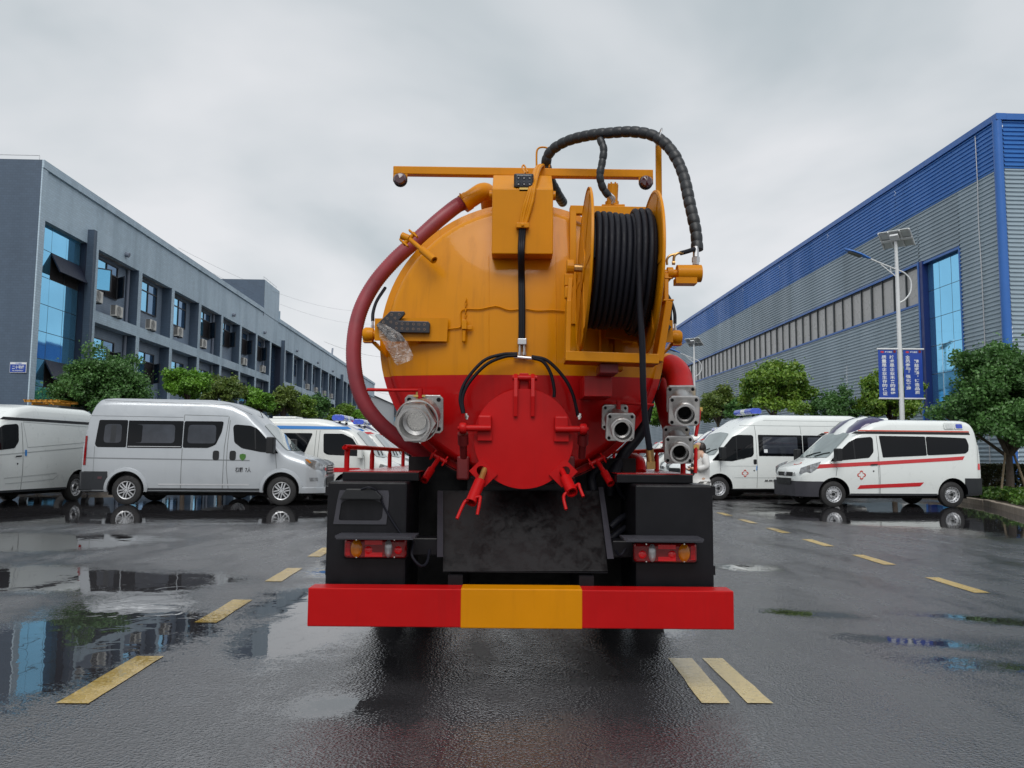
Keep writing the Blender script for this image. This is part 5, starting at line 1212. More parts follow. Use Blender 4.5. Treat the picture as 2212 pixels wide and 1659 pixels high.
# --- flat-nosed high-roof van
def flat_van(label, group, blue=True, body='van_cream', beacon=True):
    V = Van('flat', 5.35, 0.945, [(0, 0.84), (0.03, 0.98), (0.30, 1.10), (0.42, 1.17), (1.08, 1.90), (1.30, 2.02), (1.70, 2.18), (2.2, 2.27), (4.9, 2.28), (5.15, 2.2), (5.28, 1.9), (5.35, 1.2)],
            [(0, 0.80), (0.10, 0.92), (0.35, 0.98), (0.8, 1.0), (4.9, 1.0), (5.35, 0.96)], 1.15, 0.15, (1.20, 4.30), 0.335, rad=0.18, body=body)
    t = van_thing('ambulance', label, 'ambulance', group); V.make_body(t); V.underside(t); V.wheel_set(t, 'steel')
    V.upper('windscreen', [(0.46, -0.80), (0.40, 0), (0.46, 0.80), (1.06, 0.66), (1.12, 0), (1.06, -0.66)], 'windshield', t, rnd=0.06); V.wipers(0.46, t)
    V.side('door_window', [(0.78, 1.20), (1.80, 1.24), (1.92, 1.30), (1.95, 1.83), (1.40, 1.83), (1.12, 1.70)], 'glass_dark', t, rnd=0.05)
    V.side('side_window', [(2.25, 1.84), (3.60, 1.84), (3.60, 1.22), (2.55, 1.22), (2.45, 1.30)], 'glass_dark', t, rnd=0.05); V.side('side_window', [(3.64, 1.84), (5.05, 1.84), (5.05, 1.24), (3.64, 1.22)], 'glass_dark', t, rnd=0.05)
    V.line('door_gap', [(0.74, 0.85), (0.76, 1.18), (1.1, 1.76)], 0.011, 'seam', t); V.line('door_gap', [(2.06, 0.36), (2.08, 1.2), (2.05, 1.92)], 0.011, 'seam', t); V.line('door_gap', [(2.16, 0.36), (2.18, 1.2), (2.15, 1.92)], 0.011, 'seam', t)
    if blue: V.side('blue_stripe', [(1.15, 1.955), (1.28, 2.03), (5.1, 2.06), (5.1, 1.955)], 'stripe_blue', t, off=0.012)
    else: V.side('red_stripe', [(1.02, 1.90), (1.15, 1.96), (5.1, 1.97), (5.1, 1.90)], 'stripe_red', t, off=0.008)
    V.side('red_stripe', [(0.72, 0.76), (0.90, 0.88), (5.0, 0.90), (5.0, 0.76)], 'stripe_red', t, off=0.008)
    V.side('door_handle', [(1.80, 1.05), (2.0, 1.05), (2.0, 1.12), (1.80, 1.12)], body, t, off=0.025, rnd=0.02)
    V.side('headlamp', [(0.03, 0.72), (0.03, 0.92), (0.32, 1.0), (0.36, 0.86), (0.22, 0.74)], 'headlamp', t, off=0.010, rnd=0.03)
    V.front('headlamp', [(0.42, 0.72), (0.73, 0.70), (0.73, 0.90), (0.46, 0.84)], 'headlamp', t); V.front('headlamp', [(-0.73, 0.70), (-0.42, 0.72), (-0.46, 0.84), (-0.73, 0.90)], 'headlamp', t)
    V.front('grille', [(-0.40, 0.70), (0.40, 0.70), (0.42, 0.82), (-0.42, 0.82)], 'plastic_black', t, rnd=0.02); V.front('lower_grille', [(-0.5, 0.36), (0.5, 0.36), (0.54, 0.50), (-0.54, 0.50)], 'plastic_black', t, rnd=0.04)
    V.mirrors(0.86, 1.16, t, body, 0.95); V.side('tail_lamp', [(5.2, 0.95), (5.3, 0.95), (5.28, 1.5), (5.2, 1.5)], 'lens_red_bright', t, off=0.012)
    b = MB(); b.box((V.X(3.6), -0.35, 2.27), (V.X(2.9), 0.35, 2.33)); b.build('roof_vent', body, t, bevel=0.03)
    if beacon: V.beacon(1.62, t, 1.2)
    return t, V

# --- silver high-roof van
def silver_van(label, group):
    V = Van('silver', 5.72, 1.0, [(0, 0.86), (0.04, 1.0), (0.30, 1.14), (0.80, 1.30), (0.95, 1.38), (1.52, 1.98), (1.64, 2.08), (1.90, 2.34), (2.25, 2.50), (2.7, 2.58), (5.25, 2.60), (5.46, 2.56), (5.60, 2.36), (5.67, 2.0), (5.72, 1.4)],
            [(0, 0.74), (0.10, 0.87), (0.40, 0.965), (0.85, 1.0), (5.3, 1.0), (5.72, 0.96)], 1.2, 0.13, (0.98, 4.66), 0.355, rad=0.20, body='van_silver')
    t = van_thing('passenger_van', label, 'van', group); V.make_body(t); V.underside(t); V.wheel_set(t, 'alloy'); V.arch_flare(t, 'van_silver')
    V.upper('windscreen', [(0.90, -0.82), (0.84, 0), (0.90, 0.82), (1.50, 0.70), (1.56, 0), (1.50, -0.70)], 'windshield', t, rnd=0.06); V.wipers(0.88, t)
    V.side('door_window', [(1.06, 1.26), (1.49, 1.29), (1.95, 1.38), (2.14, 1.52), (2.19, 1.90), (2.14, 1.96), (1.76, 1.93), (1.60, 1.86), (1.25, 1.48)], 'glass_dark', t, rnd=0.05)
    V.line('window_pillar', [(1.62, 1.36), (1.66, 1.86)], 0.03, 'plastic_black', t, off=0.010)
    V.side('side_window', [(2.42, 2.03), (2.45, 1.78), (2.58, 1.46), (2.76, 1.38), (3.36, 1.38), (3.36, 2.03)], 'glass_dark', t, rnd=0.05); V.side('side_window', [(3.38, 1.37), (4.68, 1.37), (4.68, 2.03), (3.38, 2.03)], 'glass_dark', t, rnd=0.02); V.side('side_window', [(4.70, 1.38), (5.38, 1.38), (5.44, 1.44), (5.38, 2.04), (4.70, 2.04)], 'glass_dark', t, rnd=0.04)
    for a, c in ((2.56, 3.28), (3.54, 4.54), (4.80, 5.26)): V.side('window_glass', [(a + 0.02, 1.49), (c - 0.02, 1.49), (c - 0.03, 1.94), (a + 0.03, 1.94)], 'glass_grey', t, off=0.010, rnd=0.09)
    V.side('window_glass_seat', [(4.34, 1.50), (4.52, 1.50), (4.52, 1.93), (4.34, 1.93)], 'leaf_olive' if False else 'glass_dark', t, off=0.013, rnd=0.06); V.side('curtain', [(4.96, 1.51), (5.08, 1.51), (5.08, 1.92), (4.96, 1.92)], 'plastic_grey', t, off=0.013)
    V.line('window_rail', [(3.40, 1.405), (4.66, 1.405)], 0.016, 'rim_steel', t, off=0.012)
    V.line('body_crease', [(1.75, 1.085), (5.68, 1.12)], 0.030, 'crease_silver', t, off=0.003); V.line('body_crease', [(1.75, 0.50), (3.9, 0.50)], 0.035, 'rim_steel', t, off=0.006)
    V.line('door_gap', [(1.10, 0.90), (1.14, 1.26)], 0.012, 'seam', t); V.line('door_gap', [(2.24, 0.40), (2.30, 0.9), (2.30, 1.4), (2.27, 2.06)], 0.012, 'seam', t); V.line('door_gap', [(2.38, 0.40), (2.37, 1.4), (2.30, 2.15)], 0.012, 'seam', t)
    V.line('door_gap', [(3.37, 0.40), (3.37, 1.37)], 0.012, 'seam', t); V.line('door_gap', [(2.32, 2.16), (3.37, 2.18), (3.37, 2.04)], 0.010, 'seam', t); V.line('roof_seam', [(3.4, 2.12), (5.64, 2.14)], 0.010, 'crease_silver', t); V.line('roof_seam', [(1.75, 2.2), (2.3, 2.44), (5.3, 2.51)], 0.012, 'crease_silver', t); V.line('door_gap', [(5.44, 0.80), (5.44, 1.4)], 0.010, 'crease_silver', t)
    for f in (2.16, 2.56): V.side('door_handle', [(f - 0.075, 1.09), (f + 0.075, 1.09), (f + 0.075, 1.32), (f - 0.075, 1.32)], 'plastic_black', t, off=0.012, rnd=0.06)
    for q in (1, -1):
        sh = [(0, -0.085), (0.05, -0.055), (0.075, 0.0), (0.07, 0.06), (0.0, 0.08), (-0.07, 0.06), (-0.075, 0.0), (-0.05, -0.055)]
        V.side('shield_sticker', [(1.92 + a, 1.17 + c_) for a, c_ in sh], 'emblem_green', t, q, off=0.010); V.text('核载  7人', 2.08 if q < 0 else 1.72, 0.80, 0.37, 0.125, 'letter_black', t, q)
    V.side('lower_cladding', [(5.08, 0.36), (5.66, 0.36), (5.66, 0.80), (5.10, 0.80)], 'plastic_grey', t, off=0.012); V.skirts(t, 5.45, 5.77, 0.34, 0.80, 'plastic_grey')
    V.side('side_marker', [(5.22, 0.62), (5.32, 0.62), (5.32, 0.68), (5.22, 0.68)], 'lens_dark_red', t, off=0.016)
    V.line('sill', [(1.45, 0.385), (4.15, 0.385)], 0.05, 'plastic_grey', t, off=0.008); V.skirts(t, 0.0, 0.62, 0.30, 0.44, 'van_silver', 'front_lip', 0.02, nose=True)
    V.side('headlamp', [(0.02, 0.86), (0.03, 1.02), (0.20, 1.10), (0.44, 1.14), (0.40, 1.02), (0.22, 0.88)], 'headlamp', t, off=0.010, rnd=0.03); V.side('indicator', [(0.32, 1.03), (0.44, 1.13), (0.36, 1.12), (0.28, 1.04)], 'lens_amber', t, off=0.014)
    V.front('headlamp', [(0.42, 0.84), (0.72, 0.86), (0.72, 1.0), (0.50, 0.97)], 'headlamp', t); V.front('headlamp', [(-0.72, 0.86), (-0.42, 0.84), (-0.50, 0.97), (-0.72, 1.0)], 'headlamp', t)
    g = V.front('grille', [(-0.40, 0.74), (0.40, 0.74), (0.46, 0.98), (-0.46, 0.98)], 'plastic_black', t, rnd=0.05, off=0.02); b = MB(); [b.box((V.L / 2 + 0.018, -0.40, z), (V.L / 2 + 0.032, 0.40, z + 0.022)) for z in (0.80, 0.87, 0.93)]; b.build('grille_bar', 'rim_steel', g)
    V.front('lower_grille', [(-0.46, 0.46), (0.46, 0.46), (0.48, 0.68), (-0.48, 0.68)], 'plastic_black', t, rnd=0.04, off=0.02); V.side('fog_lamp', [(0.12, 0.60), (0.30, 0.60), (0.32, 0.68), (0.12, 0.68)], 'headlamp', t, off=0.012)
    V.mirrors(1.22, 1.28, t, big=1.25); V.side('tail_lamp', [(5.63, 0.95), (5.69, 0.95), (5.68, 1.65), (5.63, 1.65)], 'lens_red', t, off=0.014)
    b = MB(); b.tube([(V.X(1.72), 0, V.top(1.72, 0)), (V.X(1.80), 0, V.top(1.72, 0) + 0.16)], 0.008, 5); b.build('aerial', 'plastic_black', t)
    return t, V

def park(t, V, front_xy, rear_xy, side_near):
    """put the near-side wheels on the given ground points: side_near = +1 if the van's left side faces the camera"""
    a, c = Vector(front_xy), Vector(rear_xy); d = (a - c).normalized(); ang = math.atan2(d.y, d.x); lf = Vector((-d.y, d.x))
    fx, rx_ = V.X(V.wheels[0]), V.X(V.wheels[1]); mid = (a + c) / 2
    o = mid - d * ((fx + rx_) / 2) - lf * side_near * (V.W - 0.12); t.location = (o.x, o.y, 0); t.rotation_euler = (0, 0, ang)
def gxy(u, v): g = G(u, v); return (g.x, g.y)
def heading(t, nose, ang, V):
    """nose centre at a ground point"""
    d = Vector((math.cos(ang), math.sin(ang))); t.location = (nose[0] - d.x * V.L / 2, nose[1] - d.y * V.L / 2, 0); t.rotation_euler = (0, 0, ang)

t, V = silver_van('silver high roof passenger van with black window band, parked side on', VANS); park(t, V, gxy(607, 1092), gxy(275, 1090.5), -1)
t, V = custom_van('white windowless panel van with black mirror at the left edge of the yard', 'van', VANS, False); park(t, V, (-11.70, 17.50), (-11.36, 20.70), 1); t.scale = (1.04, 1.04, 1.05)
c_amb, V = custom_van('white ambulance with two red side stripes and purple roof beacons, nearest on the right', 'ambulance', AMB, True); park(c_amb, V, (8.22, 20.55), (11.42, 20.85), 1)
d_amb, V = high_van('tall white high roof ambulance behind the red striped one, blue light bar on top', AMB); park(d_amb, V, (6.08, 23.6), (9.70, 24.25), 1)
fa, VF = flat_van('white ambulance with blue roof stripe and red side stripe, right behind the silver van', AMB); heading(fa, (-3.30, 23.2), R(-2), VF)
fb, VF2 = flat_van('white ambulance second in the left row, red mark above its windscreen', AMB, blue=False); heading(fb, (-3.25, 25.9), R(-2), VF2)
fb2, VF3 = flat_van('white ambulance at the right, with blue light bar, directly behind the tall high roof one', AMB, blue=False); heading(fb2, (6.15, 27.0), R(178), VF3)
KIDS = {}
for c in bpy.data.objects:
    if c.parent: KIDS.setdefault(c.parent, []).append(c)
def clone(src, nose, ang, V, label):
    c = copy_tree(src, None, KIDS); c['label'] = label; heading(c, nose, ang, V); return c
VC = V
cust = custom_van('white ambulance third in the left row with purple roof beacons', 'ambulance', AMB, True); heading(cust[0], (-3.05, 28.8), R(-2), cust[1])
KIDS = {}
for c in bpy.data.objects:
    if c.parent: KIDS.setdefault(c.parent, []).append(c)
hv, VH = high_van('tall white van fourth in the left row, roof showing above the light bars', AMB, False, False); heading(hv, (-3.0, 31.7), R(-2), VH)
clone(cust[0], (-2.9, 34.6), R(-2), cust[1], 'white ambulance fifth in the left row, mostly hidden by the red hose')
clone(fb, (-2.85, 37.4), R(-2), VF2, 'white ambulance last in the left row, farthest from the camera')
clone(fb, (6.15, 29.8), R(178), VF2, 'white ambulance second behind the tall one on the right, dark window by the valves')
clone(cust[0], (6.0, 32.6), R(178), cust[1], 'white ambulance third behind the tall one, windscreen seen under the red pipes')
clone(fb, (6.0, 35.4), R(178), VF2, 'white ambulance fourth in the right row, blue light bar seen behind the hanging hose')
clone(fb, (5.9, 38.2), R(178), VF2, 'white ambulance farthest in the right row, left of the hanging hose')
# ------------------------------------------------------------------ the vacuum tanker truck, seen from behind
TO = Vector((0.05, 7.0, 0.0))
truck = thing('tanker_truck', TO, 'orange and red vacuum tanker truck seen from behind with hose reel and round red hatch', 'truck')
def tp(b, name, m, parent=None, smooth=None, bevel=0.0, seg=2): return b.build(name, m, parent or truck, smooth, bevel, TO, seg)
def pbox(u0, v0, u1, v1, Y0, Y1, b=None):
    """box whose rear face (towards the camera) at distance Y0 is seen between these corners"""
    b = b or MB(); a, c = P(u0, v1, Y0), P(u1, v0, Y0); b.box((a.x, Y0, a.z), (c.x, Y1, c.z)); return b
def T(pts, Y=None): return [P(p[0], p[1], p[2] if len(p) > 2 else Y) for p in pts]
TX, TZ, TR_ = 0.064, 1.985, 0.915

# chassis, axles, cab --------------------------------------------------
b = MB()
for sx in (-0.42, 0.36): b.box((TX + sx, 5.25, 0.72), (TX + sx + 0.07, 12.2, 0.94))
for y in (5.3, 6.2, 7.4, 8.6): b.box((TX - 0.35, y, 0.74), (TX + 0.36, y + 0.12, 0.90))
tp(b, 'chassis_frame', 'black_matte', bevel=0.01)
b = MB(); b.cyl((-0.95, 6.75, 0.47), (1.05, 6.75, 0.47), 0.10, n=14); b.lathe([(-0.2, 0.05), (-0.14, 0.2), (0, 0.24), (0.14, 0.2), (0.2, 0.05)], (TX, 6.75, 0.47), (1, 0, 0), 18); b.cyl((TX, 6.75, 0.5), (TX, 9.5, 0.75), 0.06, n=10); tp(b, 'rear_axle', 'black_matte', smooth=40)
for y, xs in ((6.75, (-0.98, -0.70, 0.83, 1.11)), (10.9, (-0.95, 1.08))):
    for x in xs:
        b = MB(); r = 0.47; b.lathe([(-0.11, r * 0.6), (-0.12, r * 0.88), (-0.10, r * 0.97), (-0.07, r), (0.07, r), (0.10, r * 0.97), (0.12, r * 0.88), (0.11, r * 0.6)], (x, y, r), (1, 0, 0), 40, closed=True); w = tp(b, 'wheel', 'tyre', smooth=35)
        b = MB(); b.lathe([(-0.10, r * 0.6), (-0.02, r * 0.5), (-0.02, 0.08), (0.02, 0.08), (0.02, r * 0.5), (0.10, r * 0.6)], (x, y, r), (1, 0, 0), 28); tp(b, 'rim', 'rim_steel', w, 40)
b = MB(); b.box((TX - 1.12, 10.25, 0.75), (TX + 1.12, 12.3, 2.45)); cabo = tp(b, 'cab', 'paint_orange', bevel=0.12, seg=4)
b = MB(); b.box((TX - 0.7, 10.235, 1.7), (TX + 0.7, 10.249, 2.2)); tp(b, 'cab_window', 'glass_dark', cabo)
for sx in (-1, 1): b = MB(); b.box((TX + sx * 1.124 - 0.003, 11.0, 1.6), (TX + sx * 1.124 + 0.003, 11.9, 2.2)); tp(b, 'cab_door_window', 'glass_dark', cabo)
b = MB(); b.box((TX - 0.34, 5.05, 0.95), (TX + 0.34, 10.0, 1.12)); tp(b, 'tank_cradle', 'black_paint')
b = MB(); b.box((-0.66, 5.14, 0.33), (0.80, 5.18, 1.24)); tp(b, 'dark_backing_sheet', 'black_matte')  # added matte black sheet standing in for the shade under the tank

# mudguard boxes, decks, rails --------------------------------------------------
for side in (-1, 1):
    if side < 0: u0, u1, vt, bl, br = 708, 880, 1040, 740, 905
    else: u0, u1, vt, bl, br = 1372, 1540, 1047, 1332, 1497
    a, c = P(u0, vt, 4.55), P(u1, vt, 4.55)
    b = MB(); b.box((a.x, 4.55, 0.44), (c.x, 7.9, a.z)); box = tp(b, 'mudguard_box', 'black_paint', bevel=0.012)
    for v in (1232, 1060): b = MB(); q = P(u0 if side < 0 else u1, v, 4.56); b.box((q.x - 0.012, 4.552, q.z - 0.025), (q.x + 0.012, 4.60, q.z + 0.025)); tp(b, 'hinge', 'black_paint', box)
    a, c = P(bl, 1018 if side < 0 else 1023, 4.75), P(br, 1018 if side < 0 else 1023, 4.75); x0, x1 = min(a.x, c.x), max(a.x, c.x); dz = a.z
    b = MB(); b.box((x0, 4.75, dz - 0.055), (x1, 4.79, dz - 0.004)); b.box((x0, 4.79, dz - 0.055), (x1, 8.6, dz - 0.01)); tp(b, 'deck_edge', 'black_paint', bevel=0.005)
    b = MB(); b.box((x0 + 0.004, 4.754, dz - 0.0035), (x1, 8.6, dz + 0.002)); tp(b, 'deck_plate', 'deck_plate')
    X = -1.012 if side < 0 else 1.055; zt = dz + 0.145
    ys = [4.92, 5.81, 6.65, 7.47, 8.24]
    b = MB(); b.tube(spline([(X, ys[0], dz), (X, ys[0], zt - 0.06), (X, ys[0] + 0.015, zt - 0.015), (X, ys[0] + 0.06, zt), (X, ys[2], zt), (X, ys[4] - 0.06, zt), (X, ys[4] - 0.012, zt - 0.015), (X, ys[4], zt - 0.06), (X, ys[4], dz)], 5), 0.016, 10); rail = tp(b, 'deck_rail', 'paint_red', smooth=60)
    for y in ys[1:4]:
        b = MB(); b.lathe([(0, 0.017), (0.10, 0.017), (0.13, 0.010), (0.145, 0.010)], (X, y, dz), (0, 0, 1), 10); tp(b, 'rail_post', 'paint_red', rail, 60)

# bumper --------------------------------------------------
a, c = P(663, 1357, 4.30), P(1585, 1274.5, 4.30); za, zc = a.z, c.z
m0, m1 = P(995, 1315, 4.30).x, P(1258, 1315, 4.30).x; z0 = P(1124, 1357, 4.30).z; z1 = P(1124, 1273.5, 4.30).z
b = MB(); b.box((a.x, 4.30, z0), (c.x, 4.44, z1)); bump_ = tp(b, 'bumper', 'paint_red', bevel=0.006, seg=3)
b = MB(); b.box((m0, 4.297, z0 - 0.003), (m1, 4.443, z1 + 0.003)); tp(b, 'yellow_bumper_section', 'paint_orange', bump_, bevel=0.006, seg=3)
for x in (P(985, 1255, 4.5).x, P(1265, 1255, 4.5).x): b = MB(); b.box((x - 0.04, 4.44, z1 - 0.16), (x + 0.04, 4.56, 0.595)); b.box((x - 0.04, 4.56, 0.45), (x + 0.04, 5.3, 0.595)); tp(b, 'bumper_bracket', 'black_paint', bump_)

# black discharge chute --------------------------------------------------
q = [P(957, 1060, 5.02), P(1293, 1060, 5.02), P(1313, 1234, 4.50), P(957, 1234, 4.50)]; n = Vector((0, 0.02, 0.0))
b = MB(); b.add(q + [x + n for x in q], [(0, 1, 2, 3), (7, 6, 5, 4), (0, 4, 5, 1), (1, 5, 6, 2), (2, 6, 7, 3), (3, 7, 4, 0)]); ch = tp(b, 'discharge_chute', 'black_wet')
for pts in ([(957, 1060, 5.0), (945, 1060, 4.95), (944, 1203, 4.46), (957, 1203, 4.50)], [(1293, 1052, 5.0), (1303, 1052, 4.95), (1326, 1207, 4.46), (1312, 1207, 4.50)]):
    q = [P(*x) for x in pts]; n = Vector((0, 0.012, 0)); b = MB(); b.add(q + [x + n for x in q], [(0, 1, 2, 3), (7, 6, 5, 4), (0, 4, 5, 1), (1, 5, 6, 2), (2, 6, 7, 3), (3, 7, 4, 0)]); tp(b, 'chute_flange', 'holder_grey', ch)
b = MB(); a = P(957, 1234, 4.49); c = P(1313, 1238, 4.49); b.box((a.x, 4.485, c.z), (c.x, 4.51, a.z)); tp(b, 'chute_lip', 'black_paint', ch)

# tail lamps --------------------------------------------------
def tail_lamp(u0, v0, mirror):
    """lamp 136 px wide, 41 px high, amber outside"""
    def U(d): return u0 + d if not mirror else u0 + 136 - d
    Y = 4.47; w = lambda d0, d1: (min(U(d0), U(d1)), max(U(d0), U(d1)))
    b = pbox(u0, v0, u0 + 136, v0 + 41, Y, Y + 0.06); lamp = tp(b, 'tail_lamp', 'lens_red', bevel=0.018, seg=3)
    b = pbox(u0 - 3, v0 - 2, u0 + 139, v0 + 43, Y + 0.035, Y + 0.08); tp(b, 'lamp_housing', 'black_matte', lamp, bevel=0.015)
    for d0, d1, vv0, vv1, m, nm in ((46, 84, 3, 12, 'lens_red_bright', 'reflector'), (46, 84, 29, 38, 'lens_red_bright', 'reflector')):
        e0, e1 = w(d0, d1); b = pbox(e0, v0 + vv0, e1, v0 + vv1, Y - 0.003, Y + 0.01); tp(b, nm, m, lamp)
    for cd, m, rx in ((28, 'lens_amber', 12.5), (97, 'lens_clear', 8.5)):
        c = P(U(cd), v0 + 20.5, Y - 0.001); k = Y / FPX; b = MB(); b.lathe([(0.0, 1.0), (0.006, 0.9), (0.013, 0.6), (0.016, 0.3), (0.017, 0.001)], (0, 0, 0), (0, -1, 0), 24)
        b.v = [(c.x + x * rx * k, c.y + y, c.z + z * 19 * k) for x, y, z in b.v]; tp(b, 'lens', m, lamp, 50)
    for cd, vv in ((118, 24), (54, 24)):
        c = P(U(cd), v0 + vv, Y - 0.001); b = MB(); b.lathe([(0.0, 0.022), (0.004, 0.018), (0.006, 0.001)], c, (0, -1, 0), 18); tp(b, 'bulb_lens', 'lens_red_bright', lamp, 50)
    b = MB()
    for k in range(11): p = P(U(9), v0 + 6 + k * 2.8, Y - 0.002); b.box((p.x - 0.012, Y - 0.003, p.z - 0.002), (p.x + 0.012, Y + 0.002, p.z + 0.002))
    tp(b, 'reflector_rib', 'lens_red_bright', lamp)
    b = MB()
    for d in (28, 110):
        for vv in (1.5, 39): p = P(U(d), v0 + vv, Y - 0.002); b.cyl(p, p + Vector((0, -0.004, 0)), 0.004, n=8)
    tp(b, 'screw', 'steel', lamp)
    return lamp
tail_lamp(742, 1164.5, False); tail_lamp(1370, 1174, True)
for u0, u1, v0 in ((722, 896, 1156), (1349, 1523, 1162)):
    a, c = P(u0, v0, 4.36), P(u1, v0, 4.36); b = MB(); b.prism([(a.x + 0.02, 4.36), (c.x - 0.02, 4.36), (c.x, 4.38), (c.x, 4.56), (a.x, 4.56), (a.x, 4.38)], (0, 0, a.z - 0.016), (1, 0, 0), (0, 1, 0), (0, 0, 0.012)); b.box((a.x + 0.01, 4.362, a.z - 0.022), (c.x - 0.01, 4.376, a.z - 0.0161)); tp(b, 'lamp_shelf', 'holder_grey')
for u0, u1, v0, v1 in ((888, 946, 1162, 1200), (1322, 1372, 1168, 1205)): tp(pbox(u0, v0, u1, v1, 4.66, 4.80), 'lamp_bracket', 'black_paint', bevel=0.008)
for pts in ([(893, 1170, 4.5), (890, 1200, 4.45), (908, 1222, 4.45), (922, 1215, 4.5), (928, 1188, 4.6)], [(1352, 1185, 4.5), (1340, 1200, 4.5), (1330, 1190, 4.6)]): b = MB(); b.tube(spline(T(pts), 6), 0.008, 7); tp(b, 'lamp_cable', 'rubber', smooth=60)
b = MB()
for k in range(3): b.tube(spline(T([(1318, 1140 + k * 26, 4.9), (1345, 1118 + k * 26, 4.95), (1385, 1100 + k * 24, 5.05)]), 6), 0.022, 8)
b.tube(spline(T([(1330, 1040, 4.9), (1345, 1070, 4.95), (1372, 1090, 5.0)]), 6), 0.015, 8); tp(b, 'chassis_hose', 'rubber', smooth=60)

# number plate holder on the left box --------------------------------------------------
Yp = 4.545; k = Yp / FPX; o = P(720, 1132, Yp)
outer = [(0, 0), (113, 0), (117, 40), (118, 62), (116, 72), (12, 72), (8, 55)]; inner = [(11, 8), (98, 8), (104, 14), (106, 44), (86, 52), (30, 52), (16, 46)]
def tripx(poly): return [(x * k, y * k) for x, y in poly]
b = MB()
io, oo = round_poly(tripx(inner), 0.012), tripx(outer)
pts = [Vector(p).to_2d() for p in oo + io]; no, ni = len(oo), len(io)
vv, _, ff, *_x = delaunay_2d_cdt(pts, [(i, (i + 1) % no) for i in range(no)] + [(no + i, no + (i + 1) % ni) for i in range(ni)], [], 1, 1e-6)
def in_poly(p, poly):
    c = False
    for i in range(len(poly)):
        a, d = poly[i], poly[i - 1]
        if (a[1] > p[1]) != (d[1] > p[1]) and p[0] < (d[0] - a[0]) * (p[1] - a[1]) / (d[1] - a[1]) + a[0]: c = not c
    return c
ff = [f for f in ff if not in_poly((sum(vv[i].x for i in f) / len(f), sum(vv[i].y for i in f) / len(f)), io)]
b.add([o + Vector((p.x, -0.002, p.y)) for p in vv], ff); hold = tp(b, 'plate_holder', 'holder_grey')
hold.modifiers.new('solid', 'SOLIDIFY').thickness = 0.003
b = MB(); lp = [(0, 0), (88, 0), (90, 6), (74, 23), (14, 23)]; o2 = P(733, 1079, 4.50); b.prism(tripx(lp), o2, (1, 0, 0), (0, 0, 1), (0, 0.045, 0)); tp(b, 'plate_lamp', 'plastic_black', hold, bevel=0.006)
b = MB(); b.tube(spline(T([(780, 1057, 4.50), (798, 1053, 4.49), (815, 1063, 4.51), (830, 1095, 4.535), (850, 1130, 4.54), (868, 1156, 4.54)]), 6), 0.006, 7); tp(b, 'plate_lamp_cable', 'rubber', hold, 60)

# tank --------------------------------------------------
b = MB(); b.lathe([(0.0, TR_ - 0.01), (5.0, TR_ - 0.01), (5.12, TR_ - 0.08), (5.22, TR_ - 0.35), (5.26, 0.001)], (TX, 5.19, TZ), (0, 1, 0), 72); tank = tp(b, 'tank', 'paint_tank', smooth=40)
for y in (6.4, 8.2, 9.8): b = MB(); b.lathe([(0, TR_), (0.005, TR_ + 0.015), (0.075, TR_ + 0.015), (0.08, TR_)], (TX, y, TZ), (0, 1, 0), 64); tp(b, 'tank_band', 'paint_tank', tank, 40)
b = MB(); b.lathe([(0, TR_ - 0.03), (-0.001, TR_ + 0.012), (-0.035, TR_ + 0.012), (-0.035, TR_ - 0.03)], (TX, 5.19, TZ), (0, 1, 0), 80, closed=True); tp(b, 'tank_flange', 'paint_tank', tank, 40)
prof = [(0.0, TR_ + 0.010), (-0.022, TR_ + 0.010)]
rk = TR_ - 0.035
prof += [(-0.022 - 0.006, rk + 0.004), (-0.032, rk)]
for i in range(1, 9): a = R(90) * i / 8; prof.append((-0.032 - 0.075 * math.sin(a), rk - 0.060 + 0.060 * math.cos(a)))
for i in range(1, 15): r = (rk - 0.060) * (1 - i / 14); prof.append((-0.107 - 0.125 * (1 - (r / (rk - 0.06)) ** 2), max(r, 0.001)))
b = MB(); b.lathe(prof, (TX, 5.155, TZ), (0, 1, 0), 96); cover = tp(b, 'rear_cover', 'paint_tank', smooth=30)
def dome_y(x, z):
    r = math.hypot(x - TX, z - TZ); q = rk - 0.06
    return 5.155 - 0.107 - 0.125 * (1 - min(1, r / q) ** 2)
def on_dome(u, v, off=0.0):
    Y = 4.9
    for _ in range(6): p = P(u, v, Y); Y = dome_y(p.x, p.z) - off
    return P(u, v, Y)
for u_ in (1056, 1201):
    b = MB(); b.tube([on_dome(u_, v, 0.0005) for v in range(552, 806, 12)], 0.0022, 6); tp(b, 'weld_seam', 'paint_tank', cover, 60)
# lower clamp band under the cover
b = MB(); vs = []
for i in range(25):
    a = R(222) + R(96) * i / 24
    for y, rr in ((5.02, TR_ + 0.014), (5.12, TR_ + 0.014)): vs.append((TX + math.cos(a) * rr, y, TZ + math.sin(a) * rr))
b.add(vs, [(2 * i, 2 * i + 1, 2 * i + 3, 2 * i + 2) for i in range(24)]); tp(b, 'clamp_band', 'paint_red_dark', cover, 40)
for u in (1000, 1228): tp(pbox(u - 14, 985, u + 14, 1037, 5.0, 5.12), 'cover_lug', 'paint_red_dark', cover, bevel=0.012)

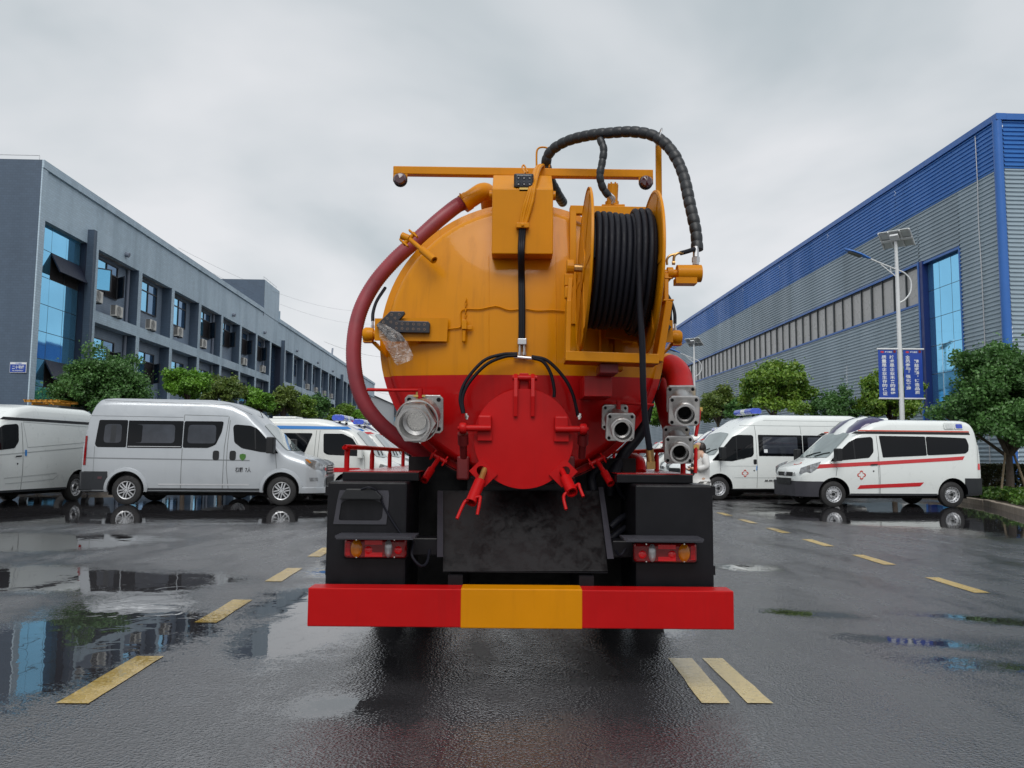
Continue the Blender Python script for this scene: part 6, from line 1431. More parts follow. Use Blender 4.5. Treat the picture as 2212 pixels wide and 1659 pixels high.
# hinge housing above the cover --------------------------------------------------
a, c = P(1062, 548, 4.84), P(1195, 408, 4.84); tl, tr = P(1067, 375, 5.02), P(1195, 377, 5.02)
x0, x1, zb, zm, zt = a.x, c.x, a.z, c.z, tl.z
b = MB(); b.prism([(4.84, zb), (5.20, zb), (5.75, 2.86), (5.75, zt), (5.05, zt), (4.84, zm)], (x0, 0, 0), (0, 1, 0), (0, 0, 1), (x1 - x0, 0, 0)); house = tp(b, 'hinge_housing', 'paint_orange', bevel=0.006)
b = MB(); [b.cyl((x - 0.016 * s_, 5.0, zm + 0.01), (x + 0.022 * s_, 5.0, zm + 0.01), 0.03, n=14) for x, s_ in ((x0, -1), (x1, 1))]; tp(b, 'hinge_pin', 'paint_orange', house, 40)
b = MB(); a, c = P(849, 376, 5.22), P(1411, 358, 5.22); zl, zr = P(849, 358, 5.22).z, P(1411, 366, 5.22).z; th = 0.055
b.add([(a.x, 5.22, zl - th), (c.x, 5.22, zr - th), (c.x, 5.22, zr), (a.x, 5.22, zl), (a.x, 5.28, zl - th), (c.x, 5.28, zr - th), (c.x, 5.28, zr), (a.x, 5.28, zl)], [(0, 1, 2, 3), (7, 6, 5, 4), (0, 4, 5, 1), (1, 5, 6, 2), (2, 6, 7, 3), (3, 7, 4, 0)]); bar = tp(b, 'lamp_bar', 'paint_orange', bevel=0.005)
for u0, v0 in ((849, 375), (1380, 381)):
    tp(pbox(u0, v0, u0 + 31, v0 + 16, 5.222, 5.235), 'lamp_bracket_plate', 'paint_orange', bar)
    c = P(u0 + 15.5, v0 + 13, 5.215); b = MB(); b.lathe([(-0.012, 0.040), (0.018, 0.042), (0.03, 0.032), (0.034, 0.001)], c, (0, -1, 0), 20); lm = tp(b, 'warning_lamp', 'lens_dark_red', bar, 40)
    b = MB(); b.lathe([(-0.02, 0.046), (0.004, 0.047), (0.006, 0.041)], c, (0, -1, 0), 20); tp(b, 'lamp_rim', 'rubber', bar, 40)
b = MB(); x = P(1169, 350, 5.26); w = 0.043; zt_ = P(1169, 318, 5.26).z; zb_ = P(1169, 362, 5.26).z; x.x += 0.012
b.tube(spline([(x.x - w, 5.26, zb_), (x.x - w, 5.26, zt_ - 0.04), (x.x - w * 0.7, 5.26, zt_ - 0.008), (x.x, 5.26, zt_), (x.x + w * 0.7, 5.26, zt_ - 0.008), (x.x + w, 5.26, zt_ - 0.04), (x.x + w, 5.26, zb_)], 5), 0.0065, 8); tp(b, 'hose_hoop', 'paint_orange', bar, 60)
# work lamp on the housing
b = pbox(1113, 376, 1151, 403, 4.83, 4.88); wlamp = tp(b, 'work_lamp', 'glass_grey', bevel=0.010, seg=3)
tp(pbox(1110, 374, 1153, 405, 4.842, 4.885), 'work_lamp_case', 'plastic_black', wlamp, bevel=0.010)
b = MB()
for i in range(3):
    for j in range(2): p = P(1120 + i * 12, 383 + j * 13, 4.829); b.lathe([(0, 0.013), (0.004, 0.010), (0.001, 0.001)], p, (0, -1, 0), 12)
tp(b, 'work_lamp_lens', 'glass_grey', wlamp, 40)
tp(pbox(1122, 405, 1142, 413, 4.84, 4.88), 'work_lamp_bracket', 'yellow_zinc', wlamp)
b = MB(); b.tube(spline(T([(1135, 374, 4.90), (1128, 362, 5.0), (1132, 357, 5.05), (1140, 372, 4.92)]), 5), 0.006, 6); tp(b, 'work_lamp_cable', 'paint_orange', wlamp, 60)

# cables and hydraulic hoses down the middle --------------------------------------------------
for k in range(4):
    d = (k - 1.5) * 3.0
    b = MB(); b.tube(spline(T([(1172 + d * 0.6, 366, 5.24), (1169 + d * 0.8, 357, 5.2), (1160 + d, 366, 5.05), (1152 + d, 395, 4.86), (1143 + d * 1.6, 432, 4.825), (1134 + d * 1.6, 465, 4.825), (1129 + d, 490, 4.825)]), 6), 0.011 if k % 2 else 0.008, 8); tp(b, 'loom_cable', 'paint_orange', smooth=60)
for k, m in enumerate(('rubber', 'rubber', 'rubber', 'paint_orange')):
    d = (-4, 0, 4, 1.5)[k]; rr = (0.011, 0.012, 0.011, 0.006)[k]
    b = MB(); b.tube(spline([P(1129 + d, 488, 4.825), P(1127 + d, 520, 4.825), P(1126 + d * 0.9, 550, 4.81)] + [on_dome(1127 + d * 0.9 + 0.6 * math.sin(v * 0.03), v, 0.02) for v in range(600, 740, 34)], 5), rr, 8); tp(b, 'loom_cable', m, smooth=60)
b = MB(); p = P(1129, 489, 4.815); b.box((p.x - 0.04, 4.80, p.z - 0.012), (p.x + 0.04, 4.835, p.z + 0.02)); b.cyl(p + Vector((0.0, -0.018, 0.004)), p + Vector((0, -0.026, 0.004)), 0.010, n=8); tp(b, 'cable_clip', 'paint_orange', bevel=0.004)
p = on_dome(1128, 738, 0.02); b = MB(); b.box((p.x - 0.028, p.y - 0.02, p.z - 0.02), (p.x + 0.028, p.y + 0.03, p.z + 0.018)); mf = tp(b, 'manifold', 'galvanised', bevel=0.004)
b = MB()
for dx_ in (-0.014, 0.014):
    b.cyl(p + Vector((dx_, 0, -0.02)), p + Vector((dx_, 0, -0.065)), 0.008, n=8); b.cyl(p + Vector((dx_, 0, -0.065)), p + Vector((dx_, 0, -0.085)), 0.012, n=6)
b.cyl(p + Vector((-0.05, 0, -0.095)), p + Vector((0.075, 0, -0.105)), 0.010, n=8); tp(b, 'hose_fitting', 'galvanised', mf, 40)
for pts in ([(1118, 764), (1083, 766), (1044, 780), (1007, 822), (994, 859), (1000, 893)], [(1118, 768), (1088, 771), (1050, 788), (1014, 826), (999, 860), (1002, 893)], [(1148, 770), (1182, 779), (1217, 814), (1237, 851), (1249, 900)], [(1150, 773), (1174, 782), (1190, 808), (1197, 840), (1197, 858)]):
    pp = spline([P(u, v, 4.84) for u, v in pts], 8); b = MB(); b.tube(pp, 0.0105, 10); tp(b, 'hydraulic_hose', 'rubber', smooth=60)
# thin wire across the cover
for pts in ([(928, 708), (950, 711), (990, 708), (996, 700), (998, 670), (1035, 668), (1060, 663), (1075, 662), (1100, 670), (1122, 667)], [(1136, 667), (1160, 671), (1195, 670), (1230, 673)]):
    b = MB(); b.tube(spline([on_dome(u, v, 0.010) for u, v in pts], 5), 0.0042, 6); tp(b, 'lamp_wire', 'paint_orange', smooth=60)
# pin holder and chain
b = MB(); 
for i in range(11):
    p = on_dome(1007 - i * 0.3, 648 + i * 6.2, 0.012); lk = [(math.cos(t) * 0.0065, math.sin(t) * 0.013) for t in np.linspace(0, 2 * math.pi, 10, endpoint=False)]
    b.tube([p + (Vector((a, 0, c_)) if i % 2 else Vector((0, a, c_))) for a, c_ in lk], 0.0024, 5, closed=True)
chn = tp(b, 'chain', 'paint_orange', smooth=60); chn['kind'] = 'stuff'
p = on_dome(1003, 712, 0.03); b = MB(); b.box((p.x - 0.016, p.y - 0.02, p.z), (p.x + 0.016, p.y + 0.012, p.z + 0.06)); b.cyl(p + Vector((0, 0, 0)), p + Vector((-0.002, 0, -0.075)), 0.012, 0.012, 10); b.lathe([(0, 0.012), (0.012, 0.002)], p + Vector((-0.002, 0, -0.075)), (0, 0, -1), 10); b.box((p.x + 0.016, p.y - 0.005, p.z + 0.0), (p.x + 0.05, p.y + 0.005, p.z + 0.025)); tp(b, 'locking_pin', 'paint_orange', bevel=0.003)

# arrow boards --------------------------------------------------
def Z6(x, y): return ((1380 + x * 0.27125) / 1.85172, (1150 + y * 0.27125) / 1.85172)
def arrow_board(mir):
    def M_(u): return u if not mir else 2 * 1131.5 - u
    Yb, Ya = 4.93, 4.895
    pl = [Z6(440, 455), Z6(1520, 452), Z6(1503, 795), Z6(435, 780)]; f_ = [P(M_(u), v + (4 if mir else 0), Yb) for u, v in pl]
    b = MB(); b.add(f_ + [x + Vector((0, 0.012, 0)) for x in f_], [(0, 1, 2, 3), (7, 6, 5, 4), (0, 4, 5, 1), (1, 5, 6, 2), (2, 6, 7, 3), (3, 7, 4, 0)])
    e_ = P(M_(900), 738, Yb); b.box((min(e_.x, e_.x), Yb + 0.012, e_.z), (e_.x + 0.02, 5.10, e_.z + 0.10)); pt = tp(b, 'arrow_backing', 'paint_orange')
    ar = [(455, 555), (665, 350), (875, 350), (885, 385), (790, 487), (1225, 500), (1252, 525), (1246, 668), (800, 660), (880, 760), (870, 790), (668, 790)]
    f_ = [P(M_(Z6(*q)[0]), Z6(*q)[1] + (4 if mir else 0), Ya) for q in ar]; n = len(f_)
    b = MB(); b.add(f_ + [x + Vector((0, 0.032, 0)) for x in f_], [tuple(range(n)), tuple(range(2 * n - 1, n - 1, -1))] + [(i, n + i, n + (i + 1) % n, (i + 1) % n) for i in range(n)]); board = tp(b, 'arrow_lamp', 'led_black', pt, bevel=0.004)
    led = [(687, 400), (800, 397), (623, 455), (737, 452), (565, 510), (676, 510), (758, 530), (842, 535), (925, 538), (1010, 540), (1090, 543), (1172, 545), (757, 603), (842, 605), (922, 612), (1006, 612), (1088, 617), (1172, 620), (640, 600), (700, 660), (600, 560), (740, 720)]
    b = MB()
    for q in led:
        p = P(M_(Z6(*q)[0]), Z6(*q)[1] + (4 if mir else 0), Ya - 0.002)
        for k_ in range(5): a = k_ * 1.2566; b.lathe([(0, 0.0026), (0.002, 0.0005)], p + Vector((math.cos(a) * 0.0065, 0, math.sin(a) * 0.0065)), (0, -1, 0), 6)
    tp(b, 'led_cluster', 'led_dot', board)['kind'] = 'stuff'
    # pivot with hose fitting beside the cover
    pu, pv = (795, 723) if not mir else (1462, 729)
    p = P(pu, pv, 5.02); sg_ = -1 if not mir else 1; q0 = P(M_(815), pv, 5.02)
    b = MB(); b.cyl((q0.x, 5.02, p.z), (p.x, 5.02, p.z), 0.028, n=16); b.lathe([(-0.038, 0.022), (-0.036, 0.040), (-0.012, 0.047), (0.016, 0.047), (0.030, 0.036), (0.031, 0.001)], (p.x, 5.02, p.z), (sg_, 0, 0), 20); b.box((p.x - 0.028, 5.0, p.z - 0.05), (p.x + 0.028, 5.06, p.z - 0.01)); pv_ = tp(b, 'cylinder_pivot', 'paint_orange', smooth=40)
    b = MB(); qf = P(M_(805), 700, 5.03); b.cyl((qf.x, 5.03, p.z + 0.02), (qf.x, 5.03, p.z + 0.09), 0.008, n=8); b.cyl((qf.x, 5.03, p.z + 0.045), (qf.x, 5.03, p.z + 0.062), 0.012, n=6); tp(b, 'hose_fitting', 'galvanised', pv_, 40)
    b = MB(); b.tube(spline([Vector((qf.x, 5.03, p.z + 0.09)), P(M_(806), 675, 5.06), P(M_(814), 650, 5.14), P(M_(832), 622, 5.3)], 6), 0.011, 8); tp(b, 'hydraulic_hose', 'rubber', pv_, 60)
    b = MB(); s0 = P(M_(812), 738, 5.03); s1 = P(M_(832), 770, 5.05); s2 = P(M_(822), 738, 5.03); b.add([Vector((p.x, 5.04, p.z - 0.03)), s0, s1, Vector((s1.x, 5.14, s1.z)), Vector((s0.x, 5.14, s0.z)), Vector((p.x, 5.10, p.z - 0.03))], [(0, 1, 2), (3, 4, 5), (0, 5, 4, 1), (1, 4, 3, 2), (2, 3, 5, 0)]); tp(b, 'pivot_gusset', 'paint_orange', pv_)
    return board
arrow_board(False); arrow_board(True)

# swing clamps round the cover --------------------------------------------------
def clamp(p0, p1, pin0, pin1, m, rr=0.021, width=0.055):
    p0, p1 = Vector(p0), Vector(p1); ax = (p1 - p0).normalized(); side = Vector((0, 1, 0)).cross(ax).normalized()
    b = MB(); b.cyl(p0, p0.lerp(p1, 0.55), rr * 0.62, n=14); b.pipe(p0.lerp(p1, 0.52), p1, rr, rr * 0.62, 16); b.cyl(p0.lerp(p1, 0.52), p0.lerp(p1, 0.86), rr * 0.7, n=10); o = tp(b, 'clamp_bolt', m, smooth=40)
    b = MB()
    for s_ in (-1, 1):
        e_ = p0 + side * s_ * width / 2; b.prism([(-0.055, -0.022), (0.04, -0.022), (0.05, 0.0), (0.04, 0.026), (-0.055, 0.026)], e_ - side * 0.005, ax, Vector((0, 1, 0)), side * 0.01)
    b.cyl(p0 - side * (width / 2 + 0.012), p0 + side * (width / 2 + 0.012), rr * 0.6, n=12); tp(b, 'clamp_fork', m, o, 40)
    return o
clamp(P(884, 516, 5.02), P(938, 562, 4.88), 0, 0, 'paint_orange', 0.024, 0.085)
b = MB(); b.cyl(P(868, 509, 5.03), P(884, 516, 5.02), 0.024, n=14); tp(b, 'clamp_knob', 'paint_orange', smooth=40)
clamp(P(948, 990, 5.03), P(916, 1038, 4.86), 0, 0, 'paint_red', 0.024, 0.085); clamp(P(1290, 996, 5.03), P(1320, 1045, 4.86), 0, 0, 'paint_red', 0.024, 0.085)
clamp(P(1373, 508, 5.05), P(1325, 556, 4.92), 0, 0, 'paint_orange', 0.024, 0.085)

# round hatch --------------------------------------------------
hc = P(1131, 947.5, 4.72); hr = 108 * 4.72 / FPX
b = MB(); b.lathe([(0.30, hr * 0.78), (0.05, hr * 0.78), (0.05, hr * 0.93), (0.022, hr * 0.93)], hc, (0, 1, 0), 56); nk = tp(b, 'hatch_neck', 'paint_red', smooth=35)
b = MB(); b.lathe([(0.022, 0.001), (0.022, hr), (0.0, hr), (-0.003, hr * 0.995), (-0.010, hr * 0.6), (-0.012, 0.001)], hc, (0, 1, 0), 72); hatch = tp(b, 'hatch', 'paint_red', smooth=30)
for u in (1114, 1151):
    a, c = P(u - 4.5, 900, 4.70), P(u + 4.5, 806, 4.70); b = MB(); b.prism([(4.69, a.z), (4.715, a.z), (4.735, a.z + 0.1), (4.80, a.z + 0.13), (4.90, c.z - 0.06), (4.80, c.z), (4.74, c.z), (4.70, c.z - 0.03), (4.675, c.z - 0.14)], (a.x, 0, 0), (0, 1, 0), (0, 0, 1), (c.x - a.x, 0, 0)); tp(b, 'hatch_hinge', 'paint_red', hatch, bevel=0.003)
b = MB(); p = P(1132, 816, 4.745); b.cyl((P(1107, 816, 4.745).x, 4.745, p.z), (P(1160, 816, 4.745).x, 4.745, p.z), 0.017, n=14); tp(b, 'hinge_pin', 'paint_red', hatch, 40)
tp(pbox(1122, 806, 1142, 845, 4.77, 4.95), 'hinge_block', 'paint_red', bevel=0.004)
for sg_, u_in, u_blk0, u_blk1, u_eye in ((-1, 1060, 1032, 1062, 1000), (1, 1200, 1198, 1228, 1260)):
    dv_ = 0 if sg_ < 0 else 2
    a, c = P(u_blk0, 936 + dv_, 4.66), P(u_blk1, 897 + dv_, 4.66); b = MB(); tilt = 0.012
    b.box((a.x, 4.655, a.z + 0.02), (c.x, 4.715, c.z)); tp(b, 'hatch_arm_block', 'paint_red', hatch, bevel=0.010)
    tp(pbox(u_blk0 - 1, 925 + dv_, u_blk1 + 1, 952 + dv_, 4.69, 4.715), 'hatch_arm_plate', 'paint_red', hatch, bevel=0.003)
    p0, p1 = P(u_in, 925 + dv_, 4.665), P(u_eye, 925 + dv_, 4.665); b = MB(); b.cyl(p0, p1, 0.019, n=16); arm = tp(b, 'hatch_arm', 'paint_red', hatch, 40)
    b = MB(); b.lathe([(-0.020, 0.012), (-0.020, 0.028), (-0.012, 0.033), (0.012, 0.033), (0.020, 0.028), (0.022, 0.012), (0.030, 0.010), (0.030, 0.001)], p1, (sg_, 0, 0), 20); b.lathe([(0, 0.001), (0, 0.012), (-0.01, 0.012)], p1 + Vector((sg_ * -0.02, 0, 0)), (sg_, 0, 0), 10); tp(b, 'cylinder_eye', 'paint_red', arm, 40)
    b = MB(); q = P(u_eye, 940, 4.70); b.cyl(q, q + Vector((0, 0.10, -0.13)), 0.022, n=14); b.cyl(q + Vector((0, 0, 0.01)), q + Vector((0, 0.04, -0.05)), 0.032, n=14); tp(b, 'hatch_cylinder', 'paint_red_dark', smooth=40)
    b = MB(); f0 = P(u_eye + sg_ * -9, 906, 4.67); b.cyl(f0, f0 + Vector((sg_ * 0.006, 0, 0.035)), 0.008, n=8); b.cyl(f0 + Vector((0, 0, 0.01)), f0 + Vector((sg_ * 0.004, 0, 0.022)), 0.012, n=6); tp(b, 'hose_fitting', 'steel', arm, 40)
# screw clamps at the foot of the hatch
def hatch_screw(cx, cy, ang, pts_rod, pts_h1, pts_h2):
    c = P(cx, cy, 4.700); h = 0.066; M = Matrix.Translation(c) @ Matrix.Rotation(R(ang), 4, 'Y'); n = 14
    b = MB(); sl = [(-h * 0.8, -h), (h * 0.8, -h), (h * 0.8, h), (-h * 0.8, h)]
    hole = [(0.028 * math.cos(t) , 0.012 + 0.034 * math.sin(t)) for t in np.linspace(0, 2 * math.pi, 16, endpoint=False)]
    pts = [Vector(p) for p in sl + hole]; vv, _, ff, *_q = delaunay_2d_cdt(pts, [(i, (i + 1) % 4) for i in range(4)] + [(4 + i, 4 + (i + 1) % 16) for i in range(16)], [], 1, 1e-6)
    ff = [f for f in ff if not in_poly((sum(vv[i].x for i in f) / len(f), sum(vv[i].y for i in f) / len(f)), hole)]
    b.add([M @ Vector((p.x, 0, p.y)) for p in vv], ff); o = tp(b, 'screw_plate', 'paint_red', hatch); o.modifiers.new('solid', 'SOLIDIFY').thickness = 0.014
    p0, p1, p2 = P(*pts_rod[0]), P(*pts_rod[1]), P(*pts_rod[2])
    b = MB(); b.cyl(p0, p1, 0.017, n=12); tp(b, 'screw_rod', 'yellow_zinc' if cx < 1100 else 'paint_red', o, 40)
    b = MB(); b.pipe(p1, p2, 0.033, 0.024, 18); b.cyl(p1, p1.lerp(p2, 0.6), 0.026, n=12); tp(b, 'screw_nut', 'paint_red', o, 40)
    b = MB(); b.tube(spline(T(pts_h1), 5), 0.0095, 8); b.tube(spline(T(pts_h2), 5), 0.0095, 8); tp(b, 'screw_handle', 'paint_red', o, 60)
hatch_screw(1044, 1021, -45, [(1048, 1012, 4.72), (1037, 1040, 4.60), (1017, 1086, 4.50)], [(1013, 1080, 4.50), (1005, 1083, 4.50), (996, 1100, 4.47), (987, 1121, 4.44)], [(1024, 1076, 4.50), (1036, 1073, 4.50), (1037, 1080, 4.49), (1031, 1112, 4.46)])
hatch_screw(1217, 1022, 45, [(1213, 1014, 4.72), (1222, 1034, 4.62), (1236, 1064, 4.52)], [(1228, 1062, 4.53), (1219, 1069, 4.52), (1218, 1080, 4.50), (1223, 1101, 4.47)], [(1241, 1052, 4.54), (1250, 1046, 4.53), (1252, 1053, 4.52), (1260, 1073, 4.49)])

# gate valves --------------------------------------------------
def plate(c, ax, up, hw_, th, mb, cut=0.18):
    ax = Vector(ax).normalized(); up = (Vector(up) - ax * Vector(up).dot(ax)).normalized(); rt = ax.cross(up)
    q = hw_ * (1 - cut); poly = [(-hw_, -q), (-q, -hw_), (q, -hw_), (hw_, -q), (hw_, q), (q, hw_), (-q, hw_), (-hw_, q)]
    mb.prism(poly, Vector(c), rt, up, ax * th)
    return rt, up
def valve(name, rear, front, nozzle, hw1, hw2, noz_r, big=False):
    rear, front, nozzle = P(*rear), P(*front), P(*nozzle); ax = (front - rear).normalized(); up = Vector((0, 0, 1))
    b = MB(); rt, up = plate(rear, ax, up, hw1, 0.022, b)
    o = tp(b, name, 'cast_metal', bevel=0.005)
    if not big: b = MB(); plate(front, ax, up, hw2, 0.022, b); tp(b, 'flange_plate', 'cast_metal', o, bevel=0.005)
    b = MB(); b.cyl(rear - ax * 0.12, rear, hw1 * 0.75, n=20); tp(b, 'valve_stub', 'paint_red', o, 40)
    L = (front - rear).length; b = MB(); r0 = hw1 * (0.86 if not big else 0.90)
    b.lathe([(0.02, r0 * 0.95), (L * 0.35, r0), (L * 0.7, r0 * 0.92), (L, r0 * 0.90)], rear, ax, 28); tp(b, 'valve_body', 'cast_metal', o, 40)
    for sx in (-1, 1):
        for sz in (-1, 1):
            for cc, hh in ((rear, hw1), (front, hw2)):
                if big and cc is front: continue
                p = cc + rt * sx * hh * 0.76 + up * sz * hh * 0.76 + ax * 0.022; b = MB(); b.cyl(p, p + ax * 0.006, hh * 0.11, n=10); tp(b, 'flange_bolt', 'black_matte', o, 40)
    nx = (nozzle - front); nl = nx.length; na = nx.normalized(); b = MB()
    if big:
        b.lathe([(0, noz_r * 1.10), (0.03, noz_r * 1.22), (nl * 0.35, noz_r * 1.22), (nl * 0.36, noz_r * 1.12), (nl * 0.42, noz_r * 1.12), (nl * 0.44, noz_r * 1.18)], front, na, 36)
        b.lathe([(nl * 0.44, noz_r * 1.18), (nl * 0.75, noz_r * 1.16), (nl * 0.75, noz_r * 0.92)], front, na, 6)
        b.lathe([(nl * 0.70, noz_r * 0.92), (nl, noz_r * 0.90), (nl, noz_r * 0.80), (nl * 0.5, noz_r * 0.74), (nl * 0.45, noz_r * 0.55), (nl * 0.1, noz_r * 0.5)], front, na, 36)
    else:
        b.lathe([(0.02, noz_r * 0.98), (nl * 0.5, noz_r * 0.95), (nl * 0.52, noz_r * 1.04), (nl * 0.72, noz_r * 1.04), (nl * 0.76, noz_r * 0.95), (nl, noz_r * 1.0), (nl, noz_r * 0.82), (nl * 0.6, noz_r * 0.78), (nl * 0.55, noz_r * 0.62), (-0.02, noz_r * 0.60)], front, na, 36)
    tp(b, 'nozzle', 'cast_metal', o, 35)
    b = MB(); b.cyl(front - ax * 0.005, front + ax * (0.025 if not big else 0.06), noz_r * 0.6, n=24); tp(b, 'gate_disc', 'steel' if big else 'black_matte', o, 40)
    return o, rear, ax, rt, up, hw1
vo, rr_, ax, rt, up, h1 = valve('outlet_valve', (917, 894, 4.86), (904, 906, 4.60), (893, 917, 4.42), 0.118, 0.10, 0.102, True)
b = MB(); b.tube(T([(793, 841.5, 4.82), (850, 843, 4.80), (905, 843, 4.76)]), 0.010, 8); p = P(908, 843, 4.76); b.cyl(p + Vector((0, 0, -0.05)), p + Vector((0, 0, 0.01)), 0.016, n=10); tp(b, 'valve_lever', 'paint_red', vo, 40)
b = MB(); b.cyl(p + Vector((-0.01, 0.02, -0.06)), p + Vector((-0.01, 0.02, -0.01)), 0.02, n=10); b.box((p.x - 0.04, p.y - 0.01, p.z - 0.04), (p.x + 0.03, p.y + 0.03, p.z - 0.03)); tp(b, 'valve_spindle', 'yellow_zinc', vo, 40)
vo, rr_, ax, rt, up, h1 = valve('outlet_valve', (1327, 900, 4.86), (1339, 921, 4.66), (1346, 931, 4.52), 0.080, 0.085, 0.064)
b = MB(); b.tube(T([(1335, 870, 4.78), (1370, 872, 4.78), (1412, 875, 4.80)]), 0.009, 8); p = P(1336, 870, 4.78); b.cyl(p + Vector((0, 0, -0.05)), p + Vector((0, 0, 0.012)), 0.014, n=10); tp(b, 'valve_lever', 'paint_red', vo, 40)
vo, *_r = valve('intake_valve', (1471, 862, 5.02), (1477, 886, 4.80), (1481, 897, 4.65), 0.092, 0.093, 0.064)
b = MB(); b.tube(T([(1511, 884, 4.85), (1509, 905, 4.82), (1503, 942, 4.80)]), 0.011, 8); tp(b, 'valve_lever', 'paint_red', vo, 40)
b = MB(); p = P(1511, 884, 4.85); b.box((p.x - 0.02, p.y - 0.012, p.z - 0.012), (p.x + 0.016, p.y + 0.02, p.z + 0.012)); b.cyl(p + Vector((-0.05, 0, 0.0)), p + Vector((0.0, 0, 0.0)), 0.012, n=8); tp(b, 'valve_spindle', 'yellow_zinc', vo, 40)
vo, *_r = valve('intake_valve', (1460, 947, 5.02), (1466, 970, 4.80), (1470, 980, 4.65), 0.083, 0.086, 0.060)
b = MB(); b.tube(T([(1503, 966, 4.85), (1503, 985, 4.82), (1502, 1022, 4.80)]), 0.011, 8); tp(b, 'valve_lever', 'paint_red', vo, 40)
b = MB(); p = P(1503, 965, 4.85); b.box((p.x - 0.02, p.y - 0.012, p.z - 0.012), (p.x + 0.016, p.y + 0.02, p.z + 0.012)); b.cyl(p + Vector((-0.05, 0, 0.0)), p + Vector((0.0, 0, 0.0)), 0.012, n=8); tp(b, 'valve_spindle', 'yellow_zinc', vo, 40)
# pipes feeding the two right-hand valves
sp_ = spline([P(1405, 795, 5.5), P(1440, 790, 5.40), P(1462, 805, 5.28), P(1470, 835, 5.15), P(1471, 862, 5.04)], 8)
b = MB(); b.tube(sp_[:11], 0.085, 20); tp(b, 'suction_pipe', 'paint_orange', smooth=40)
b = MB(); b.tube(sp_[10:], 0.0855, 20); tp(b, 'suction_pipe', 'paint_red', smooth=40)
b = MB(); b.tube(spline([P(1424, 825, 5.6), P(1432, 850, 5.55), P(1446, 900, 5.4), P(1456, 930, 5.2), P(1460, 947, 5.04)], 8), 0.070, 20); tp(b, 'suction_pipe', 'paint_red', smooth=40)
b = MB(); b.tube(spline(T([(1340, 992, 5.9), (1370, 990, 5.6), (1382, 998, 5.35), (1385, 1022, 5.25)]), 6), 0.035, 14); b.lathe([(0, 0.055), (0.01, 0.055)], P(1385, 1022, 5.25) + Vector((0, 0, -0.002)), (0, 0, 1), 16, caps=True); tp(b, 'deck_pipe', 'paint_red', smooth=40)
b = MB(); b.tube(spline(T([(1405, 850, 5.5), (1385, 930, 5.3), (1345, 985, 5.2), (1322, 1035, 5.1), (1318, 1070, 5.1)]), 8), 0.038, 14); b.tube(spline(T([(1290, 1010, 5.15), (1278, 1030, 5.12), (1282, 1060, 5.1)]), 6), 0.03, 12); tp(b, 'drain_hose', 'rubber', smooth=60)
b = MB(); b.cyl(P(1420, 805, 5.25), P(1412, 838, 5.3), 0.035, n=12); tp(b, 'pipe_clamp', 'black_paint', smooth=40)

# red ribbed suction hose on the left --------------------------------------------------
cp = [(1003, 437, 5.42), (985, 446, 5.40), (945, 478, 5.36), (900, 519, 5.34), (852, 562, 5.34), (808, 614, 5.34), (778, 672, 5.32), (765, 735, 5.30), (766, 800, 5.30), (781, 858, 5.32), (812, 905, 5.36), (855, 943, 5.42), (905, 975, 5.5), (955, 1000, 5.6)]
pp = spline(T(cp), 26); nseg = len(pp)
b = MB(); b.tube(pp, 0.052, 18, rfun=lambda i: 0.0505 + 0.0016 * (1 if i % 2 else -1)); tp(b, 'suction_hose', 'hose_red', smooth=70)
el = spline(T([(1003, 438, 5.42), (1020, 428, 5.43), (1040, 415, 5.46), (1052, 416, 5.52), (1056, 432, 5.6), (1058, 450, 5.66)]), 6); b = MB(); b.tube(el, 0.062, 20); elb = tp(b, 'pipe_elbow', 'paint_orange', smooth=40)
b = MB(); b.cyl(P(1000, 441, 5.42), P(1012, 433, 5.425), 0.066, n=20); b.cyl(P(993, 418, 5.36), P(1003, 436, 5.36), 0.006, n=6); b.cyl(P(998, 428, 5.36), P(1006, 424, 5.37), 0.010, n=6); tp(b, 'hose_clamp', 'paint_orange', elb, 40)

# black spiral-wrapped hose over the top --------------------------------------------------
def wrapped(name, cps, rad, pitch, kk=10):
    pts = spline(T(cps), 30); d = [0.0]
    for a, c in zip(pts, pts[1:]): d.append(d[-1] + (c - a).length)
    n = int(d[-1] / (pitch / 6)); res = []; j = 0
    for i in range(n + 1):
        s_ = d[-1] * i / n
        while j < len(d) - 2 and d[j + 1] < s_: j += 1
        t_ = (s_ - d[j]) / max(1e-9, d[j + 1] - d[j]); res.append(pts[j].lerp(pts[j + 1], t_))
    sh = [0.895, 0.985, 1.015, 1.025, 1.02, 1.0]; jit = [1 + random.uniform(-0.03, 0.03) for _ in range(n // 6 + 2)]
    b = MB(); b.tube(res, rad, 16, rfun=lambda i: rad * sh[i % 6] * jit[i // 6]); return tp(b, name, 'rubber_wrap', smooth=28)
wrapped('wrapped_hose', [(1216, 438, 5.75), (1205, 420, 5.55), (1187, 385, 5.35), (1180, 350, 5.27), (1192, 325, 5.22), (1225, 305, 5.15), (1270, 293, 5.06), (1320, 287, 4.97), (1370, 285, 4.9), (1415, 295, 4.84), (1450, 325, 4.78), (1475, 375, 4.72), (1490, 440, 4.66), (1503, 500, 4.62), (1506, 540, 4.6)], 0.0350, 0.058)
wrapped('wrapped_hose', [(1296, 300, 4.98), (1304, 322, 4.96), (1301, 350, 4.96), (1296, 380, 4.96), (1302, 405, 4.98), (1315, 424, 5.0)], 0.024, 0.050)
b = MB(); b.cyl(P(1311, 417, 5.0), P(1326, 438, 5.03), 0.012, n=8); b.tube(spline(T([(1318, 418, 5.0), (1327, 428, 5.0), (1322, 440, 5.02)]), 5), 0.008, 8); tp(b, 'hose_fitting', 'galvanised', smooth=40)
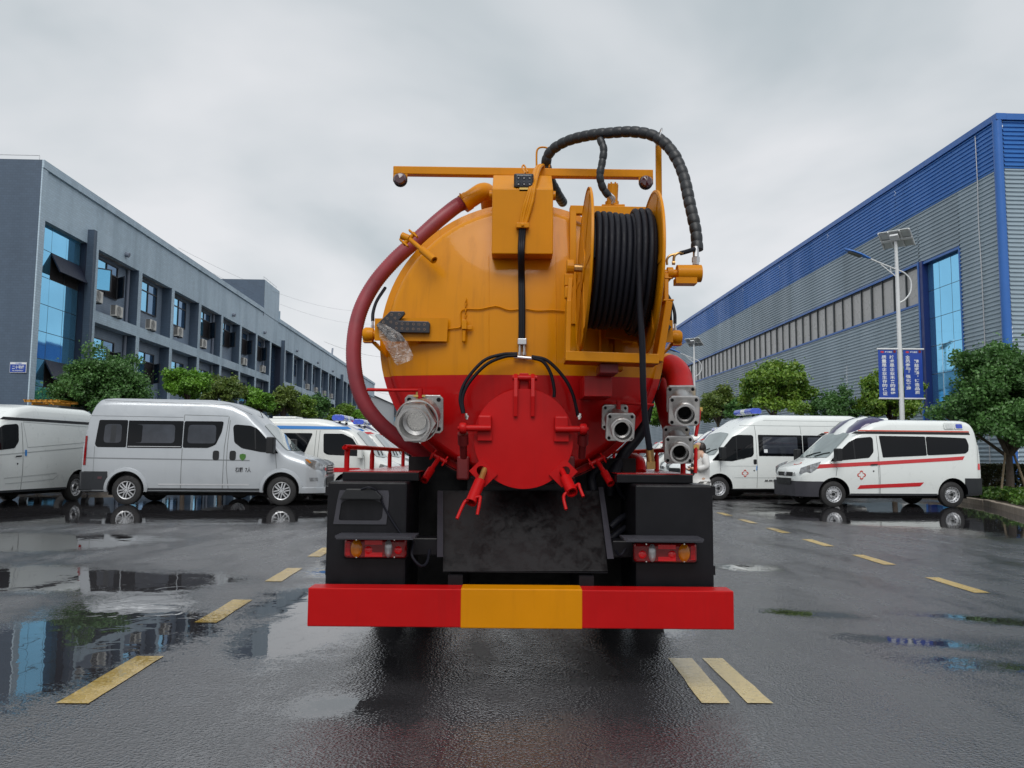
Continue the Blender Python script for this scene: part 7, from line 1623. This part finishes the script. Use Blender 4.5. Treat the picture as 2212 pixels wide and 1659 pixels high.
p = P(1324, 420, 5.08); k = 5.08 / FPX; b = MB(); b.cyl(P(1322, 446, 5.10), P(1324, 400, 5.10), 0.036, n=20); [b.cyl(P(1324, 400, 5.10) + Vector((math.cos(a) * 0.027, math.sin(a) * 0.027, -0.004)), P(1324, 400, 5.10) + Vector((math.cos(a) * 0.027, math.sin(a) * 0.027, 0.012)), 0.006, n=6) for a in np.linspace(0, 5.2, 6)]; b.lathe([(0, 0.045), (0.03, 0.045)], P(1322, 446, 5.10), (0, 0, 1), 20, caps=True); tp(b, 'swing_motor', 'paint_orange', smooth=40)
b = MB(); a = P(1418, 445, 4.92); c = P(1429, 293, 4.92); b.box((a.x, 4.92, a.z - 0.2), (c.x, 4.945, c.z)); post = tp(b, 'hose_post', 'paint_orange', bevel=0.003)
b = MB(); hx = P(1422, 300, 4.87); b.tube([hx + Vector((math.cos(t) * 0.016, -0.02 + math.sin(t) * 0.06, math.sin(t) * 0.0) ) + Vector((0, 0, math.cos(t) * 0.055)) for t in np.linspace(0, 2 * math.pi, 24, endpoint=False)], 0.005, 6, closed=True); tp(b, 'hose_ring', 'galvanised', post, 60)

# hose reel --------------------------------------------------
RCn = P(1331.5, 587, 4.50); TI = R(2.4); RX = Vector((math.cos(TI), 0, -math.sin(TI) * -0.0 + 0)); 
M_r = Matrix.Translation(RCn) @ Matrix.Rotation(TI, 4, 'Y')
def rl(x, y, z): return M_r @ Vector((x, y, z))
axr = (rl(1, 0, 0) - rl(0, 0, 0)).normalized(); xl, xr_ = -0.187, 0.187; RD = 0.466
reel = None
for x, s_ in ((xl, -1), (xr_, 1)):
    b = MB(); b.lathe([(-0.004, 0.10), (-0.004, RD - 0.02), (-0.010 * s_ - 0.0, RD - 0.012), (-0.006, RD), (0.006, RD), (0.010, RD - 0.012), (0.004, RD - 0.02), (0.004, 0.10)], rl(x, 0, 0), axr, 72, closed=True)
    b.lathe([(-0.012, 0.001), (-0.012, 0.12), (0.012, 0.12), (0.012, 0.001)], rl(x, 0, 0), axr, 28)
    for k in range(6):
        a = k * math.pi / 3; e1 = Vector((0, math.cos(a), math.sin(a))); e2 = Vector((0, -math.sin(a), math.cos(a)))
        vs = [rl(x + dx_, *(e1 * rr + e2 * w_).yz) for dx_ in (-0.007, 0.007) for rr, w_ in ((0.11, -0.025), (RD - 0.02, -0.025), (RD - 0.02, 0.025), (0.11, 0.025))]
        b.add(vs, [(0, 1, 2, 3), (7, 6, 5, 4), (0, 4, 5, 1), (1, 5, 6, 2), (2, 6, 7, 3), (3, 7, 4, 0)])
    tp(b, 'reel_disc', 'paint_orange', smooth=30)
b = MB(); b.cyl(rl(xl, 0, 0), rl(xr_, 0, 0), 0.19, n=32); tp(b, 'reel_drum', 'paint_orange', smooth=40)
# wound hose: helix in two layers
hp = []; nt = 10; hrad = 0.0168; L_ = (xr_ - xl - 0.035) / nt
for i in range(nt * 40 + 1):
    a = 2 * math.pi * i / 40 + 2.6; x = xl + 0.014 + hrad + L_ * (i / 40) * 0.98; r_ = 0.318 + 0.004 * math.sin(i * 0.021); hp.append(rl(x, -math.cos(a) * r_, math.sin(a) * r_))
b = MB(); b.tube(hp, hrad, 9); tp(b, 'hose_coil', 'rubber', smooth=60)
hp2 = []
for i in range(int(2.6 * 40) + 1):
    a = 2 * math.pi * (int(2.6 * 40) - i) / 40; x = xr_ - 0.024 - 0.0345 * (i / 40); r_ = 0.347 + 0.003 * math.sin(i * 0.05); hp2.append(rl(x, -math.cos(a) * r_, math.sin(a) * r_))
# leaves the reel at the front and hangs down
i0 = len(hp2) - 1
q_ = hp2[-1]; tail = [q_, q_ + Vector((0.003, 0.0, -0.12)), q_ + Vector((0.006, 0.004, -0.28)), P(1387, 740, 4.17), P(1389, 830, 4.20), P(1393, 900, 4.26), P(1400, 950, 4.31), P(1404, 975, 4.34)]
hp2b = hp2[:-1] + spline(tail, 8)
b = MB(); b.tube(hp2b, hrad * 1.02, 9); tp(b, 'hanging_hose', 'rubber', smooth=60)
hl = MB(); nlay = 11
hp3 = []
for i in range(9 * 40):
    a = 2 * math.pi * i / 40; x = xl + 0.03 + L_ * (i / 40); r_ = 0.285; hp3.append(rl(x, -math.cos(a) * r_, math.sin(a) * r_))
hl.tube(hp3, hrad, 7); tp(hl, 'hose_coil_inner', 'rubber', smooth=60)
b = MB(); b.cyl(P(1403, 970, 4.335), P(1406, 1002, 4.37), 0.022, n=14); b.lathe([(0, 0.026), (0.04, 0.026)], P(1405.5, 997, 4.365), (0.02, 0.05, -1), 6, caps=True); tp(b, 'hose_coupling', 'brass', smooth=30)
# frame round the reel
def bx(p0, p1, w, d): 
    """straight box bar between two points, w along x/z normal, d along y"""
    p0, p1 = Vector(p0), Vector(p1); a = (p1 - p0).normalized(); y = Vector((0, 1, 0)); n_ = a.cross(y).normalized(); q = []
    for p in (p0, p1): q += [p + n_ * w / 2, p - n_ * w / 2, p - n_ * w / 2 + y * d, p + n_ * w / 2 + y * d]
    return q, [(0, 1, 2, 3), (7, 6, 5, 4), (0, 4, 5, 1), (1, 5, 6, 2), (2, 6, 7, 3), (3, 7, 4, 0)]
b = MB()
b.add(*bx(P(1222, 768, 4.40), P(1424, 775, 4.40), 0.055, 0.20)); b.add(*bx(P(1227, 775, 4.40), P(1230, 648, 4.42), 0.028, 0.16)); b.add(*bx(P(1425, 780, 4.42), P(1446, 650, 4.42), 0.040, 0.18))
b.add(*bx(P(1440, 648, 4.42), P(1440, 590, 4.45), 0.024, 0.10)); b.add(*bx(P(1433, 648, 4.42), P(1456, 648, 4.42), 0.012, 0.18)); b.add(*bx(P(1436, 600, 4.44), P(1452, 600, 4.44), 0.010, 0.12)); b.add(*bx(P(1230, 650, 4.43), P(1233, 600, 4.45), 0.026, 0.08)); tp(b, 'reel_cradle', 'paint_orange', bevel=0.004)
b = MB(); b.add(*bx(P(1232, 452, 4.98), P(1418, 456, 4.98), 0.055, 0.05)); b.add(*bx(P(1238, 446, 4.982), P(1238, 700, 4.93), 0.042, 0.05)); b.add(*bx(P(1412, 446, 4.982), P(1412, 690, 4.95), 0.05, 0.05)); b.add(*bx(P(1300, 444, 5.02), P(1350, 444, 5.02), 0.02, 0.1)); tp(b, 'reel_mount_frame', 'paint_orange', bevel=0.004)
for u in (1306, 1336): b = MB(); b.add(*bx(P(u, 690, 4.86), P(u + 2, 800, 4.82), 0.05, 0.10)); tp(b, 'reel_support', 'paint_orange', bevel=0.004)
b = MB(); b.add(*bx(P(1308, 712, 4.78), P(1415, 725, 4.78), 0.10, 0.02)); tp(b, 'reel_support_plate', 'paint_orange', bevel=0.003)
# turntable below the reel
b = MB(); q = P(1312, 785, 4.62); b.cyl(P(1315, 782, 4.55), P(1315, 800, 4.55), 0.03, n=16); tp(b, 'reel_pivot', 'paint_red_dark', smooth=40)
a, c = P(1262, 856, 4.62), P(1322, 812, 4.62); b = MB(); b.box((a.x, 4.62, a.z), (c.x, 4.95, c.z)); tp(b, 'pivot_box', 'paint_tank', bevel=0.004)
tp(pbox(1296, 785, 1336, 806, 4.46, 4.66), 'pivot_bracket', 'paint_red_dark', bevel=0.006)
# reel bearings, swivel joint and motor
b = MB(); b.cyl(rl(xl - 0.065, 0, 0.01), rl(xl - 0.012, 0, 0.01), 0.022, n=14); tp(b, 'reel_shaft', 'brass', smooth=40)
b = MB(); b.cyl(rl(xl - 0.10, 0, 0.012), rl(xl - 0.058, 0, 0.012), 0.045, n=18); p = rl(xl - 0.08, 0, -0.05); b.box((p.x - 0.03, p.y - 0.03, p.z - 0.05), (p.x + 0.02, p.y + 0.03, p.z + 0.02)); bear = tp(b, 'reel_bearing', 'paint_orange', bevel=0.004)
b = MB(); p = rl(xl - 0.085, -0.01, -0.135); b.box((p.x - 0.022, p.y - 0.03, p.z - 0.04), (p.x + 0.022, p.y + 0.02, p.z + 0.03)); b.cyl(p + Vector((0, 0, -0.06)), p + Vector((0, 0, -0.04)), 0.014, n=10); tp(b, 'reel_brake', 'paint_orange', bear, bevel=0.008)
b = MB(); b.cyl(rl(xr_ + 0.01, 0, 0.0), rl(xr_ + 0.055, 0, 0.0), 0.05, n=20); b.cyl(rl(xr_ + 0.05, 0, 0), P(1466, 591, 4.5), 0.024, n=14); b.cyl(P(1441, 590, 4.5), P(1453, 590, 4.5), 0.034, n=18); b.cyl(P(1462, 591, 4.5), P(1514, 591, 4.5), 0.050, n=24); p = P(1480, 602, 4.5); b.box((p.x - 0.06, 4.46, p.z - 0.035), (p.x + 0.06, 4.54, p.z)); tp(b, 'swivel_joint', 'paint_orange', smooth=35)
b = MB(); b.cyl(P(1503, 572, 4.56), P(1503, 564, 4.56), 0.020, n=6); b.cyl(P(1503, 566, 4.57), P(1503, 556, 4.57), 0.024, n=6); b.cyl(P(1503, 556, 4.57), P(1503, 534, 4.58), 0.0175, n=14); tp(b, 'hose_coupling', 'galvanised', smooth=30)
b = MB(); b.tube(spline(T([(1455, 566, 4.5), (1457, 553, 4.5), (1465, 547, 4.5), (1475, 547, 4.51)]), 5), 0.008, 8); b.cyl(P(1452, 568, 4.5), P(1458, 568, 4.5), 0.012, n=8); b.tube(spline(T([(1441, 572, 4.5), (1441, 560, 4.5), (1448, 552, 4.5), (1460, 549, 4.5)]), 5), 0.007, 8); tp(b, 'hose_fitting', 'brass', smooth=40)
b = MB(); b.tube(spline(T([(1470, 547, 4.51), (1485, 543, 4.53), (1500, 538, 4.56)]), 5), 0.013, 8); tp(b, 'hydraulic_hose', 'rubber', smooth=60)
b = MB(); b.tube(spline(T([(1450, 700, 5.05), (1449, 680, 5.05), (1450, 655, 5.1)]), 5), 0.008, 8); tp(b, 'hydraulic_hose', 'rubber', smooth=60)
# ------------------------------------------------------------------ plastic film hanging from the arrow lamp
def film():
    u = lambda q: Z6(*q); L_ = [(460, 550), (500, 620), (505, 720), (560, 800), (610, 900), (690, 1020), (735, 1110), (770, 1150)]; R_ = [(515, 515), (640, 575), (760, 640), (830, 690), (900, 780), (960, 890), (1005, 1000), (1000, 1060)]
    nx_, ny_ = 14, 36; vs = []; r = random.Random(5)
    for j in range(ny_ + 1):
        t = j / ny_ * (len(L_) - 1); i = min(int(t), len(L_) - 2); f = t - i
        a = (L_[i][0] + (L_[i + 1][0] - L_[i][0]) * f, L_[i][1] + (L_[i + 1][1] - L_[i][1]) * f); c = (R_[i][0] + (R_[i + 1][0] - R_[i][0]) * f, R_[i][1] + (R_[i + 1][1] - R_[i][1]) * f)
        for k in range(nx_ + 1):
            s_ = k / nx_; x, y = a[0] + (c[0] - a[0]) * s_, a[1] + (c[1] - a[1]) * s_
            Y = 4.872 - 0.02 * math.sin(math.pi * s_) - 0.012 * math.sin(7 * s_ + 9 * j / ny_) - r.uniform(0, 0.005) - (0.015 if j > 10 else 0.0) ; vs.append(P(*u((x + r.uniform(-3, 3), y + r.uniform(-3, 3))), Y))
    o = vs[0].copy(); b = MB(); n = nx_ + 1; b.add(vs, [(j * n + k, j * n + k + 1, (j + 1) * n + k + 1, (j + 1) * n + k) for j in range(ny_) for k in range(nx_)])
    ob = b.build('plastic_wrap', 'plastic_film', None, org=o); ob.location = o
    tag(ob, 'crumpled clear plastic wrap hanging off the left arrow lamp', 'plastic wrap')
film()

# ------------------------------------------------------------------ ladder rack on a roof behind the white panel van
lo = P(78, 866, 24.3)
rk_ = thing('service_vehicle', (lo.x, 24.3, 0.0), 'dark utility vehicle with yellow ladder rack, hidden behind the white panel van', 'utility vehicle'); zz = lo.z
b = MB(); b.prism([(-1.5, 0.45), (1.6, 0.45), (1.7, 1.0), (1.1, 1.15), (0.7, zz - 0.12), (-1.4, zz - 0.12), (-1.6, 1.1)], (0, 0, 0), (1, 0, 0), (0, 0, 1), (0, 1.7, 0)); b.build('body', 'plastic_grey', rk_, bevel=0.08)
for x in (-0.95, 1.05):
    for y in (0.1, 1.6): b = MB(); b.lathe([(-0.1, 0.18), (-0.1, 0.31), (-0.07, 0.34), (0.07, 0.34), (0.1, 0.31), (0.1, 0.18)], (x, y, 0.34), (0, 1, 0), 24, closed=True); b.build('wheel', 'tyre', rk_, 40)
b = MB()
for y in (0.3, 1.3): b.box((-0.55, y, zz - 0.02), (0.55, y + 0.05, zz + 0.03))
for x in np.linspace(-0.5, 0.5, 7): b.box((x - 0.02, 0.2, zz + 0.03), (x + 0.02, 1.4, zz + 0.06))
for x in (-0.35, 0.3): b.box((x, 0.35, zz - 0.13), (x + 0.05, 1.3, zz - 0.02))
b.build('ladder_rack', 'ladder_yellow', rk_)

# ------------------------------------------------------------------ woman standing behind the valves
pl = P(1510, 950, 15.0); px_, ph = pl.x, pl.z
person = thing('person', (px_, 15.0, 0.0), 'person in loose white jacket over black top, standing behind the truck valves', 'person', rz=R(20))
def skin_mesh(name, verts, edges, radii, m, parent, sub=2, root=0):
    me = bpy.data.meshes.new(name); me.from_pydata(verts, edges, []); o = bpy.data.objects.new(name, me); COL.objects.link(o)
    sk = o.modifiers.new('skin', 'SKIN'); sk.use_smooth_shade = True
    lay = me.skin_vertices[0] if me.skin_vertices else None
    for i, rr in enumerate(radii): lay.data[i].radius = rr if isinstance(rr, tuple) else (rr, rr)
    lay.data[root].use_root = True
    s_ = o.modifiers.new('sub', 'SUBSURF'); s_.levels = sub; s_.render_levels = sub
    dm = bpy.data.meshes.new_from_object(o.evaluated_get(bpy.context.evaluated_depsgraph_get())); bpy.data.objects.remove(o)
    dm.materials.clear(); dm.materials.append(MATS[m]); dm.polygons.foreach_set('use_smooth', [True] * len(dm.polygons)); r = bpy.data.objects.new(name, dm); COL.objects.link(r); r.parent = parent; return r
def skin_ok():
    me = bpy.data.meshes.new('t'); me.from_pydata([(0, 0, 0), (0, 0, 1)], [(0, 1)], []); o = bpy.data.objects.new('t', me); COL.objects.link(o); o.modifiers.new('s', 'SKIN'); bpy.context.view_layer.update(); ok = len(me.skin_vertices) > 0; bpy.data.objects.remove(o); return ok
S = ph / 1.62
def sc(v): return tuple(x * S for x in v)
# faces -x (towards the left), arms bent forward
bv = [(0, 0, 0.86), (0, 0, 1.05), (0.0, 0, 1.25), (0.01, 0, 1.36), (0, 0, 1.42), (-0.02, 0, 1.47), (-0.02, 0, 1.52), (-0.02, 0, 1.57),
      (0.0, -0.14, 1.31), (0.02, -0.19, 1.10), (-0.16, -0.10, 1.06), (-0.23, -0.06, 1.08), (0.0, 0.14, 1.31), (0.02, 0.19, 1.10), (-0.16, 0.09, 1.04), (-0.24, 0.04, 1.05),
      (0, -0.09, 0.80), (0.0, -0.10, 0.47), (0.02, -0.10, 0.10), (-0.03, -0.10, 0.04), (-0.13, -0.11, 0.03), (0, 0.09, 0.80), (-0.02, 0.10, 0.47), (0.0, 0.10, 0.10), (-0.05, 0.10, 0.04), (-0.15, 0.11, 0.03)]
be = [(0, 1), (1, 2), (2, 3), (3, 4), (4, 5), (5, 6), (6, 7), (3, 8), (8, 9), (9, 10), (10, 11), (3, 12), (12, 13), (13, 14), (14, 15), (0, 16), (16, 17), (17, 18), (18, 19), (19, 20), (0, 21), (21, 22), (22, 23), (23, 24), (24, 25)]
br_ = [(0.115, 0.15), (0.09, 0.12), (0.10, 0.14), (0.075, 0.11), 0.045, 0.062, 0.078, 0.06, 0.055, 0.042, 0.032, 0.026, 0.055, 0.042, 0.032, 0.026, 0.08, 0.055, 0.038, 0.035, 0.025, 0.08, 0.055, 0.038, 0.035, 0.025]
if skin_ok():
    body = skin_mesh('body', [sc(v) for v in bv], be, [tuple(x * S for x in r) if isinstance(r, tuple) else r * S for r in br_], 'skin', person)
    for hnd, hy in ((11, -0.06), (15, 0.04)):
        hx, hz_ = bv[hnd][0], bv[hnd][2]
        for k in range(5):
            dy = (k - 1.5) * 0.017; ln = (0.055, 0.065, 0.062, 0.05, 0.045)[k]
            if k == 4: dy = 0.04
            f_ = [(hx, hy + dy * 0.8, hz_), (hx - ln * 0.6, hy + dy, hz_ + 0.005), (hx - ln, hy + dy, hz_ + 0.03)]
            b = MB(); b.tube([Vector(sc(q)) for q in f_], 0.008, 6, rfun=lambda i: 0.009 - 0.001 * i); b.build('finger', 'skin', person, 60)
    jv = [(0.02, 0, 0.56), (0.02, 0, 0.80), (0.01, 0, 1.05), (0.02, 0, 1.28), (0.03, 0, 1.36), (0.01, -0.16, 1.30), (0.03, -0.22, 1.10), (-0.13, -0.13, 1.05), (0.01, 0.16, 1.30), (0.03, 0.22, 1.10), (-0.13, 0.12, 1.03)]
    je = [(0, 1), (1, 2), (2, 3), (3, 4), (3, 5), (5, 6), (6, 7), (3, 8), (8, 9), (9, 10)]
    skin_mesh('jacket', [sc(v) for v in jv], je, [(0.20 * S, 0.24 * S), (0.19 * S, 0.235 * S), (0.15 * S, 0.20 * S), (0.125 * S, 0.16 * S), (0.05 * S, 0.08 * S), 0.085 * S, 0.075 * S, 0.055 * S, 0.085 * S, 0.075 * S, 0.055 * S], 'cloth_white', person, root=2)
    skin_mesh('top', [sc(v) for v in ((-0.10, 0, 0.90), (-0.085, 0, 1.10), (-0.055, 0, 1.30))], [(0, 1), (1, 2)], [(0.085 * S, 0.10 * S), (0.085 * S, 0.11 * S), (0.07 * S, 0.07 * S)], 'cloth_black', person)
    tv = [(0, 0, 0.88), (0, -0.095, 0.78), (0.0, -0.10, 0.45), (0.02, -0.10, 0.10), (0, 0.095, 0.78), (-0.02, 0.10, 0.45), (0.0, 0.10, 0.10)]
    skin_mesh('trousers', [sc(v) for v in tv], [(0, 1), (1, 2), (2, 3), (0, 4), (4, 5), (5, 6)], [(0.15 * S, 0.19 * S), 0.125 * S, 0.09 * S, 0.075 * S, 0.105 * S, 0.085 * S, 0.075 * S], 'cloth_trousers', person)
    skin_mesh('hair', [sc(v) for v in ((0.0, 0, 1.585), (0.03, 0, 1.53), (0.055, 0, 1.40), (0.07, 0.0, 1.22), (0.02, -0.085, 1.42), (0.02, 0.085, 1.42))], [(0, 1), (1, 2), (2, 3), (1, 4), (1, 5)], [0.080 * S, 0.094 * S, 0.085 * S, 0.06 * S, 0.045 * S, 0.045 * S], 'hair', person, root=1)
    b = MB(); b.lathe([(0, 0.012), (0.022, 0.002)], Vector(sc((-0.09, 0, 1.505))), (-1, 0, -0.2), 8); b.build('nose', 'skin', person, 60)
    for y in (-0.03, 0.03): b = MB(); b.lathe([(0, 0.009), (0.004, 0.001)], Vector(sc((-0.090, y, 1.525))), (-1, 0, 0), 8); b.build('eye', 'hair', person, 60)
    b = MB(); b.box(sc((-0.092, -0.018, 1.468)), sc((-0.084, 0.018, 1.474))); b.build('mouth', 'paint_red_dark', person)
    b = MB(); b.box(sc((-0.30, -0.05, 1.05)), sc((-0.285, 0.03, 1.19))); b.build('phone', 'plastic_black', None) if False else None
